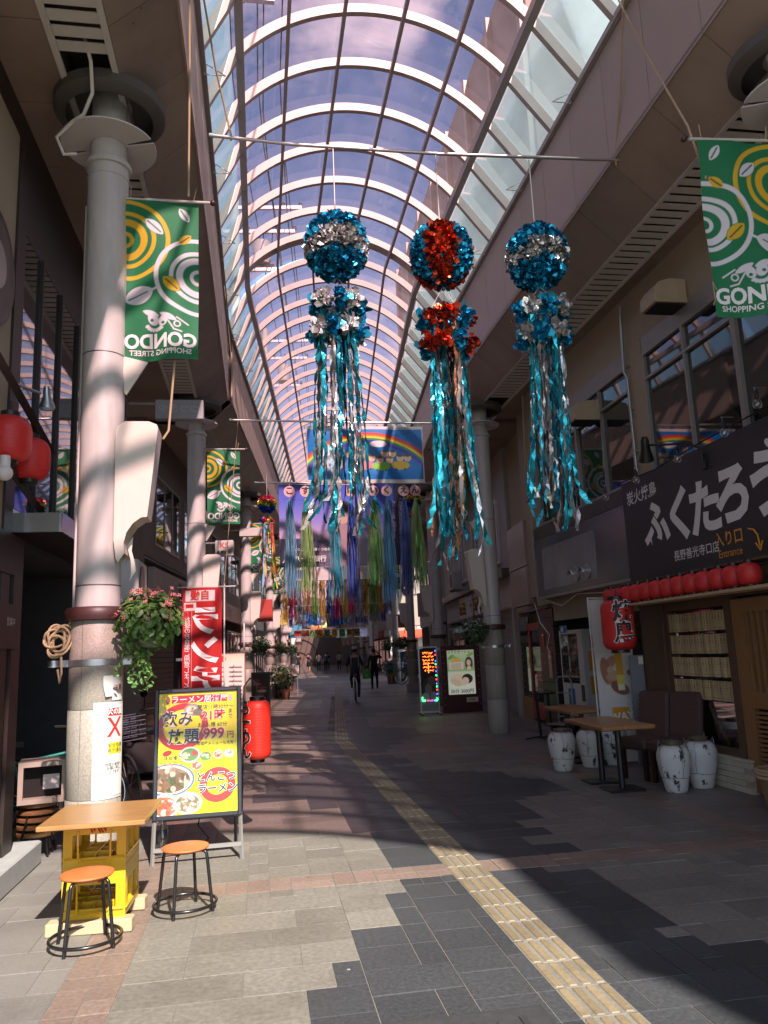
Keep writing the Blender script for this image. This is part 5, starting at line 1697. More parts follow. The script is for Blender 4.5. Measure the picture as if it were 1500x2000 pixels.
GB.leaf(.48, .565, .26, .17, -.45, '#1f7a4d').leaf(.48, .565, .25, .16, -.45, '#e3dfe4', '#3c6b54').line(.33, .64, .40, .60, .02, '#e3dfe4')
# festival head emblem
GB.ell(.28, .335, .035, .05, '#e3dfe4', .3).ell(.36, .35, .04, .06, '#e3dfe4', -.4).leaf(.38, .40, .14, .05, .35, '#e3dfe4').leaf(.24, .37, .16, .05, .5, '#e3dfe4')
GB.line(.08, .305, .17, .36, .012, '#e3dfe4').line(.13, .235, .19, .25, .012, '#e3dfe4').line(.19, .25, .24, .33, .012, '#e3dfe4').ring(.165, .30, .024, .012, '#e3dfe4')
GB.ell(.28, .315, .014, .014, '#1f7a4d').ell(.37, .34, .014, .014, '#1f7a4d')
for k in range(7):
    a = -2.3 + k * .28
    GB.ell(.345 + .075 * math.cos(a), .335 + .075 * math.sin(a) * 1.1, .017, .013, '#e3dfe4', a)
GB.line(.28, .27, .33, .245, .008, '#e3dfe4').line(.33, .245, .40, .265, .008, '#e3dfe4')
GB.noise(.05)
def bbend(X, Y):
    return .034 * np.sin(X * 10 + Y * 1.7) * (1.15 - Y / 1.7) + .014 * np.sin(Y * 7 + X * 4) + .010 * np.sin(X * 23 - Y * 3) * (1 - Y / 1.8)
M_cloth = print_mat('banner_cloth', 0.7, 0.25)
def street_banner(label, mirror):
    """cloth hangs from a rod; local origin under the rod centre at the cloth foot"""
    t = thing('street_banner', label, 'banner', group='green street banners')
    GB.build('cloth', M_cloth, t, face_cam(0, 0, 0), bend=bbend, mirror=mirror)
    for body, sz, yy, bo in (('GONDO', .165, .152, .035), ('SHOPPING STREET', .062, .060, .02)):
        mb = text_mb(body, sz, bold=bo)
        k = .58 / (max(v[0] for v in mb.v) - min(v[0] for v in mb.v)) if body == 'GONDO' else .50 / (max(v[0] for v in mb.v) - min(v[0] for v in mb.v))
        out = []
        for x, y, z in mb.v:
            X = x * k * (-1 if mirror else 1)
            b = float(bbend(np.array(X), np.array(yy + y * 1.0)))
            out.append((X, -b - .006, yy + y))
        mb.v = out
        mb.build('lettering', M_txtw, t)
    mb = MB(); mb.tube([(-.36, 0, 1.43), (.40, 0, 1.43)], .012, 8); mb.build('rod', M_steel, t, 40)
    mb = MB(); mb.ball((.42 if mirror else -.40, 0, 1.43), .026, 12); mb.build('knob', mat('knob', (.05, .02, .015), .3), t, 60)
    for pts in ([(-.26, 0, 1.44), (-.26, .01, 1.56)], [(.26, 0, 1.44), (.28, .01, 1.56)], [(-.29, 0, .2), (-.32, -.01, .26), (-.31, 0, .12), (-.33, 0, .08)]):
        mb = MB(); mb.tube(pts, .004, 4); mb.build('cord', M_rope, t)
    return t
bL = street_banner('nearest left green street banner seen from behind with reversed lettering', True)
bL.location = (-.77, 6.15, 4.00)
bR = street_banner('large green street banner at the right edge with readable lettering', False)
bR.location = (3.62, 4.75, 3.88); bR.rotation_euler = (0, 0, R(-4))
for x_, y_, src, lb in ((-.62, 14.2, bL, 'reversed green banner hanging above the red lunch banner'), (-.66, 22.3, bL, 'green banner partly behind the left rainbow streamers'), (-.66, 30.4, bL, 'small green banner left of the gold tinsel'),
                        (3.72, 14.2, bR, 'green banner half hidden by the copper and teal streamers'), (3.75, 22.3, bR, 'small green banner beyond the right rainbow streamers'), (3.75, 30.4, bR, 'tiny green banner over the plinth mounted column')):
    put(dup(src, lb), x_, y_, 4.0)
rdR = thing('banner_strut', 'steel strut holding the right edge banner to its column', 'strut', (4.3, 4.6, 5.3))
mb = MB(); mb.tube([(3.95, 4.74, 5.31), (4.3, 4.92, 5.33)], .012, 6); mb.build('tube', M_steel, rdR, world=True)

# ================================================================ hanging poles and ropes
def pole(label, pts, r=.018):
    t = thing('hanging_pole', label, 'pole', pts[0], group='poles hung across the street')
    mb = MB(); mb.tube(pts, r, 10); mb.build('tube', M_pole, t, 50, world=True)
    mb = MB()
    for p, q in ((pts[0], pts[1]), (pts[-1], pts[-2])):
        d = (Vector(p) - Vector(q)).normalized()
        mb.tube([Vector(p) - d * .03, Vector(p) + d * .012], r * 1.25, 10)
    mb.build('end_cap', mat('cap_mint', (.35, .5, .46), .5), t, 50, world=True)
    return t
pole('nearest hanging pole carrying the three foil ball ornaments', [(-.42, 7.0, 6.70), (.4, 7.0, 6.66), (1.9, 7.0, 6.66), (4.02, 7.0, 6.73)])
pole('pole carrying the rainbow picture board', [(-.47, 13.5, 5.78), (1.9, 13.5, 5.75), (4.23, 13.5, 5.74)])
pole('pole carrying the lilac sky bank banner', [(-.05, 16.0, 5.19), (1.9, 16.0, 5.17), (4.1, 16.0, 5.15)])
def rope(label, pts, r=.010):
    t = thing('hanging_rope', label, 'rope', pts[0], group='ropes of the hanging poles')
    mb = MB(); mb.tube(pts, r, 6); mb.build('line', M_rope, t, 60, world=True)
rope('slack rope running down to the right edge banner', [(3.75, 6.4, 8.2), (3.62, 5.8, 7.0), (3.42, 5.0, 5.6), (3.36, 4.77, 4.98)])
rope('rope tied to the right end of the nearest pole', [(3.78, 6.3, 8.2), (3.84, 6.65, 7.4), (3.88, 7.0, 6.76), (3.88, 7.0, 6.66)])
rope('rope tied to the left end of the nearest pole', [(-.52, 6.2, 8.1), (-.35, 6.7, 7.2), (-.22, 7.0, 6.72), (-.22, 7.0, 6.66)])
rope('rope falling past the nearest left banner', [(-.52, 5.7, 8.0), (-.53, 5.95, 6.6), (-.55, 6.12, 5.46)])
rope('rope below the nearest left banner down to the lamp shield', [(-.66, 6.18, 4.0), (-.70, 6.15, 3.4), (-.74, 6.12, 3.32)])
rope('thin rope falling at the left end of the rainbow board pole', [(-.54, 12.5, 8.1), (-.38, 13.3, 6.2), (-.33, 13.5, 5.78), (-.6, 14.0, 3.0), (-.75, 14.1, 1.6)], .006)
rope('thin rope falling at the right end of the rainbow board pole', [(3.84, 12.8, 8.1), (3.95, 13.3, 6.3), (4.0, 13.5, 5.74), (4.25, 14.05, 3.0), (4.3, 14.08, 1.7)], .006)

# ================================================================ foil ball ornaments
def foil(name, c, rough=.22):
    return mat(name, c, rough, metal=.72, var=.25, nscale=24, bump=.35, bscale=26, rand=.25)
F_teal = foil('foil_teal', (.04, .50, .62)); F_blue = foil('foil_blue', (.02, .36, .60)); F_silver = foil('foil_silver', (.72, .70, .68))
F_dteal = foil('foil_deep_teal', (.015, .20, .27)); F_red = foil('foil_red', (.62, .07, .025)); F_copper = foil('foil_copper', (.52, .25, .13)); F_gold = foil('foil_gold', (.75, .48, .09))
def petal_burst(mb, rr, p, d, n, size, mi):
    for k in range(n):
        t = (d * .75 + Vector((rr.gauss(0, .6), rr.gauss(0, .6), rr.gauss(0, .6)))).normalized()
        u = t.orthogonal().normalized()
        u.rotate(Matrix.Rotation(rr.uniform(0, 6.28), 3, t))
        s = size * rr.uniform(.7, 1.2)
        w = s * .42
        nn = t.cross(u)
        mb.add([p, p + t * s * .55 + u * w * .8 + nn * s * .1, p + t * s + u * w * .5 - nn * s * .12, p + t * s * 1.02 - u * w * .5 - nn * s * .2, p + t * s * .55 - u * w * .8 + nn * s * .05],
               [(0, 1, 4), (1, 2, 3, 4)], mi)
def foil_ball(rr, rx, rz, pick, n=430, size=.075):
    mb = MB()
    for i in range(n):
        z = 1 - 2 * (i + .5) / n
        a = i * 2.39996
        q = math.sqrt(1 - z * z)
        d = Vector((q * math.cos(a), q * math.sin(a), z))
        p = Vector((d.x * rx, d.y * rx, d.z * rz)) * .82
        petal_burst(mb, rr, p, d, 7, size, pick(d, a))
    mb.lathe([(max(.001, math.sin(math.pi * i / 12)) * rx * .8, -math.cos(math.pi * i / 12) * rz * .8) for i in range(13)], 20, 0, cap=False)
    return mb
flower_cache = {}
def flower_mesh(m, size):
    key = (m.name, round(size, 3))
    if key not in flower_cache:
        rr = random.Random(len(flower_cache))
        mb = MB()
        for k in range(34):
            d = Vector((rr.gauss(0, .8), rr.gauss(0, .8), rr.gauss(0, .8) )).normalized()
            petal_burst(mb, rr, d * size * .1, d, 1, size, 0)
        flower_cache[key] = mb.mesh('paper_flower', m)
    return flower_cache[key]
def ribbon(rr, start, length, width, sway, seg=34, flare=1.0, crumple=.006):
    """one crumpled foil streamer hanging from start"""
    mb = MB()
    p = Vector(start)
    az = rr.uniform(0, 6.28)
    dirv = Vector((rr.gauss(0, .02), rr.gauss(0, .02), -1)).normalized()
    out = Vector((math.cos(az), math.sin(az), 0))
    tw = rr.uniform(0, 6.28)
    vs = []
    ds = length / seg
    drift = Vector((rr.gauss(sway, .055), rr.gauss(0, .05), 0))
    for i in range(seg + 1):
        u = i / seg
        d = (dirv + drift * u + out * .05 * math.sin(u * rr.uniform(5, 9)) + Vector((rr.gauss(0, .05), rr.gauss(0, .05), 0)))
        if u > .86:
            d += out * flare * (u - .86) * rr.uniform(1, 5)
        d.normalize()
        p = p + d * ds
        tw += rr.gauss(0, .28)
        s = Vector((math.cos(tw), math.sin(tw), 0))
        j = Vector((rr.gauss(0, crumple), rr.gauss(0, crumple), 0))
        vs += [p - s * width / 2 + j, p + s * width / 2 - j, ]
    fs = []
    for i in range(seg):
        a = 2 * i
        if i % 2:
            fs += [(a, a + 1, a + 3), (a, a + 3, a + 2)]
        else:
            fs += [(a, a + 1, a + 2), (a + 1, a + 3, a + 2)]
    return mb.add(vs, fs)
def ornament(label, x, zc, ringtop, zend, seed, pick, mats_, fmats, smats):
    rr = random.Random(seed)
    t = thing('foil_ornament', label, 'ornament', (x, 7.0, zc), group='foil ball ornaments')
    foil_ball(rr, .31, .345, pick).build('foil_ball', mats_, t)
    rz = ringtop - zc
    mb = MB(); mb.tube([(0, 0, .34), (0, 0, 6.66 - zc)], .006, 5); mb.build('string', M_white, t)
    for k in range(5):
        a = k * 1.257
        mb = MB(); mb.tube([(0, 0, -.33), (.2 * math.cos(a), .2 * math.sin(a), rz)], .0025, 4); mb.build('string', M_white, t)
    for ring_, z_ in enumerate((rz - .07, rz - .34)):
        mb = MB(); mb.tube([(.19 * math.cos(a), .19 * math.sin(a), z_) for a in [2 * math.pi * i / 24 for i in range(24)]], .006, 5, closed=True); mb.build('hoop', M_white, t)
        for k in range(8):
            a = k * .785 + ring_ * .4
            m_ = fmats[(k + ring_) % len(fmats)]
            link('paper_flower', flower_mesh(m_, .105), t, Matrix.Translation((.205 * math.cos(a), .205 * math.sin(a), z_)) @ Matrix.Rotation(rr.uniform(0, 6), 4, 'Z') @ Matrix.Rotation(rr.uniform(-.4, .4), 4, 'X'))
    for k in range(30):
        a = k * .65 + rr.uniform(-.2, .2)
        r_ = .19 * math.sqrt(rr.uniform(.35, 1))
        L = (zc + rz - .1 - zend) * rr.uniform(.86, 1.04)
        ribbon(rr, (r_ * math.cos(a), r_ * math.sin(a), rz - .08), L, rr.uniform(.026, .046), -.015 + .05 * math.cos(a), flare=1.2).build('streamer', smats[k % len(smats)], t)
    return t
def band_pick(d, a):
    return 1 if abs(d.z + .06) < .33 and (d.z < 0.0 or math.sin(3 * math.atan2(d.y, d.x)) > -.4) else 0
def stripe_pick(d, a):
    return 1 if math.sin(3 * math.atan2(d.y, d.x) + .785) > -.1 else 0
ornament('blue and silver foil ball ornament, left one of the three', .80, 5.555, 5.0, 2.72, 1, band_pick, [F_blue, F_silver], [F_blue, F_silver], [F_teal, F_silver, F_dteal, F_teal, F_silver])
ornament('red and blue striped foil ball ornament with copper streamers', 1.87, 5.51, 4.88, 2.42, 2, stripe_pick, [F_blue, F_red], [F_red, F_blue, F_red], [F_teal, F_dteal, F_copper, F_silver, F_teal])
ornament('blue and silver foil ball ornament, right one before the brown fascia', 2.89, 5.535, 5.0, 2.72, 5, band_pick, [F_blue, F_silver], [F_blue, F_silver], [F_teal, F_silver, F_dteal, F_teal, F_silver])

# ================================================================ rainbow picture board with letter tassels
pb = thing('picture_board', 'blue sheet with a rainbow and children faces hung across the street', 'picture', (1.96, 13.5, 4.60))
cv = Canvas(2.16, 1.05, 120, '#1673bd')
for k in range(40):
    cv.line(random.uniform(0, 2.1), random.uniform(.1, 1), random.uniform(0, 2.1), random.uniform(.1, 1), .03, random.choice(['#1f86cf', '#1167ac', '#1c7cc4']), .5)
for r_, c_ in ((1.60, '#d8362c'), (1.565, '#e8752a'), (1.53, '#ecd23a'), (1.495, '#3f9a50'), (1.46, '#3a4fb0'), (1.425, '#5a3a92')):
    cv.ring(1.12, -.66, r_, .037, c_)
cv.ell(.45, .62, .17, .10, '#ece8ea').ell(.33, .58, .10, .08, '#ece8ea').ell(.42, .38, .3, .14, '#8f8f96').ell(.5, .36, .2, .1, '#b9b9c0')
cv.ell(1.32, .74, .16, .06, '#e4e2e4')
for x_, y_, w_, c_ in ((1.08, .34, .15, '#e07a86'), (1.36, .32, .17, '#7fc23a'), (1.72, .34, .17, '#c8a02c')):
    cv.ell(x_, y_, w_, .085, c_).ell(x_ - .08, y_ - .075, .02, .02, '#26303a').ell(x_ + .08, y_ - .075, .02, .02, '#26303a')
for x_, y_ in ((.98, .68), (1.0, .52), (1.19, .48), (1.34, .44), (1.43, .56), (1.58, .56), (1.52, .44), (1.72, .48), (1.86, .48), (.62, .6), (.78, .55)):
    cv.ell(x_, y_, .074, .074, '#5a4636').ell(x_, y_, .068, .068, '#e2c39e').ell(x_, y_ + .045, .055, .025, '#6a5040').ell(x_ - .02, y_, .006, .006, '#222222').ell(x_ + .02, y_, .006, .006, '#222222').ell(x_, y_ - .028, .014, .007, '#b04a44')
cv.rect(0, 2.16, 0, .07, '#cfc8c4').rect(0, .02, 0, 1.05, '#cfc8c4').rect(2.14, 2.16, 0, 1.05, '#cfc8c4').rect(0, 2.16, 1.02, 1.05, '#cfc8c4')
cv.build('sheet', print_mat('print_sheet', .35, .15), pb, face_cam(0, 0, 0), bend=lambda X, Y: .012 * np.sin(X * 7) + .008 * np.sin(Y * 9))
mb = MB(); mb.box((0, .012, 1.06), (2.18, .02, .03)); mb.build('batten', M_white, pb)
mb = MB()
for k in range(6):
    mb.tube([(-1 + k * .4, 0, 1.07), (-1 + k * .4, 0, 1.16)], .006, 4)
mb.build('tie', M_white, pb)
M_disc = mat('pink_disc', (.62, .33, .33), .6, var=.1)
M_film = {}
def tassel_mats(nm, c):
    m = bpy.data.materials.new('film_' + nm)
    m.use_nodes = True
    n, l = m.node_tree.nodes, m.node_tree.links
    b = n['Principled BSDF']
    b.inputs['Base Color'].default_value = (*c, 1)
    b.inputs['Roughness'].default_value = .3
    tr = n.new('ShaderNodeBsdfTranslucent'); tr.inputs['Color'].default_value = (*c, 1)
    no = n.new('ShaderNodeTexNoise'); no.inputs['Scale'].default_value = 30
    hs = n.new('ShaderNodeMix'); hs.data_type = 'RGBA'; hs.inputs[6].default_value = (c[0] * .5, c[1] * .5, c[2] * .5, 1); hs.inputs[7].default_value = (min(1, c[0] * 1.5), min(1, c[1] * 1.5), min(1, c[2] * 1.5), 1)
    l.new(no.outputs['Fac'], hs.inputs[0]); l.new(hs.outputs[2], b.inputs['Base Color'])
    mx = n.new('ShaderNodeMixShader'); mx.inputs[0].default_value = .45
    l.new(b.outputs[0], mx.inputs[1]); l.new(tr.outputs[0], mx.inputs[2]); l.new(mx.outputs[0], n['Material Output'].inputs['Surface'])
    return m
for nm, c in (('sky', (.28, .48, .60)), ('green', (.40, .56, .24)), ('teal', (.14, .42, .54)), ('navy', (.14, .18, .44)), ('blue', (.18, .38, .58))):
    M_film[nm] = tassel_mats(nm, c)
M_foilof = {'sky': foil('foil_sky', (.08, .4, .7)), 'green': foil('foil_green', (.12, .5, .08)), 'teal': F_teal, 'navy': foil('foil_navy', (.04, .1, .55)), 'blue': F_blue}
def strands(rr, n, top, L, r_top, r_bot, w):
    mb = MB()
    for k in range(n):
        a = rr.uniform(0, 6.28); q = math.sqrt(rr.random())
        p0 = Vector((top[0] + r_top * q * math.cos(a), top[1] + r_top * q * math.sin(a), top[2]))
        LL = L * rr.uniform(.88, 1.0)
        seg = 8
        tw = rr.uniform(0, 6.28)
        vs = []
        for i in range(seg + 1):
            u = i / seg
            rad = r_top + (r_bot - r_top) * (u ** .55)
            x = top[0] + rad * q * math.cos(a) + .012 * math.sin(u * 7 + k)
            y = top[1] + rad * q * math.sin(a) + .012 * math.cos(u * 6 + k * 2)
            tw += rr.gauss(0, .2)
            s = Vector((math.cos(tw), math.sin(tw), 0)) * w / 2
            c = Vector((x, y, top[2] - LL * u))
            vs += [c - s, c + s]
        mb.add(vs, [(2 * i, 2 * i + 1, 2 * i + 3, 2 * i + 2) for i in range(seg)])
    return mb
spec = [(-1.39, 'こ', 'sky', 'pale blue film tassel farthest left under the picture board'), (-1.10, 'す', 'green', 'green film tassel second from the left under the picture board'), (-.58, 'も', 'teal', 'teal film tassel left of the middle under the picture board'),
        (-.27, 'ほ', 'navy', 'navy film tassel behind the left foil streamers'), (.15, 'い', 'green', 'bright green film tassel in the middle under the picture board'), (.40, 'く', 'blue', 'blue film tassel right of the bright green one'),
        (.72, 'え', 'navy', 'dark navy film tassel tilted at the right of the board'), (.94, 'ん', 'green', 'green film tassel farthest right under the picture board')]
for k, (dx, ch, cn, lb) in enumerate(spec):
    rr = random.Random(50 + k)
    t = thing('letter_tassel', lb, 'tassel', (1.92 + dx * .98, 13.46, 4.52), group='letter tassels under the picture board')
    mb = MB(); mb.lathe([(.10, 0), (.10, .01)], 28, 0, Matrix.Translation((0, .0, -.07)) @ Matrix.Rotation(R(90), 4, 'X')); mb.build('disc', M_disc, t, 40)
    text(ch, .155, M_txtk, t, face_cam(0, -.014, -.065), bold=.03)
    mb = MB(); mb.tube([(0, 0, .08), (0, 0, -.28)], .003, 4); mb.build('string', M_white, t)
    L = 1.78 - .2 * (k % 3 == 1) + .1 * (k % 2)
    strands(rr, 90, (0, 0, -.22), L, .012, .145 + .045 * (cn == 'green'), .009).build('film_strands', M_film[cn], t)
    strands(rr, 9, (0, -.02, -.24), L * .95, .012, .08, .02).build('foil_strands', M_foilof[cn], t)

# ================================================================ bank banner
bk = thing('bank_banner', 'wide lilac evening sky banner with a bank name at lower left', 'banner', (1.95, 16.0, 3.38))
cv = Canvas(3.02, 1.76, 70, '#4f5fb8')
cv.vgrad([(0, '#2c2a44'), (.52, '#383552'), (.56, '#716a90'), (.62, '#bd9fbd'), (.95, '#8f86cc'), (1.35, '#5c6acb'), (1.76, '#4258c2')])
cv.rect(0, .75, .5, .60, '#37344e').rect(.75, 3.02, .48, .56, '#3a3752')
cv.ell(1.35, .25, .55, .75, '#6f6478', 0, .8).ell(1.35, .2, .32, .7, '#a8888c', 0, .7).ell(1.33, 1.12, .17, .22, '#c79f8c', 0, .9).ell(1.33, 1.27, .19, .14, '#4a4048', 0, .9)
cv.vgrad([(0, '#2c2a3c'), (.45, '#3a3850'), (.5, '#4a4a66'), (1.76, '#3f3d58')], 2.45, 9)
cv.line(.42, .5, .62, 1.7, .05, '#4b56a8', .6).line(.1, 1.45, 1.2, 1.38, .04, '#4a58a8', .5)
cv.noise(.04)
cv.build('sheet', print_mat('print_sheet', .35, .15), bk, face_cam(0, 0, 0), bend=lambda X, Y: .02 * np.sin(X * 3))
text('八十二銀行', .135, M_txtw, bk, face_cam(-.88, -.03, .16), bold=.02)
text('広くつなげる、深くつながる。', .07, M_txtw, bk, face_cam(-.80, -.03, .36), bold=.01)
text('この街の明日のために。', .10, M_txtw, bk, face_cam(1.08, -.03, 1.0), vertical=True, line=.78, bold=.008)
text('わたしたちは、見守る', .08, M_txtw, bk, face_cam(.93, -.03, 1.05), vertical=True, line=.82, bold=.008)
mb = MB()
for k in range(3):
    a, b = .10 - k * .03, .17 - k * .05
    mb.prism([(-a, -.08), (a, -.08), (0, -.08 + b)], .002, k % 2, face_cam(-1.36, -.028 - k * .003, .17))
mb.build('logo_triangle', [M_txtw, mat('logo_gap', (.03, .03, .05), .6)], bk)
mb = MB(); mb.box((0, .01, 1.77), (3.06, .02, .03)); mb.build('batten', M_white, bk)

# ================================================================ rainbow mini ornaments
RB_ = [foil('foil_magenta', (.7, .06, .16)), F_gold, foil('foil_lime', (.25, .55, .06)), foil('foil_royal', (.03, .12, .6))]
RBp = [mat('ribbon_red', (.6, .06, .04), .5), mat('ribbon_yellow', (.7, .6, .06), .5), mat('ribbon_green', (.15, .45, .1), .5), mat('ribbon_blue', (.06, .16, .5), .5), mat('ribbon_pink', (.65, .12, .25), .5), mat('ribbon_orange', (.7, .22, .05), .5), mat('ribbon_sky', (.2, .45, .65), .5)]
for (x_, z_), lb, sd in (((.18, 4.53), 'small rainbow ball ornament left of the bank banner', 11), ((3.12, 4.60), 'small rainbow ball ornament behind the copper streamers', 12)):
    rr = random.Random(sd)
    t = thing('rainbow_ornament', lb, 'ornament', (x_, 15.0, z_), group='small rainbow ornaments')
    foil_ball(rr, .165, .175, lambda d, a: 0 if d.z > .45 else (1 if d.z > 0 else (2 if d.z > -.35 else 3)), 150, .05).build('foil_ball', RB_, t)
    for pts in ([(0, 0, .17), (0, 0, .75)], [(0, 0, -.16), (-.1, 0, -.3)], [(0, 0, -.16), (.1, 0, -.3)]):
        mb = MB(); mb.tube(pts, .004, 4); mb.build('string', M_white, t)
    for k in range(6):
        a = k * 1.05
        link('paper_flower', flower_mesh(RB_[k % 4], .055), t, Matrix.Translation((.10 * math.cos(a), .10 * math.sin(a), -.32)))
    for k in range(16):
        a = k * 1.3
        ribbon(rr, (.1 * math.cos(a), .1 * math.sin(a), -.33), rr.uniform(.95, 1.3), .035, .06 * math.cos(a), seg=16, flare=.4, crumple=.003).build('streamer', RBp[k % 7], t)

# ================================================================ tinsel curtains farther on
def tinsel(label, y, z, x0, x1, cols, L, n, width=.02, pale=False, r0=.10, r1=.13):
    c = S((x0 + x1) / 2, y, z)
    t = thing('tinsel_curtain', label, 'decoration', c, -heading(y), group='tinsel curtains across the street')
    W = x1 - x0
    mb = MB(); mb.tube([(-W / 2 - .2, 0, 0), (W / 2 + .2, 0, 0)], .02, 6); mb.build('pole', M_pole, t)
    for k in range(n):
        rr = random.Random(900 + k)
        m_ = cols[k % len(cols)]
        x_ = -W / 2 + W * (k + .5) / n
        strands(rr, 44, (x_, 0, -.02), L * rr.uniform(.85, 1.05), r0, r1, width * .6).build('tinsel_bunch', m_, t)
    return t
F_magenta, F_lime, F_royal = RB_[0], RB_[2], RB_[3]
F_grey = foil('foil_grey', (.4, .42, .5))
tinsel('gold and magenta tinsel curtain hung across the street', 26.0, 4.05, -.35, 3.35, [F_gold, F_magenta, F_grey, F_gold, F_lime, F_gold, F_royal, F_magenta], 1.35, 15)
tinsel('blue and clear tinsel fringe beyond the gold one', 30.0, 3.45, -.4, 3.4, [F_royal, F_grey, F_grey, F_royal], .80, 16)
wb_ = thing('white_pennant_board', 'pale printed board right above the gold tinsel curtain', 'banner', S(1.5, 26.1, 4.08), -heading(26))
cv = Canvas(2.9, .42, 40, '#cfc7c8'); cv.ell(.3, .2, .3, .16, '#3c49a8').ell(.8, .2, .12, .12, '#d7b7b9').ell(1.4, .22, .2, .1, '#b9b7c4').ell(2.2, .2, .2, .12, '#d9a8a8').noise(.25)
cv.build('sheet', print_mat('print_sheet'), wb_, face_cam(0, 0, 0))
# nursery name cards
nc = thing('name_card_row', 'row of green and yellow cards spelling a nursery name', 'sign', S(1.40, 36.0, 2.52), -heading(36))
M_cg, M_cy = mat('card_green', (.18, .34, .10), .6), mat('card_yellow', (.68, .47, .06), .6)
for k, (ch, m_) in enumerate(zip('りんとう保育園', (M_cg, M_cy, M_cg, M_cy, M_cg, M_cy, M_cg))):
    x_ = -1.05 + k * .345
    mb = MB(); mb.box((x_, 0, -.0), (.27, .01, .36)); o = mb.build('card', m_, nc)
    text(ch, .27, M_txtk, o, face_cam(x_, -.008, 0), bold=.02)
mb = MB(); mb.tube([(-1.4, 0, .2), (1.4, 0, .2)], .015, 6); mb.build('pole', M_pole, nc)
mb = MB(); mb.box((.84, -.004, .02), (.07, .008, .34)); mb.build('red_strip', M_txtr, nc)
# far colourful hangings
fd = [('far blue and white hanging picture beyond the tinsel', 52, .2, 3.5, 1.6, .9, ['#4a8fc0', '#e8eef2', '#2a4a70', '#d06a50']), ('far red festoon hanging below the blue picture', 50, .0, 2.75, 2.0, .35, ['#d04438', '#e88a6a', '#a02c28']),
      ('far yellow strip hanging beyond the name cards', 54, 1.0, 3.4, .5, .9, ['#e6d27a', '#c8a040', '#f0ead0']), ('far pale green sheet hanging beyond the name cards', 48, 2.0, 2.55, .9, .45, ['#b9d0c4', '#d8e0dc', '#6f9a80']), ('far orange paper sheet hanging deep in the street', 66, .9, 3.6, 1.0, .8, ['#d88a4a', '#e8c890', '#b85a3a']), ('far pink and white sheet hanging deep in the street', 72, 2.2, 3.3, 1.2, .7, ['#d8a0b0', '#f0e4e6', '#b86a80']), ('far turquoise sheet hanging deep in the street', 60, 3.0, 3.8, 1.0, .8, ['#4ab0b8', '#c8e4e2', '#2a7a90']), ('far lilac sheet hanging beyond the name cards', 48, 3.1, 2.55, .8, .5, ['#c0bcd8', '#d8d6e2', '#9a94b8'])]
for lb, y_, x_, z_, w_, h_, cs_ in fd:
    t = thing('far_hanging', lb, 'decoration', S(x_, y_, z_), -heading(y_))
    rr = random.Random(y_ + int(x_ * 10))
    cv = Canvas(w_, h_, 22, cs_[0])
    for k in range(14):
        cv.ell(rr.uniform(0, w_), rr.uniform(0, h_), .12, .09, rr.choice(cs_))
    cv.build('sheet', print_mat('print_sheet'), t, face_cam(0, 0, 0))
    mb = MB(); mb.tube([(-w_ / 2 - .3, 0, h_ + .02), (w_ / 2 + .3, 0, h_ + .02)], .02, 5); mb.build('pole', M_pole, t)
# ================================================================ shopfronts along both sides
M_grey = mat('pale_grey_wall', (.40, .38, .365), .7, var=.07, nscale=2, dirt=.2)
M_brownw = mat('brown_cladding', (.15, .112, .095), .6, var=.1, nscale=3, dirt=.15)
M_tanw = mat('tan_wall', (.30, .245, .20), .7, var=.08, nscale=3, dirt=.2)
M_shut = mat('shutter_grey', (.25, .25, .25), .5, var=.08, dirt=.2)
M_slatw = mat('brown_blind', (.12, .075, .05), .6, var=.2)
M_ac = mat('ac_white', (.5, .49, .46), .5, var=.05, dirt=.2)
M_warm = mat('lit_lamp', (1.0, .86, .62), .5, emit=6.0)
M_gold = mat('gilt', (.32, .21, .07), .4, metal=.6, var=.3)
M_redp = mat('red_door', (.32, .012, .014), .45, var=.1)
def facade(name, label, side, xw, y0, y1, wall, top=10.5, base=None):
    """building front at lateral xw; local y runs up the street, local x away from it"""
    s = -1 if side == 'L' else 1
    t = thing(name, label, 'building')
    put(t, xw, y0)
    L = y1 - y0
    base = base if base is not None else 3.2
    mb = MB(); mb.bx(0, s * .3, 0, L, base, top); mb.build('upper_wall', wall, t)
    mb = MB(); mb.bx(s * .3, s * 6, .0, L, base + .05, top - .05); mb.build('block', wall, t)
    mb = MB(); mb.bx(s * 1.6, s * 1.7, 0, L, 0, base); mb.bx(0, s * 1.65, .0, .12, 0, base); mb.bx(0, s * 1.65, L - .12, L, 0, base); mb.build('ground_wall', wall, t)
    mb = MB(); mb.bx(s * .02, s * 1.65, .12, L - .12, base - .04, base - .002); mb.build('ceiling', M_grey, t)
    t['s'] = s; t['L'] = L
    return t
def fpart(t, name, m, *b, x=0.0):
    s = t['s']
    mb = MB()
    for (x0, x1, y0, y1, z0, z1) in b:
        mb.bx(s * x0, s * x1, y0, y1, z0, z1)
    return mb.build(name, m, t)
def fwin(t, y0, y1, z0, z1, n=2, m=None, deep=-.02):
    f = fpart(t, 'window', m or M_frame, *[(deep, .02, y0 + (y1 - y0) * k / n - .025, y0 + (y1 - y0) * k / n + .025, z0, z1) for k in range(n + 1)], (deep, .02, y0 + .02, y1 - .02, z1 - .05, z1 - .003), (deep, .02, y0 + .02, y1 - .02, z0 + .003, z0 + .05))
    s = t['s']
    for k in range(n):
        mb = MB(); mb.bx(s * -.006, s * -.004, y0 + (y1 - y0) * k / n + .026, y0 + (y1 - y0) * (k + 1) / n - .026, z0 + .05, z1 - .05); mb.build('pane', M_pane, f)
    return f
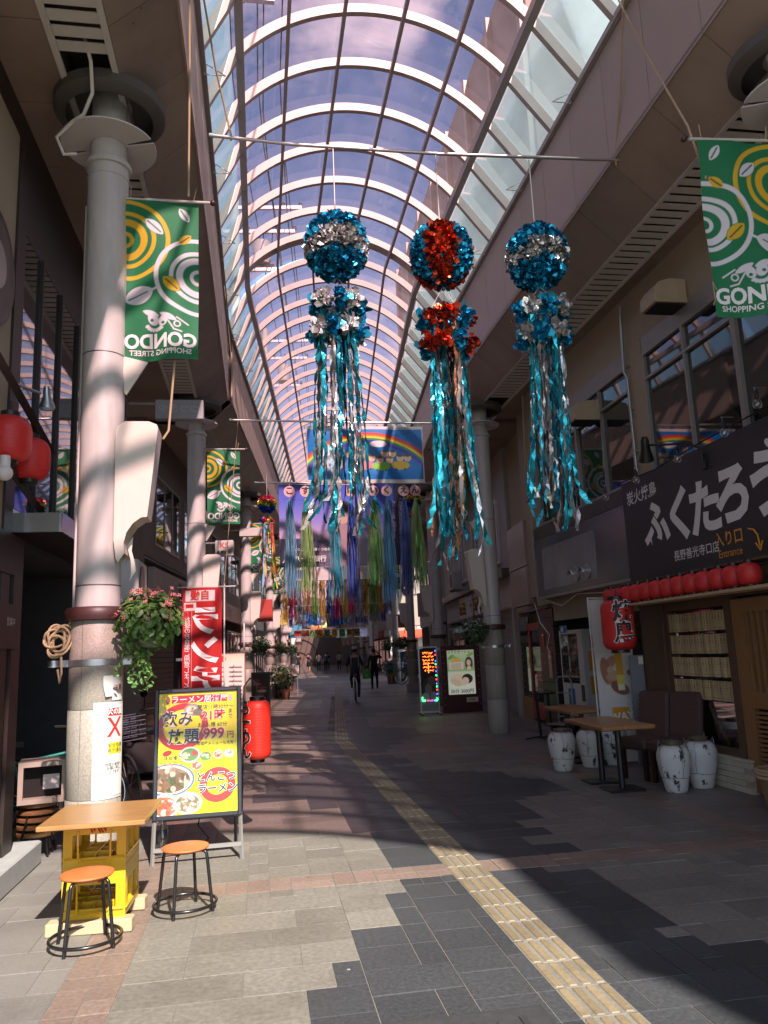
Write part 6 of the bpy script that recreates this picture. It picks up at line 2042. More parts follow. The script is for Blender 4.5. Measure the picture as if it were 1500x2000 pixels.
def fshutter(t, y0, y1, z0, z1, m=None, x=.25, step=.11):
    z = z0
    f = None
    while z < z1 - .02:
        f = fpart(t, 'shutter_slat', m or M_shut, (x, x + .03, y0, y1, z + .004, min(z1, z + step - .004)))
        z += step
    fpart(t, 'shutter_box', M_frame, (x - .04, x + .2, y0 - .05, y1 + .05, z1 + .003, z1 + .22))
def fsign(t, y0, y1, z0, z1, m, txt=None, tm=None, size=.3, proud=.12):
    f = fpart(t, 'fascia_sign', m, (-proud, -.003, y0, y1, z0, z1))
    if txt:
        s = t['s']
        M_ = (face_left if s > 0 else face_right)(s * (-proud - .004), (y0 + y1) / 2, (z0 + z1) / 2)
        text(txt, size, tm or M_txtw, f, M_, bold=.01)
def blade(label, x, y, z0, z1, w, m, parts=(), cat='sign'):
    """box sign sticking out over the street, facing the camera"""
    t = thing('projecting_sign', label, cat, S(x, y, z0), -heading(y))
    mb = MB(); mb.bevbox((0, 0, (z1 - z0) / 2), (w, .14, z1 - z0), .012); mb.build('box', m, t)
    mb = MB(); mb.tube([(-w / 2, 0, z1 - z0 - .05), (-w / 2 - .4, 0, z1 - z0 - .05)], .02, 6); mb.build('arm', M_zinc, t)
    for body, size, tm, dx, dz, mir in parts:
        text(body, size, tm, t, face_cam(dx, -.074, dz), mirror=mir, bold=.015)
    return t
def ac_unit(label, x, y, z, rz=0):
    t = thing('air_conditioner', label, 'machine', S(x, y, z), rz - heading(y))
    mb = MB(); mb.bevbox((0, 0, .3), (.34, .80, .58), .02); mb.build('casing', M_ac, t)
    mb = MB(); mb.lathe([(.22, 0), (.22, .01), (.2, .012)], 24, 0, Matrix.Translation((.172 if x < 1.6 else -.172, -.1, .3)) @ Matrix.Rotation(R(90 if x < 1.6 else -90), 4, 'Y')); mb.build('fan_grille', M_black, t)
    for a in (-.3, .3):
        mb = MB(); mb.tube([(-.2, a, .0), (.2, a, .0), (.2 if x > 1.6 else -.2, a, -.25)], .015, 5); mb.build('bracket', M_zinc, t)
    return t

# ---- left row
f = facade('grey_office_front', 'pale grey building with a white lit recess behind the nearest column', 'L', -2.35, 9.7, 14.1, M_grey, 8.5, 4.35)
fpart(f, 'recess_ceiling', M_white, (.1, 1.6, .2, 4.2, 4.30, 4.345))
fpart(f, 'back_door', M_void, (1.5, 1.58, 1.2, 2.3, 0, 2.3))
fpart(f, 'lower_rail', M_brownw, (.0, .06, .2, 4.2, 0.9, 1.0), (.0, .06, .2, 4.2, .1, .2))
for k in range(22):
    fpart(f, 'rail_bar', M_brownw, (.01, .05, .25 + k * .18, .29 + k * .18, .2, .9))
for k in range(3):
    mb = MB(); mb.lathe([(.09, 0), (.09, .012)], 20, 0, Matrix.Translation((-.7, .9 + k * 1.2, 4.285))); mb.build('downlight', M_warm, f, 40)
fpart(f, 'dark_post', M_dkwood, (-.05, .15, .0, .22, 0, 4.35), (-.05, .1, 4.2, 4.4, 0, 4.35))
blade('grey box sign with faint reversed lettering under the left canopy', -1.2, 12.0, 5.3, 5.62, .74, mat('grey_lightbox', (.33, .33, .35), .5), (('つつきや', .16, mat('faint_print', (.45, .45, .47), .5), 0, .16, True),))
ac_unit('white air conditioner on the grey building above the begonia basket', -1.75, 11.0, 2.35)
f = facade('brown_shop_front', 'brown clad building behind the red lunch banner', 'L', -2.2, 14.7, 22.0, M_brownw, 9.0, 3.6)
fwin(f, 1.0, 3.4, 3.9, 5.4, 3); fwin(f, 4.0, 6.8, 3.9, 5.4, 3)
fshutter(f, .3, 3.4, 0, 2.5, M_slatw, .1); fpart(f, 'door', M_void, (.3, .36, 4.0, 5.2, 0, 2.2)); fwin(f, 5.4, 7.0, .5, 2.4, 2)
fsign(f, .4, 6.8, 2.75, 3.4, mat('cream_sign', (.42, .38, .33), .6), '御食事処', M_txtk, .4)
blade('white building sign with two red capitals', -.98, 17.0, 3.80, 4.15, .40, mat('sign_white', (.5, .48, .45), .5), (('KS', .17, M_txtr, 0, .23, False), ('長野ビル', .085, M_txtk, 0, .075, False)))
blade('plain pale box sign over the left columns', -.75, 20.4, 4.75, 4.98, .62, mat('sign_white'))
f = facade('tan_shop_front', 'tan building with rolled shutters on the left beyond the brown one', 'L', -2.2, 22.1, 30.2, M_tanw, 8.5, 3.4)
fwin(f, .8, 3.6, 3.8, 5.3, 3); fwin(f, 4.4, 7.4, 3.8, 5.3, 3); fshutter(f, .4, 3.8, 0, 2.6); fwin(f, 4.2, 7.6, .3, 2.5, 4); fsign(f, .3, 7.8, 2.8, 3.35, M_redp, '喫茶', M_txtw, .4)
f = facade('grey_far_front', 'grey shop building on the left just before the side street', 'L', -2.2, 30.3, 43.2, M_grey, 8.8, 3.4)
fshutter(f, .4, 4.4, 0, 2.6); fwin(f, 5.0, 9.0, .3, 2.5, 4); fwin(f, 1.0, 5.0, 3.8, 5.3, 4); fwin(f, 7, 12, 3.8, 5.3, 4); fsign(f, .3, 8.0, 2.8, 3.35, mat('sign_cream', (.5, .44, .36), .6), '薬局', M_txtr, .4)
f = facade('far_left_front', 'distant dark shop row on the left past the side street', 'L', -2.3, 48.5, 112, M_brownw, 8.8, 3.2)
for k in range(14):
    fwin(f, 1 + k * 4.2, 4.4 + k * 4.2, .4, 2.5, 2); fsign(f, 1 + k * 4.2, 4.4 + k * 4.2, 2.6, 3.1, [M_redp, MATS['cream_sign'], M_grey][k % 3])
for k, (x_, y_, z_, w_, h_, c_, lb) in enumerate(((-.95, 26.5, 2.75, .5, .75, (.45, .06, .05), 'red box sign on the left past the third column'), (-.95, 34, 2.9, .6, .5, (.5, .42, .1), 'mustard box sign on the left before the side street'), (-.9, 52, 2.7, .8, .9, (.1, .3, .42), 'far blue box sign in the left row'), (-.9, 60, 2.6, .8, .7, (.5, .46, .4), 'far cream box sign in the left row'),
                                    (4.5, 26.2, 2.7, .5, .8, (.42, .38, .34), 'cream box sign over the right row before the plinth column'), (4.5, 34.5, 2.6, .55, .6, (.5, .1, .05), 'orange red box sign in the right row'), (4.5, 55, 2.7, .8, .8, (.5, .48, .44), 'far white box sign in the right row'), (4.4, 64, 2.6, .9, .8, (.45, .2, .05), 'far orange box sign in the right row'))):
    blade(lb, x_, y_, z_, z_ + h_, w_, mat('box_sign_%d' % k, c_, .45))
# ---- right row
f = facade('red_door_shop', 'small tiled shop with a red framed door beside the vending machine', 'R', 5.62, 15.0, 17.6, M_beige, 8.5, 2.35)
dg = fpart(f, 'red_door', M_redp, (-.04, .02, .30, .42, .08, 2.05), (-.04, .02, 1.45, 1.57, .08, 2.05), (-.038, .018, .42, 1.45, 1.90, 2.05), (-.038, .018, .42, 1.45, .08, .42))
mb = MB(); mb.bx(-.012, -.008, .42, 1.45, .42, 1.90); mb.build('pane', glass_mat('shop_glass'), dg)
fpart(f, 'display_case', M_pane, (.0, .02, 1.62, 2.5, .5, 2.2)); fpart(f, 'wood_skirt', M_wood2, (-.02, .02, 1.6, 2.5, 0, .48)); fpart(f, 'tile_pier', M_darktile, (-.06, .02, -.05, .26, 0, 2.3))
mb = MB(); mb.bx(-.05, -.045, .55, 1.0, .75, 1.05); mb.build('tobacco_sign', M_redp, f)
text('たばこ', .17, M_txtw, f, face_left(-.054, .78, .92), bold=.01)
mb = MB(); mb.bx(-.05, -.045, .5, 1.05, .60, .74); mb.build('black_sign', M_black, f)
text('タスポ', .09, M_txtw, f, face_left(-.054, .78, .67))
for z0, z1 in ((2.42, 3.16), (3.20, 4.10)):
    pnl = thing('pink_panel', 'lower blank pink signboard beside the steel sign' if z0 < 3 else 'upper blank pink signboard wrapped in clear film', 'sign', S(5.36, 15.9, z0), -heading(15.9), group='blank pink signboards')
    mb = MB(); mb.box((0, .0, (z1 - z0) / 2), (.14, 1.5, z1 - z0)); mb.build('board', mat('pink_sheet', (.40, .30, .29), .18, var=.25, nscale=2.5, bump=.1, bscale=5, coat=.5), pnl)
    mb = MB(); mb.box((.0, .0, -.012), (.16, 1.54, .02)); mb.build('edge_trim', M_frame, pnl)
f = facade('shuttered_town_house', 'white building with louvred shutters and gilt crest signs on the right', 'R', 5.55, 17.7, 28.4, mat('ivory_wall', (.42, .40, .37), .7, var=.08, dirt=.2), 9.5, 2.5)
for k in range(4):
    y0 = .8 + k * 2.4
    fr_ = fpart(f, 'shutter_window', M_white, (-.08, -.003, y0, y0 + .07, 3.6, 5.2), (-.08, -.003, y0 + .55, y0 + .62, 3.6, 5.2), (-.08, -.003, y0 + 1.1, y0 + 1.17, 3.6, 5.2), (-.078, -.005, y0 + .07, y0 + 1.1, 5.13, 5.2), (-.078, -.005, y0 + .07, y0 + 1.1, 3.6, 3.67))
    for j in range(18):
        mb = MB(); mb.bx(-.05, -.01, y0 + .07, y0 + 1.1, 3.69 + j * .08, 3.74 + j * .08); mb.build('louvre_blade', M_grey, fr_)
fpart(f, 'cornice', M_brownsteel, (-.2, -.003, 0, 10.6, 3.2, 3.4))
for k, y0 in enumerate((3.0, 5.6)):
    pn = fpart(f, 'crest_board', M_cream, (-.1, -.003, y0, y0 + 1.4, 2.5, 3.15))
    cr = MB()
    for j in range(12):
        a = j * .52
        cr.ball((-.11, y0 + .7 + .36 * math.cos(a), 2.82 + .15 * math.sin(2 * a)), .085, 8)
    cr.ball((-.115, y0 + .7, 2.82), .13, 10)
    cr.build('gilt_crest', M_gold, pn, 60)
cv = Canvas(.75, .6, 40, '#d9d4d4'); cv.line(.2, .5, .18, .15, .06, '#1a1a1a').line(.35, .45, .5, .2, .06, '#1a1a1a').line(.55, .5, .5, .1, .07, '#1a1a1a').line(.2, .3, .6, .33, .05, '#1a1a1a')
cv.build('brush_sign', print_mat('print_matt'), f, face_left(-.104, 4.98, 2.52))
fshutter(f, .3, 3.2, 0, 2.3); fshutter(f, 3.6, 6.6, 0, 2.3); fwin(f, 7, 10.2, .3, 2.3, 3)
ac_unit('air conditioner on the shuttered white town house', 5.35, 24.6, 3.42)
f = facade('tan_right_front', 'tan shop building on the right before the side street', 'R', 5.6, 28.5, 37.4, M_tanw, 9.0, 3.2)
fwin(f, .6, 4, .3, 2.5, 3); fshutter(f, 4.6, 8, 0, 2.5); fwin(f, 1, 4, 3.7, 5.2, 3); fwin(f, 5, 8, 3.7, 5.2, 3); fsign(f, .4, 8.4, 2.6, 3.15, M_grey)
f = facade('far_right_front', 'distant tan shop row on the right past the side street', 'R', 5.6, 52.0, 112, M_tanw, 9.0, 3.2)
for k in range(13):
    fwin(f, 1 + k * 4.2, 4.4 + k * 4.2, .4, 2.5, 2); fsign(f, 1 + k * 4.2, 4.4 + k * 4.2, 2.6, 3.1, [MATS['cream_sign'], M_redp, M_grey, M_wood2][k % 4])
f = facade('far_end_building', 'dark building closing the far end of the street', 'R', -6, 113, 115, M_brownw, 12, 3)
mb = MB(); mb.bx(-3, 16, 0, 1, 0, 12); mb.build('front_wall', M_brownw, f)
# side street on the right: white sunlit house with red awning
wh = thing('white_side_house', 'sunlit white house with a red awning in the side street', 'building', S(9.0, 52.0), -H1)
mb = MB(); mb.bx(-3.6, 8, 0, .3, 0, 7.5); mb.build('wall', M_white, wh)
mb = MB(); mb.prism([(0, 0), (-.9, -.35), (-.9, -.6), (0, -.45)], 4.6, 0, Matrix.Translation((-3.0, 0, 3.0)) @ Matrix.Rotation(R(90), 4, 'Z') @ Matrix.Rotation(R(90), 4, 'X')); mb.build('awning', mat('awning_red', (.5, .07, .03), .6), wh)
for k in range(4):
    mb = MB(); mb.box((-2.4 + k * 1.6, -.02, 4.4), (.9, .06, 1.2)); w_ = mb.build('window', M_frame, wh)
    mb = MB(); mb.box((-2.4 + k * 1.6, -.055, 4.4), (.78, .01, 1.08)); mb.build('pane', M_pane, w_)
# taller blocks seen through the glazing
tb_ = thing('tall_block', 'tall beige block rising above the right side of the vault', 'building', S(8.0, 20))
mb = MB(); mb.bx(-1.9, 7, -4, 14, 6.8, 19); mb.build('wall', M_tanw, tb_)
for k in range(5):
    for j in range(2):
        mb = MB(); mb.bx(-1.96, -1.89, -3.0 + k * 3.3, -1.2 + k * 3.3, 11.2 + j * 3.6, 12.8 + j * 3.6); w_ = mb.build('window', M_frame, tb_)
        mb = MB(); mb.bx(-1.97, -1.961, -2.9 + k * 3.3, -1.3 + k * 3.3, 11.3 + j * 3.6, 12.7 + j * 3.6); mb.build('pane', M_pane, w_)
mb = MB()
for k in range(8):
    mb.bx(-2.05, -1.9, -3.9 + k * 2.4, -3.7 + k * 2.4, 6.9, 18.9)
mb.build('pilaster', M_fascia, tb_)
# utility poles with crossarms over the left of the vault
up = None
def utility_pole(label, y):
    t = thing('utility_pole', label, 'pole', S(-.95, y, 7.6), -heading(y), group='utility poles above the canopy')
    mb = MB(); mb.tube([(0, 0, 0), (0, 0, 6.4)], [.14, .11], 12); mb.build('mast', M_concrete, t, 50)
    for z_, L in ((5.9, 2.1), (5.2, 1.9), (4.1, 1.6)):
        mb = MB(); mb.box((L / 2 - .3, 0, z_), (L, .09, .09)); mb.build('crossarm', M_zinc, t)
        for k in range(4):
            mb = MB(); mb.lathe([(.03, 0), (.055, .03), (.03, .06), (.055, .09), (.02, .13)], 10, 0, Matrix.Translation((L * (.18 + .22 * k), 0, z_ + .045))); mb.build('insulator', M_brownw, t, 40)
    mb = MB(); mb.lathe([(.2, 0), (.24, .03), (.24, .65), (.2, .7), (.05, .75)], 18, 0, Matrix.Translation((.7, .1, 4.25))); mb.build('transformer', M_shut, t, 40)
    for k in range(3):
        mb = MB(); mb.tube([(.5 + k * .25, 0, 5.2), (.55 + k * .2, .2, 4.7), (.6 + k * .1, .1, 5.0)], .015, 5); mb.build('jumper_cable', M_black, t)
    return t
for y_, lb in ((10.5, 'nearest utility pole top seen through the vault'), (19.0, 'second utility pole top seen through the vault'), (28, 'third utility pole top seen through the vault')):
    utility_pole(lb, y_)
for k, (x_, z_) in enumerate(((-.4, 13.4), (.1, 13.35), (.55, 13.4), (.2, 12.7), (.6, 11.7))):
    t = thing('power_line', 'power line over the vault, %s from the left' % ['first', 'second', 'third', 'fourth', 'fifth'][k], 'cable', S(x_, 10, z_), group='power lines over the vault')
    mb = MB(); mb.tube([S(x_, y_, z_ - .25 * math.sin((y_ - 2) % 8.5 / 8.5 * math.pi)) for y_ in range(-4, 40, 2)], .014, 5); mb.build('wire', M_black, t, world=True)

# ================================================================ red lunch banner and menu poster
nb_ = thing('lunch_banner', 'red vertical lunch banner with white lettering seen from behind', 'banner', (-.85, 12.0, .85), R(0))
cv = Canvas(.58, 1.80, 130, '#bf1f22')
cv.rect(.10, .54, 1.60, 1.76, '#e2dcda').rect(.38, .56, 1.46, 1.58, '#e2dcda').rect(.42, .54, 1.50, 1.56, '#bf1f22').rect(.445, .45, .1, 1.45, '#d8c0bc')
cv.noise(.06)
nbend = lambda X, Y: .03 * np.sin(Y * 4 + X * 3) + .02 * np.sin(X * 11 + 1)
cv.build('cloth', M_cloth, nb_, face_cam(0, 0, 0), bend=nbend, mirror=True)
def ntext(body, size, m, x, y, **kw):
    text(body, size, m, nb_, None, mirror=True, curve=lambda a, b, c: (a + x, -float(nbend(np.array(a + x), np.array(b + y))) - .008, b + y), **kw)
ntext('自慢', .15, M_txtr, -.03, 1.68, bold=.02)
for k, ch in enumerate('ランチ'):
    ntext(ch, .46, M_txtw, .05, 1.28 - k * .44, bold=.04)
ntext('お昼のお食事ご用意しました', .095, M_txtw, -.22, .82, vertical=True, line=.88)
mb = MB(); mb.tube([(.315, .03, -.85), (.33, .03, 1.86)], .012, 8); mb.build('mast', M_white, nb_, 40)
mb = MB(); mb.tube([(-.36, .0, 1.815), (.50, .02, 1.815)], .009, 6); mb.build('crossbar', M_white, nb_, 40)
mb = MB(); mb.bevbox((.315, .03, -.81), (.36, .36, .08), .02); mb.build('foot', M_black, nb_)
mp_ = thing('price_poster', 'white handwritten price poster on a stand behind the lunch banner', 'poster', (-.50, 13.2, 0))
cv = Canvas(.5, .9, 90, '#d8cfc6'); cv.rect(.03, .47, .76, .87, '#c8d0b8').ell(.14, .82, .06, .05, '#b8383a')
rr = random.Random(4)
for k in range(9):
    y_ = .68 - k * .075
    cv.line(.05, y_, .16, y_ + .005, .02, '#4a4038').line(.26, y_, .45, y_ + rr.uniform(-.01, .01), .022, '#3a302a').line(.3, y_ - .02, .33, y_ + .03, .012, '#3a302a')
cv.build('sheet', print_mat('print_matt'), mp_, face_cam(0, -.03, .75))
mb = MB(); mb.box((0, 0, 1.2), (.53, .03, .94)); mb.build('panel', M_wood2, mp_)
mb = MB(); mb.tube([(.24, .03, 0), (.25, .03, 2.15)], .016, 6); mb.build('mast', M_white, mp_)
for a in (-.2, .2):
    mb = MB(); mb.tube([(a, -.1, 0), (a, .05, .76)], .015, 5); mb.build('leg', M_wood2, mp_)

# ================================================================ lit message board and poster case
led = thing('message_board', 'wheeled message board with glowing orange LED text and coloured border lights', 'sign', (4.14, 19.1, 0), -R(3))
mb = MB()
for a, b, c_, d in ((-.24, -.21, .06, 1.66), (.21, .24, .06, 1.66), (-.21, .21, 1.63, 1.66), (-.21, .21, .06, .09)):
    mb.bx(a, b, -.03, .03, c_, d)
mb.build('frame', M_alu, led)
cv = Canvas(.40, 1.30, 90, '#1a1718'); cv.ell(.2, .35, .16, .24, '#3f3835').ell(.18, .30, .09, .14, '#8d8079').ell(.26, .5, .09, .12, '#6a5a52').ell(.3, .12, .08, .12, '#a8a3a0').ell(.1, .12, .1, .1, '#b5b0ad').noise(.2)
cv.build('poster', print_mat('print_matt'), led, face_cam(0, -.032, .32))
mb = MB(); mb.bx(-.19, .19, -.028, .0, .1, .3); mb.build('lower_box', M_shut, led)
L_or = mat('led_orange', (1, .11, .015), .5, emit=4.5)
rr = random.Random(8)
mb = MB()
for row in range(6):
    z = 1.50 - row * .085
    for k in range(26):
        if rr.random() < .72:
            mb.box((-.13 + k * .0105, -.04, z + rr.choice([-.016, 0, 0, .016])), (.008, .006, .012))
for k in range(12):
    mb.box((.0, -.04, 1.02 + k * .018), (.012, .006, .01))
mb.build('led_text', L_or, led)
for cn, c_, pts in (('red', (1, .02, .02), [(.185, z) for z in (1.45, 1.15, .85, .60)] + [(-.05, .345), (.05, .345)]), ('blue', (.03, .06, 1), [(.185, z) for z in (1.55, 1.3, 1.05, .75, .5)] + [(0, .345), (.11, .345)]), ('green', (.02, 1, .15), [(.185, z) for z in (1.22, .95, .68)] + [(-.18 + k * .02, .345) for k in range(4)] + [(.15, .345), (.17, .345), (.185, .36), (.185, .39), (-.185, .36), (-.185, .39), (-.185, .42)])):
    mb = MB()
    for a, b in pts:
        mb.box((a, -.04, b), (.018, .006, .03))
    mb.build('border_lights', mat('led_' + cn, c_, .5, emit=4.0), led)
for a in (-.22, .22):
    mb = MB(); mb.box((a, 0, .05), (.04, .5, .03)); mb.build('foot_bar', M_alu, led)
    for b in (-.22, .22):
        mb = MB(); mb.lathe([(.03, -.015), (.035, 0), (.03, .015)], 12, 0, Matrix.Translation((a, b, .035)) @ Matrix.Rotation(R(90), 4, 'Y')); mb.build('castor', M_black, led)
ms = thing('poster_case', 'maroon framed relaxation salon poster case beside the granite column', 'sign', (5.06, 19.45, 0), -R(2))
M_mar = mat('maroon_frame', (.085, .008, .016), .4, var=.1)
mb = MB(); mb.bx(-.5, .5, -.05, .05, .05, 1.66); mb.build('cabinet', M_mar, ms)
mb = MB(); mb.bx(-.5, .5, -.08, .08, 0, .05); mb.build('plinth', M_mar, ms)
for k in range(9):
    for a in (-.45, .45):
        mb = MB(); mb.ball((a, -.052, .2 + k * .17), .012, 8); mb.build('stud', M_alu, ms)
cv = Canvas(.70, 1.10, 120, '#cfd6c0')
cv.vgrad([(0, '#d8d8c6'), (.2, '#dfe2cf'), (.55, '#cdd4bb'), (.6, '#8fae74'), (1.1, '#c3cfb0')])
cv.leaf(.1, .93, .2, .08, .6, '#6f9a4c').leaf(.22, .9, .2, .08, -.4, '#86ad5a').leaf(.6, .98, .2, .07, .3, '#7fa455').rect(.05, .42, .62, .80, '#d9c9b6').ell(.22, .85, .12, .05, '#cfa548')
cv.ell(.56, .76, .1, .17, '#4a3a34').ell(.555, .78, .055, .075, '#d8b6a0').ell(.56, .64, .06, .06, '#d9c3b2').rect(.46, .66, .58, .60, '#8fae74')
cv.ell(.3, .36, .24, .14, '#d9c4ac', -.2).ell(.5, .38, .14, .12, '#2d2622').ell(.45, .33, .09, .09, '#dcbfa6').ell(.2, .3, .15, .08, '#d0b69c', -.5).rect(0, .70, .0, .16, '#d8dccb')
for k in range(5):
    cv.line(.1, .76 - k * .028, .35, .76 - k * .028, .008, '#7a5e50')
cv.noise(.05)
cv.build('poster', print_mat('print_emissive', .3, 0, .10), ms, face_cam(.0, -.053, .44))  # poster print is given a faint emission in its own ink colours
text('リラクゼーション', .085, M_txtk, ms, face_cam(0, -.06, 1.49), bold=.01)
text('30分 3000円', .115, M_txtk, ms, face_cam(0, -.06, .51), bold=.01)
mb = MB(); mb.bx(.10, .40, -.056, -.052, .24, .36); mb.build('arrow_card', M_cream, ms)
mb = MB(); mb.prism([(.17, .285), (.27, .285), (.27, .26), (.34, .30), (.27, .34), (.27, .315), (.17, .315)], .003, 0, Matrix.Translation((0, -.057, 0)) @ Matrix.Rotation(R(90), 4, 'X')); mb.build('arrow', M_txto, ms)

# ================================================================ bicycles
M_tyre = mat('tyre', (.014, .014, .015), .7)
M_chrome = mat('chrome', (.55, .55, .56), .2, metal=1.0)
def make_bicycle(label, frame_m, basket=False):
    t = thing('bicycle', label, 'bicycle')
    for y_ in (-.52, .52):
        w = MB(); w.tube([(0, y_ + .325 * math.cos(a), .34 + .325 * math.sin(a)) for a in [2 * math.pi * i / 36 for i in range(36)]], .017, 8, closed=True); wo = w.build('wheel', M_tyre, t, 60)
        w = MB(); w.tube([(0, y_ + .305 * math.cos(a), .34 + .305 * math.sin(a)) for a in [2 * math.pi * i / 36 for i in range(36)]], .008, 6, closed=True); w.build('rim', M_chrome, wo, 60)
        w = MB()
        for k in range(14):
            a = k * 2 * math.pi / 14
            w.tube([(.02 if k % 2 else -.02, y_, .34), (0, y_ + .30 * math.cos(a), .34 + .30 * math.sin(a))], .0022, 4)
        w.build('spokes', M_chrome, wo)
    fr_ = MB()
    for p, q, r_ in (((0, -.52, .34), (0, -.08, .30), .011), ((0, -.08, .30), (0, -.2, .78), .015), ((0, -.52, .34), (0, -.18, .70), .009), ((0, -.08, .30), (0, .36, .70), .017), ((0, -.17, .68), (0, .34, .76), .015), ((0, .36, .68), (0, .32, .92), .018), ((0, .37, .70), (0, .52, .34), .014)):
        fr_.tube([p, q], r_, 8)
    fr_.build('frame', frame_m, t, 50)
    mb = MB(); mb.tube([(-.26, .18, .99), (-.2, .27, .99), (-.06, .33, .97), (.06, .33, .97), (.2, .27, .99), (.26, .18, .99)], .011, 8); mb.build('handlebar', M_chrome, t, 50)
    mb = MB(); mb.prism([(-.07, -.14), (.07, -.14), (.06, -.02), (.02, .12), (-.02, .12), (-.06, -.02)], .05, 0, Matrix.Translation((0, -.22, .83))); mb.build('saddle', M_black, t)
    mb = MB(); mb.tube([(0, -.2, .76), (0, -.22, .84)], .012, 6); mb.build('seat_post', M_chrome, t)
    mb = MB(); mb.tube([(.05, -.08, .30), (.07, -.14, .15)], .009, 6); mb.box((.11, -.14, .145), (.09, .08, .02)); mb.tube([(-.05, -.08, .30), (-.07, -.02, .45)], .009, 6); mb.box((-.11, -.02, .455), (.09, .08, .02)); mb.build('crank', M_black, t)
    if basket:
        mb = MB()
        for k in range(6):
            z = .82 + k * .045
            mb.tube([(-.16, .42, z), (.16, .42, z), (.16, .66, z), (-.16, .66, z)], .004, 4, closed=True)
        for x_, y_ in [(-.16 + .08 * i, yy) for i in range(5) for yy in (.42, .66)]:
            mb.tube([(x_, y_, .82), (x_, y_, 1.045)], .004, 4)
        mb.build('basket', M_chrome, t)
    return t
mint = mat('mint_frame', (.02, .3, .22), .35, var=.1)
bk0 = make_bicycle('mint green bicycle parked in the dark recess on the left', mint)
bk0.location = (-2.12, 8.0, 0); bk0.rotation_euler = (0, R(-6), R(-80))
b = dup(bk0, 'dark bicycle with silver bars at the back of the recess', (-3.0, 8.4, 0), R(-70))
for c in b.children:
    if c.name.startswith('frame'):
        c.data = c.data.copy(); c.data.materials[0] = M_black
bk2 = make_bicycle('black bicycle standing behind the nearest column by the sign board', M_black, True)
bk2.location = (-1.55, 8.8, 0); bk2.rotation_euler = (0, R(4), R(-150))
b = dup(bk2, 'black bicycle parked at the right row beyond the stone plinth'); put(b, 5.0, 37.2, 0, R(70))
b = dup(bk2, 'bicycle with basket parked along the far right shops'); put(b, 4.9, 33.5, 0, R(20))
# ================================================================ left recess clutter
for k in range(5):
    t = thing('stacked_stool', 'wooden stool in the dark recess, %s of its stack' % ['lowest', 'second from the bottom', 'middle one', 'second from the top', 'topmost'][k], 'stool', (-1.90, 7.36, .16 + k * .060), R(k * 7), group='wooden stools stacked in the recess')
    mb = MB(); mb.lathe([(.15, 0), (.165, .008), (.165, .03), (.15, .038)], 28); mb.build('seat', M_wood2, t, 40)
    for a in (45, 135, 225, 315):
        c_, s_ = math.cos(R(a)), math.sin(R(a))
        mb = MB(); mb.tube([(.13 * c_, .13 * s_, 0), (.175 * c_, .175 * s_, -.155 if k == 0 else -.15)], .010, 6); mb.build('leg', M_tubek, t)
bx_ = thing('beige_box', 'old beige monitor box resting on the stacked stools', 'box', (-1.86, 7.34, .442), R(12))
mb = MB()
for a, b, c_, d in ((-.19, -.15, 0, .34), (.15, .19, 0, .34), (-.15, .15, 0, .04), (-.15, .15, .30, .34)):
    mb.bx(a, b, -.17, .17, c_, d)
mb.build('shell', mat('old_beige', (.40, .36, .29), .6, dirt=.2), bx_)
mb = MB(); mb.bx(-.15, .15, -.05, -.03, .04, .30); mb.build('dark_face', M_void, bx_)
mb = MB(); mb.bx(.0, .13, -.06, -.052, .10, .22); mb.build('label', M_txtw, bx_)
sc = thing('motor_scooter', 'dark motor scooter parked behind the yellow menu board', 'scooter', (-1.25, 9.6, 0), R(-20))
for y_ in (-.55, .58):
    mb = MB(); mb.lathe([(.12, -.05), (.2, -.045), (.22, 0), (.2, .045), (.12, .05)], 22, 0, Matrix.Translation((0, y_, .22)) @ Matrix.Rotation(R(90), 4, 'Y')); mb.build('wheel', M_tyre, sc, 50)
mb = MB(); mb.grid(9, 9, lambda u, v: (.17 * math.sin(math.pi * (u - .5)) * (1 - .4 * abs(v - .4)), -.80 + 1.0 * v, .42 + .36 * math.cos(math.pi * (u - .5)) * (1 - .55 * (v - .35) ** 2) - .1 * v)); mb.build('rear_body', mat('scooter_grey', (.05, .045, .045), .3, coat=.4), sc, 60)
mb = MB(); mb.bevbox((0, .12, .28), (.3, .5, .07), .02); mb.build('floorboard', M_black, sc)
mb = MB(); mb.bevbox((0, .40, .62), (.34, .08, .66), .03, M=None); mb.build('leg_shield', MATS['scooter_grey'], sc)
mb = MB(); mb.bevbox((0, -.35, .80), (.25, .62, .09), .03); mb.build('seat', M_black, sc)
mb = MB(); mb.tube([(-.32, .30, 1.0), (-.1, .38, 1.02), (.1, .38, 1.02), (.32, .30, 1.0)], .016, 8); mb.build('handlebar', M_black, sc, 50)
for a in (-.28, .28):
    mb = MB(); mb.tube([(a, .33, 1.0), (a, .34, 1.16)], .006, 5); mb.lathe([(.05, 0), (.055, .01), (.05, .02)], 14, 0, Matrix.Translation((a, .34, 1.2)) @ Matrix.Rotation(R(90), 4, 'X')); mb.build('mirror', M_chrome, sc)
mb = MB(); mb.ball((0, .45, .9), .08, 12); mb.build('headlamp', M_white, sc, 60)

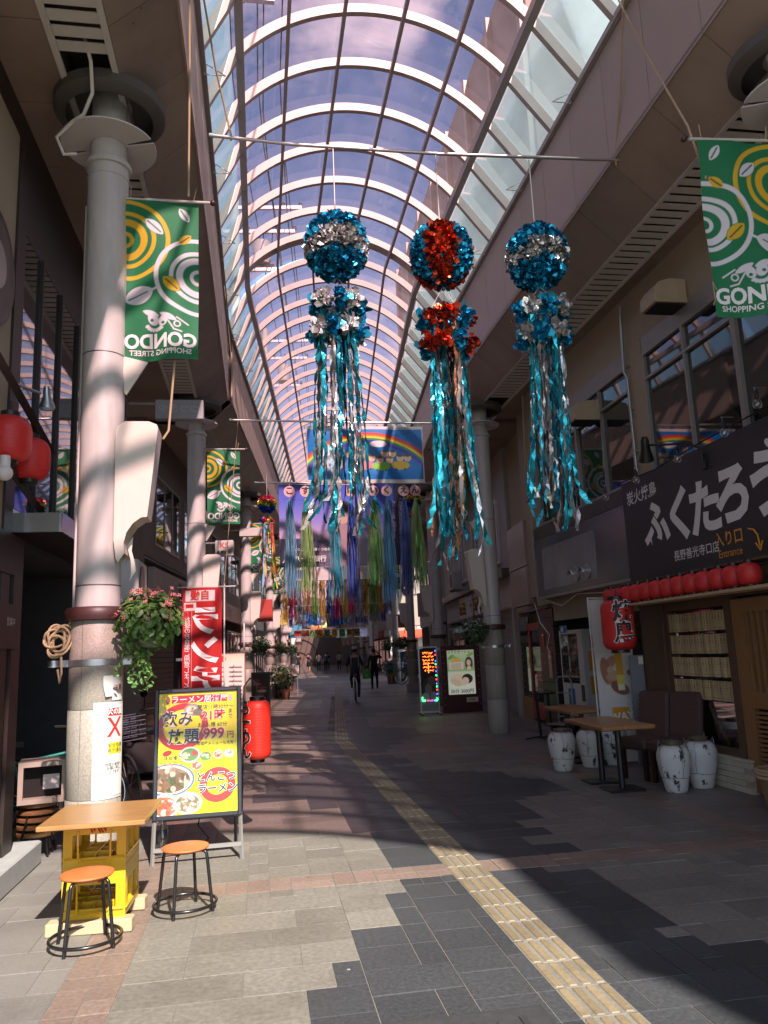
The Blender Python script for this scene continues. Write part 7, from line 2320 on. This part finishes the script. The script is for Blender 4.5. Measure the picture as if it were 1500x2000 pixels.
# ================================================================ pots, boards along the far street
def plant(label, x, y, flower, r=.28, h=.34, seed=1, pm=None, world=False):
    t = thing('potted_plant', label, 'plant', (x, y, 0) if world else S(x, y))
    rr = random.Random(seed)
    mb = MB(); mb.lathe([(.12, 0), (.13, .01), (.17, h - .05), (.19, h - .05), (.19, h), (.165, h)], 20); mb.build('pot', pm or mat('terracotta', (.30, .12, .06), .7, dirt=.2), t, 40)
    foliage(rr, 260, (0, 0, h + r * .8), (r, r, r), .05).build('foliage', M_leaf2, t)
    if flower is not None:
        blossoms(rr, 30, (0, 0, h + r * .8), (r, r, r), .032).build('blossoms', flower, t)
    return t
plant('terracotta pot of rust coloured flowers by the left columns', .95, 29.5, M_fred, .36, .36, 21, world=True)
plant('dark pot with a tall green shrub behind the terracotta pot', .70, 30.3, None, .42, .55, 22, M_black, world=True)
plant('leafy green plant in a pot beyond the white notice board', 1.35, 36.0, None, .40, .4, 23, world=True)
plant('potted shrub at the foot of the right column before the side street', 6.35, 38.2, None, .45, .45, 24, world=True)
plant('small pot plant right behind the shrub pot on the left', 1.0, 33.5, M_fwhite, .36, .5, 25, M_black, world=True)
nb2 = thing('notice_board', 'small white notice board by the flower pots', 'sign', (1.35, 31.8, 0))
mb = MB(); mb.box((0, 0, .98), (.42, .03, .42)); mb.build('board', M_white, nb2)
text('ブティック\nジャルダン', .075, M_txtr, nb2, face_cam(0, -.02, .98), bold=.01)
for a in (-.15, .15):
    mb = MB(); mb.tube([(a, .0, 0), (a, .02, .8)], .014, 5); mb.build('leg', M_zinc, nb2)
mst = thing('menu_stand', 'black framed photo menu stand beside the red lantern', 'sign', (.02, 19.6, 0), R(-4))
cv = Canvas(.40, .98, 70, '#2a1a16')
rr = random.Random(3)
for k in range(7):
    cv.ell(rr.uniform(.08, .32), .32 + k * .085, .11, .035, ['#8a3a2a', '#b86a50', '#6a4038', '#c8a890'][k % 4])
cv.rect(.03, .37, .02, .2, '#c9bdb4').line(.06, .14, .34, .14, .02, '#a03028').line(.06, .08, .3, .08, .015, '#4a3a34')
cv.build('poster', print_mat('print_matt'), mst, face_cam(0, -.028, .18))
mb = MB(); mb.box((0, 0, .68), (.46, .04, 1.06)); mb.build('frame', M_black, mst)
for a in (-.2, .2):
    mb = MB(); mb.box((a, 0, .075), (.04, .36, .15)); mb.build('foot', M_black, mst)

# ================================================================ parked car in the side street
car = thing('parked_car', 'dark blue car parked across the side street behind the right columns', 'car', (8.6, 41.2, 0), R(-92))
M_car = mat('car_blue', (.012, .022, .07), .25, var=.05, coat=1.0)
prof = [(-2.05, .35), (-2.08, .75), (-2.0, .98), (-1.75, 1.08), (-1.35, 1.48), (-.9, 1.60), (.2, 1.60), (.75, 1.42), (1.25, 1.06), (1.85, .95), (2.08, .72), (2.1, .35)]
mb = MB()
k = len(prof)
lev = []
for sx in (-.86, -.80, .80, .86):
    lev.append([(sx if abs(sx) > .85 else sx, y_, z_ if abs(sx) < .85 else min(z_, 1.05) ) for y_, z_ in prof])
vs = []
secs = []
for xs, zc in ((-.88, .98), (-.80, 1.08), (-.66, 9), (0, 9), (.66, 9), (.80, 1.08), (.88, .98)):
    secs.append([(xs * (1 if z_ < 1.1 else 1), y_, (min(z_, zc) if zc < 5 else z_ + (.03 if abs(xs) < .1 else 0))) for y_, z_ in prof])
for s_ in secs:
    vs += s_
fs = []
for i in range(len(secs) - 1):
    for j in range(k - 1):
        fs.append((i * k + j, (i + 1) * k + j, (i + 1) * k + j + 1, i * k + j + 1))
fs += [tuple(range(k)), tuple(range(len(secs) * k - 1, (len(secs) - 1) * k - 1, -1))]
mb.add(vs, fs); mb.build('body', M_car, car, 35)
for s_ in (-1, 1):
    for a, b in ((-1.2, -.35), (-.28, .65)):
        mb = MB(); mb.add([(s_ * .81, a, 1.08), (s_ * .81, b, 1.08), (s_ * .70, min(b, .45), 1.50), (s_ * .70, max(a, -1.0), 1.50)], [(0, 1, 2, 3)]); mb.build('side_window', M_pane, car)
    for y_ in (-1.3, 1.3):
        w = MB(); w.lathe([(.2, -.1), (.31, -.1), (.33, -.06), (.33, .06), (.31, .1), (.2, .1)], 24, 0, Matrix.Translation((s_ * .80, y_, .33)) @ Matrix.Rotation(R(90), 4, 'Y')); wo = w.build('wheel', M_tyre, car, 40)
        w = MB(); w.lathe([(.21, -.09), (.2, .105), (.05, .11)], 20, 0, Matrix.Translation((s_ * .80, y_, .33)) @ Matrix.Rotation(R(90 * s_), 4, 'Y')); w.build('rim', M_chrome, wo, 40)
    mb = MB(); mb.box((s_ * .66, -2.04, .85), (.26, .08, .2)); mb.build('tail_light', M_txtr, car)
    mb = MB(); mb.box((s_ * .62, 2.02, .72), (.32, .1, .14)); mb.build('headlight', M_white, car)
    mb = MB(); mb.bevbox((s_ * .95, .7, 1.1), (.14, .12, .12), .03); mb.build('mirror', M_car, car)
mb = MB(); mb.add([(-.66, -1.78, 1.1), (.66, -1.78, 1.1), (.6, -1.40, 1.47), (-.6, -1.40, 1.47)], [(0, 1, 2, 3)]); mb.build('rear_window', M_pane, car)
mb = MB(); mb.box((0, -2.1, .62), (.36, .02, .17)); mb.build('number_plate', M_white, car)

# ================================================================ people
M_skin = mat('skin', (.42, .24, .16), .55, var=.06)
M_hair = mat('hair', (.018, .014, .012), .5)
def person(label, x, y, rz, pose, top, legs, shoes=None, skirt=None, sleeve=True, world=True, scale=1.0, shorts=False):
    """continuous skinned figure; pose gives knee/foot/hand offsets"""
    t = thing('person', label, 'person', (x, y, 0) if world else S(x, y), rz)
    J, E, Rr, Z = [], [], [], []
    def jn(p, r, par=None, z=0):
        J.append(Vector(p) * scale); Rr.append((r * scale if not isinstance(r, tuple) else (r[0] * scale, r[1] * scale)))
        if par is not None:
            E.append((par, len(J) - 1)); Z.append(z)
        return len(J) - 1
    lean = pose.get('lean', 0.0)
    hz = pose.get('hip', .93)
    pel = jn((0, 0, hz), (.145, .11))
    sp = jn((0, lean * .4, hz + .22), (.13, .10), pel, 1)
    chs = jn((0, lean * .85, hz + .43), (.155, .105), sp, 1)
    nk = jn((0, lean, hz + .57), .055, chs, 0)
    hb = jn((0, lean + .02, hz + .64), (.075, .085), nk, 0)
    ht_ = jn((0, lean + .03, hz + .76), (.072, .088), hb, 4)
    for s_, nm in ((-1, 'l'), (1, 'r')):
        sh = jn((s_ * .175, lean * .9, hz + .48), .062, chs, 1)
        e = pose.get('elbow_' + nm, (s_ * .22, -.02, hz + .20))
        el = jn(e, .043, sh, 1 if sleeve else 0)
        h = pose.get('hand_' + nm, (s_ * .24, .06, hz - .04))
        wr_ = jn(h, .030, el, 2 if pose.get('long_sleeve') else 0)
        d = (Vector(h) - Vector(e)).normalized()
        pm2 = jn(Vector(h) + d * .06, (.038, .02), wr_, 0)
        for q in range(4):
            jn(Vector(h) + d * (.125 + .012 * (q in (1, 2))) + Vector((0, (q - 1.5) * .018, 0)), .009, pm2, 0)
        jn(Vector(h) + d * .07 + Vector((-s_ * .03, .04, 0)), .010, wr_, 0)
        hp = jn((s_ * .085, 0, hz - .05), .095, pel, 3)
        kn_ = pose.get('knee_' + nm, (s_ * .10, .03, .50))
        an_ = pose.get('foot_' + nm, (s_ * .10, 0, .09))
        kj = jn(kn_, .062, hp, 3)
        mid = (Vector(kn_) + Vector(an_)) / 2 + Vector((0, -.015, .02))
        cj = jn(mid, .055, kj, 5 if shorts else 3)
        aj = jn(an_, .038, cj, 5 if shorts else 3)
        jn(Vector(an_) + Vector((0, .15, -.045)), .035, aj, 6)
    me = bpy.data.meshes.new('b'); me.from_pydata([tuple(p) for p in J], E, []); me.update()
    ob = bpy.data.objects.new('b', me); COL.objects.link(ob)
    sk = ob.modifiers.new('s', 'SKIN'); sk.use_smooth_shade = True
    lay = me.skin_vertices[0].data if me.skin_vertices else None
    if lay is None:
        bpy.context.view_layer.objects.active = ob
    for i, r_ in enumerate(Rr):
        lay[i].radius = r_ if isinstance(r_, tuple) else (r_, r_)
        lay[i].use_root = (i == 0)
    ss_ = ob.modifiers.new('u', 'SUBSURF'); ss_.levels = 1; ss_.render_levels = 1
    dg = bpy.context.evaluated_depsgraph_get()
    fm_ = bpy.data.meshes.new_from_object(ob.evaluated_get(dg))
    bpy.data.objects.remove(ob)
    fm_.materials.clear()
    for m_ in (M_skin, top, top if pose.get('long_sleeve') else M_skin, legs, M_hair, M_skin, shoes or M_black):
        fm_.materials.append(m_)
    Jn = np.array([tuple(p) for p in J]); A = Jn[[e[0] for e in E]]; B = Jn[[e[1] for e in E]]
    for pl in fm_.polygons:
        c = np.array(pl.center)
        tt = np.clip(((c - A) * (B - A)).sum(1) / (((B - A) ** 2).sum(1) + 1e-9), 0, 1)
        dd = ((A + (B - A) * tt[:, None] - c) ** 2).sum(1)
        pl.material_index = Z[int(dd.argmin())]
    fm_.shade_smooth()
    fm_.name = 'body'
    link('body', fm_, t)
    # hair cap, with the face side left open
    mb = MB()
    hc = Vector((0, lean + .02, hz + .72)) * scale
    mb.ball(hc, .108 * scale, 18, sc=(.88, 1.02, 1.02))
    mb.v = [(a, b - (.012 if b > hc.y + .03 else 0), c) for a, b, c in mb.v]
    keep = [i for i, f_ in enumerate(mb.f) if not (sum(mb.v[q][1] for q in f_) / len(f_) > hc.y + .035 * scale and sum(mb.v[q][2] for q in f_) / len(f_) < hc.z + .05 * scale) and sum(mb.v[q][2] for q in f_) / len(f_) > hc.z - .075 * scale]
    mb.f = [mb.f[i] for i in keep]; mb.m = [0] * len(keep)
    if not pose.get('helmet'):
        mb.build('hair', pose.get('hair', M_hair), t, 60)
    for s_ in (-1, 1):
        q = MB(); q.ball(hc + Vector((s_ * .088, .0, -.03)) * scale, .022 * scale, 8, sc=(.5, .8, 1.2)); q.build('ear', M_skin, t, 60)
    q = MB(); q.ball(hc + Vector((0, .105, -.03)) * scale, .016 * scale, 8, sc=(.8, 1, 1.3)); q.build('nose', M_skin, t, 60)
    return t
walk = lambda st, arm=1: {'knee_l': (-.10, .10 * st, .50), 'foot_l': (-.09, .22 * st, .09), 'knee_r': (.10, .02 * st, .50), 'foot_r': (.09, -.22 * st, .11), 'hand_l': (-.25, -.10 * st * arm, .92), 'hand_r': (.25, .14 * st * arm, .92), 'elbow_l': (-.23, -.08 * st, 1.15), 'elbow_r': (.23, 0, 1.15)}
T_navy = mat('cloth_navy', (.012, .014, .022), .8, bump=.2, bscale=20)
T_black = mat('cloth_black', (.008, .008, .009), .8, bump=.2, bscale=20)
T_blue = mat('cloth_blue', (.06, .10, .22), .8, bump=.2, bscale=20)
T_cream = mat('cloth_cream', (.45, .40, .34), .8, bump=.2, bscale=20)
T_lil = mat('cloth_lilac', (.10, .09, .16), .8, bump=.2, bscale=20)
T_pale = mat('cloth_pale', (.32, .26, .24), .8, bump=.2, bscale=20)
hd = -H1
# cyclist
cyp = (3.14, 26.1)
cb = make_bicycle('slim black bicycle ridden away by the helmeted cyclist', M_black)
cb.location = (cyp[0], cyp[1], 0); cb.rotation_euler = (0, 0, hd)
cy_ = person('cyclist in dark clothes with helmet and grey backpack riding away', cyp[0], cyp[1], hd,
             {'hip': .94, 'lean': .20, 'knee_l': (-.13, .16, .76), 'foot_l': (-.11, .0, .50), 'knee_r': (.13, .12, .58), 'foot_r': (.11, -.12, .20), 'elbow_l': (-.27, .22, 1.16), 'elbow_r': (.27, .22, 1.16), 'hand_l': (-.25, .30, 1.02), 'hand_r': (.25, .30, 1.02), 'helmet': True}, T_navy, T_black)
cy_.location.y -= .0
for c in list(cy_.children):
    c.location = (0, -.22, 0)
hp_ = Vector((0, .24 - .22, .94 + .74))
mb = MB(); mb.ball(hp_, .135, 20, sc=(.85, 1.12, .85))
mb.f = [f_ for f_ in mb.f if sum(mb.v[q][2] for q in f_) / len(f_) > hp_.z - .035]; mb.m = [0] * len(mb.f); mb.build('helmet', M_black, cy_, 60)
for a in (-.05, 0, .05):
    mb = MB(); mb.tube([(a, hp_.y - .14, hp_.z + .03), (a * 1.1, hp_.y - .10, hp_.z + .09), (a * 1.1, hp_.y, hp_.z + .117), (a, hp_.y + .1, hp_.z + .09)], .012, 6); mb.build('helmet_stripe', M_white, cy_, 50)
mb = MB(); mb.bevbox((0, .02 - .22, 1.28), (.28, .14, .42), .05, M=Matrix.Translation((0, .0, 0)) @ Matrix.Rotation(R(-14), 4, 'X') @ Matrix.Translation((0, .26, 0))); mb.build('backpack', mat('pack_grey', (.05, .05, .055), .7), cy_, 40)
mb = MB(); mb.tube([(-.12, -.30, 1.12), (-.12, -.26, 1.46), (-.11, -.05, 1.5)], .014, 5); mb.tube([(.12, -.30, 1.12), (.12, -.26, 1.46), (.11, -.05, 1.5)], .014, 5); mb.build('strap', mat('strap_light', (.3, .3, .3), .7), cy_)
# walker with green bag
wk = person('walker in black carrying a bright green bag beside the parked car', 4.72, 32.4, hd + R(5), {**walk(.55), 'hand_r': (.20, .06, 1.52), 'elbow_r': (.34, .02, 1.32), 'hand_l': (-.28, -.02, .95), 'long_sleeve': True}, T_black, T_black, M_white)
gbg = thing('green_bag', 'bright green shopping bag held by the walker in black', 'bag', (4.72 - .32, 32.4 - .02, .50), hd)
mb = MB(); mb.grid(9, 9, lambda u, v: ((.17 + .04 * math.sin(v * 3)) * (2 * u - 1) * (1 - .35 * v), -.06 * math.cos((u - .5) * 3.1) * (1 - v * .6), .38 * v)); mb.grid(9, 9, lambda u, v: ((.17 + .04 * math.sin(v * 3)) * (2 * u - 1) * (1 - .35 * v), .06 * math.cos((u - .5) * 3.1) * (1 - v * .6), .38 * v)); mb.build('sack', mat('bag_green', (.08, .42, .06), .5), gbg, 60)
mb = MB(); mb.tube([(-.07, 0, .36), (-.02, 0, .47), (.03, 0, .47), (.07, 0, .36)], .008, 5); mb.build('handle', MATS['bag_green'], gbg)
for (x_, y_, st, tp, lg, so_, lb) in ((4.4, 71.5, .9, T_lil, T_black, True, 'distant walker in a sleeveless top and black shorts'), (3.2, 66, .5, T_navy, T_navy, False, 'distant dark figure farthest left by the pots'), (5.35, 72, .6, T_pale, T_black, False, 'distant walker in a pale top, left of the blue shirt'),
                                   (6.0, 72, -.6, T_blue, T_black, False, 'distant walker in a blue shirt'), (6.45, 75, .5, T_navy, T_navy, False, 'distant walker in navy behind the blue shirt'), (7.35, 73, .7, T_cream, T_black, False, 'distant walker in a cream top, right of the blue shirt')):
    person(lb, x_, y_, -H2, walk(st), tp, lg, shorts=so_, sleeve=not so_)
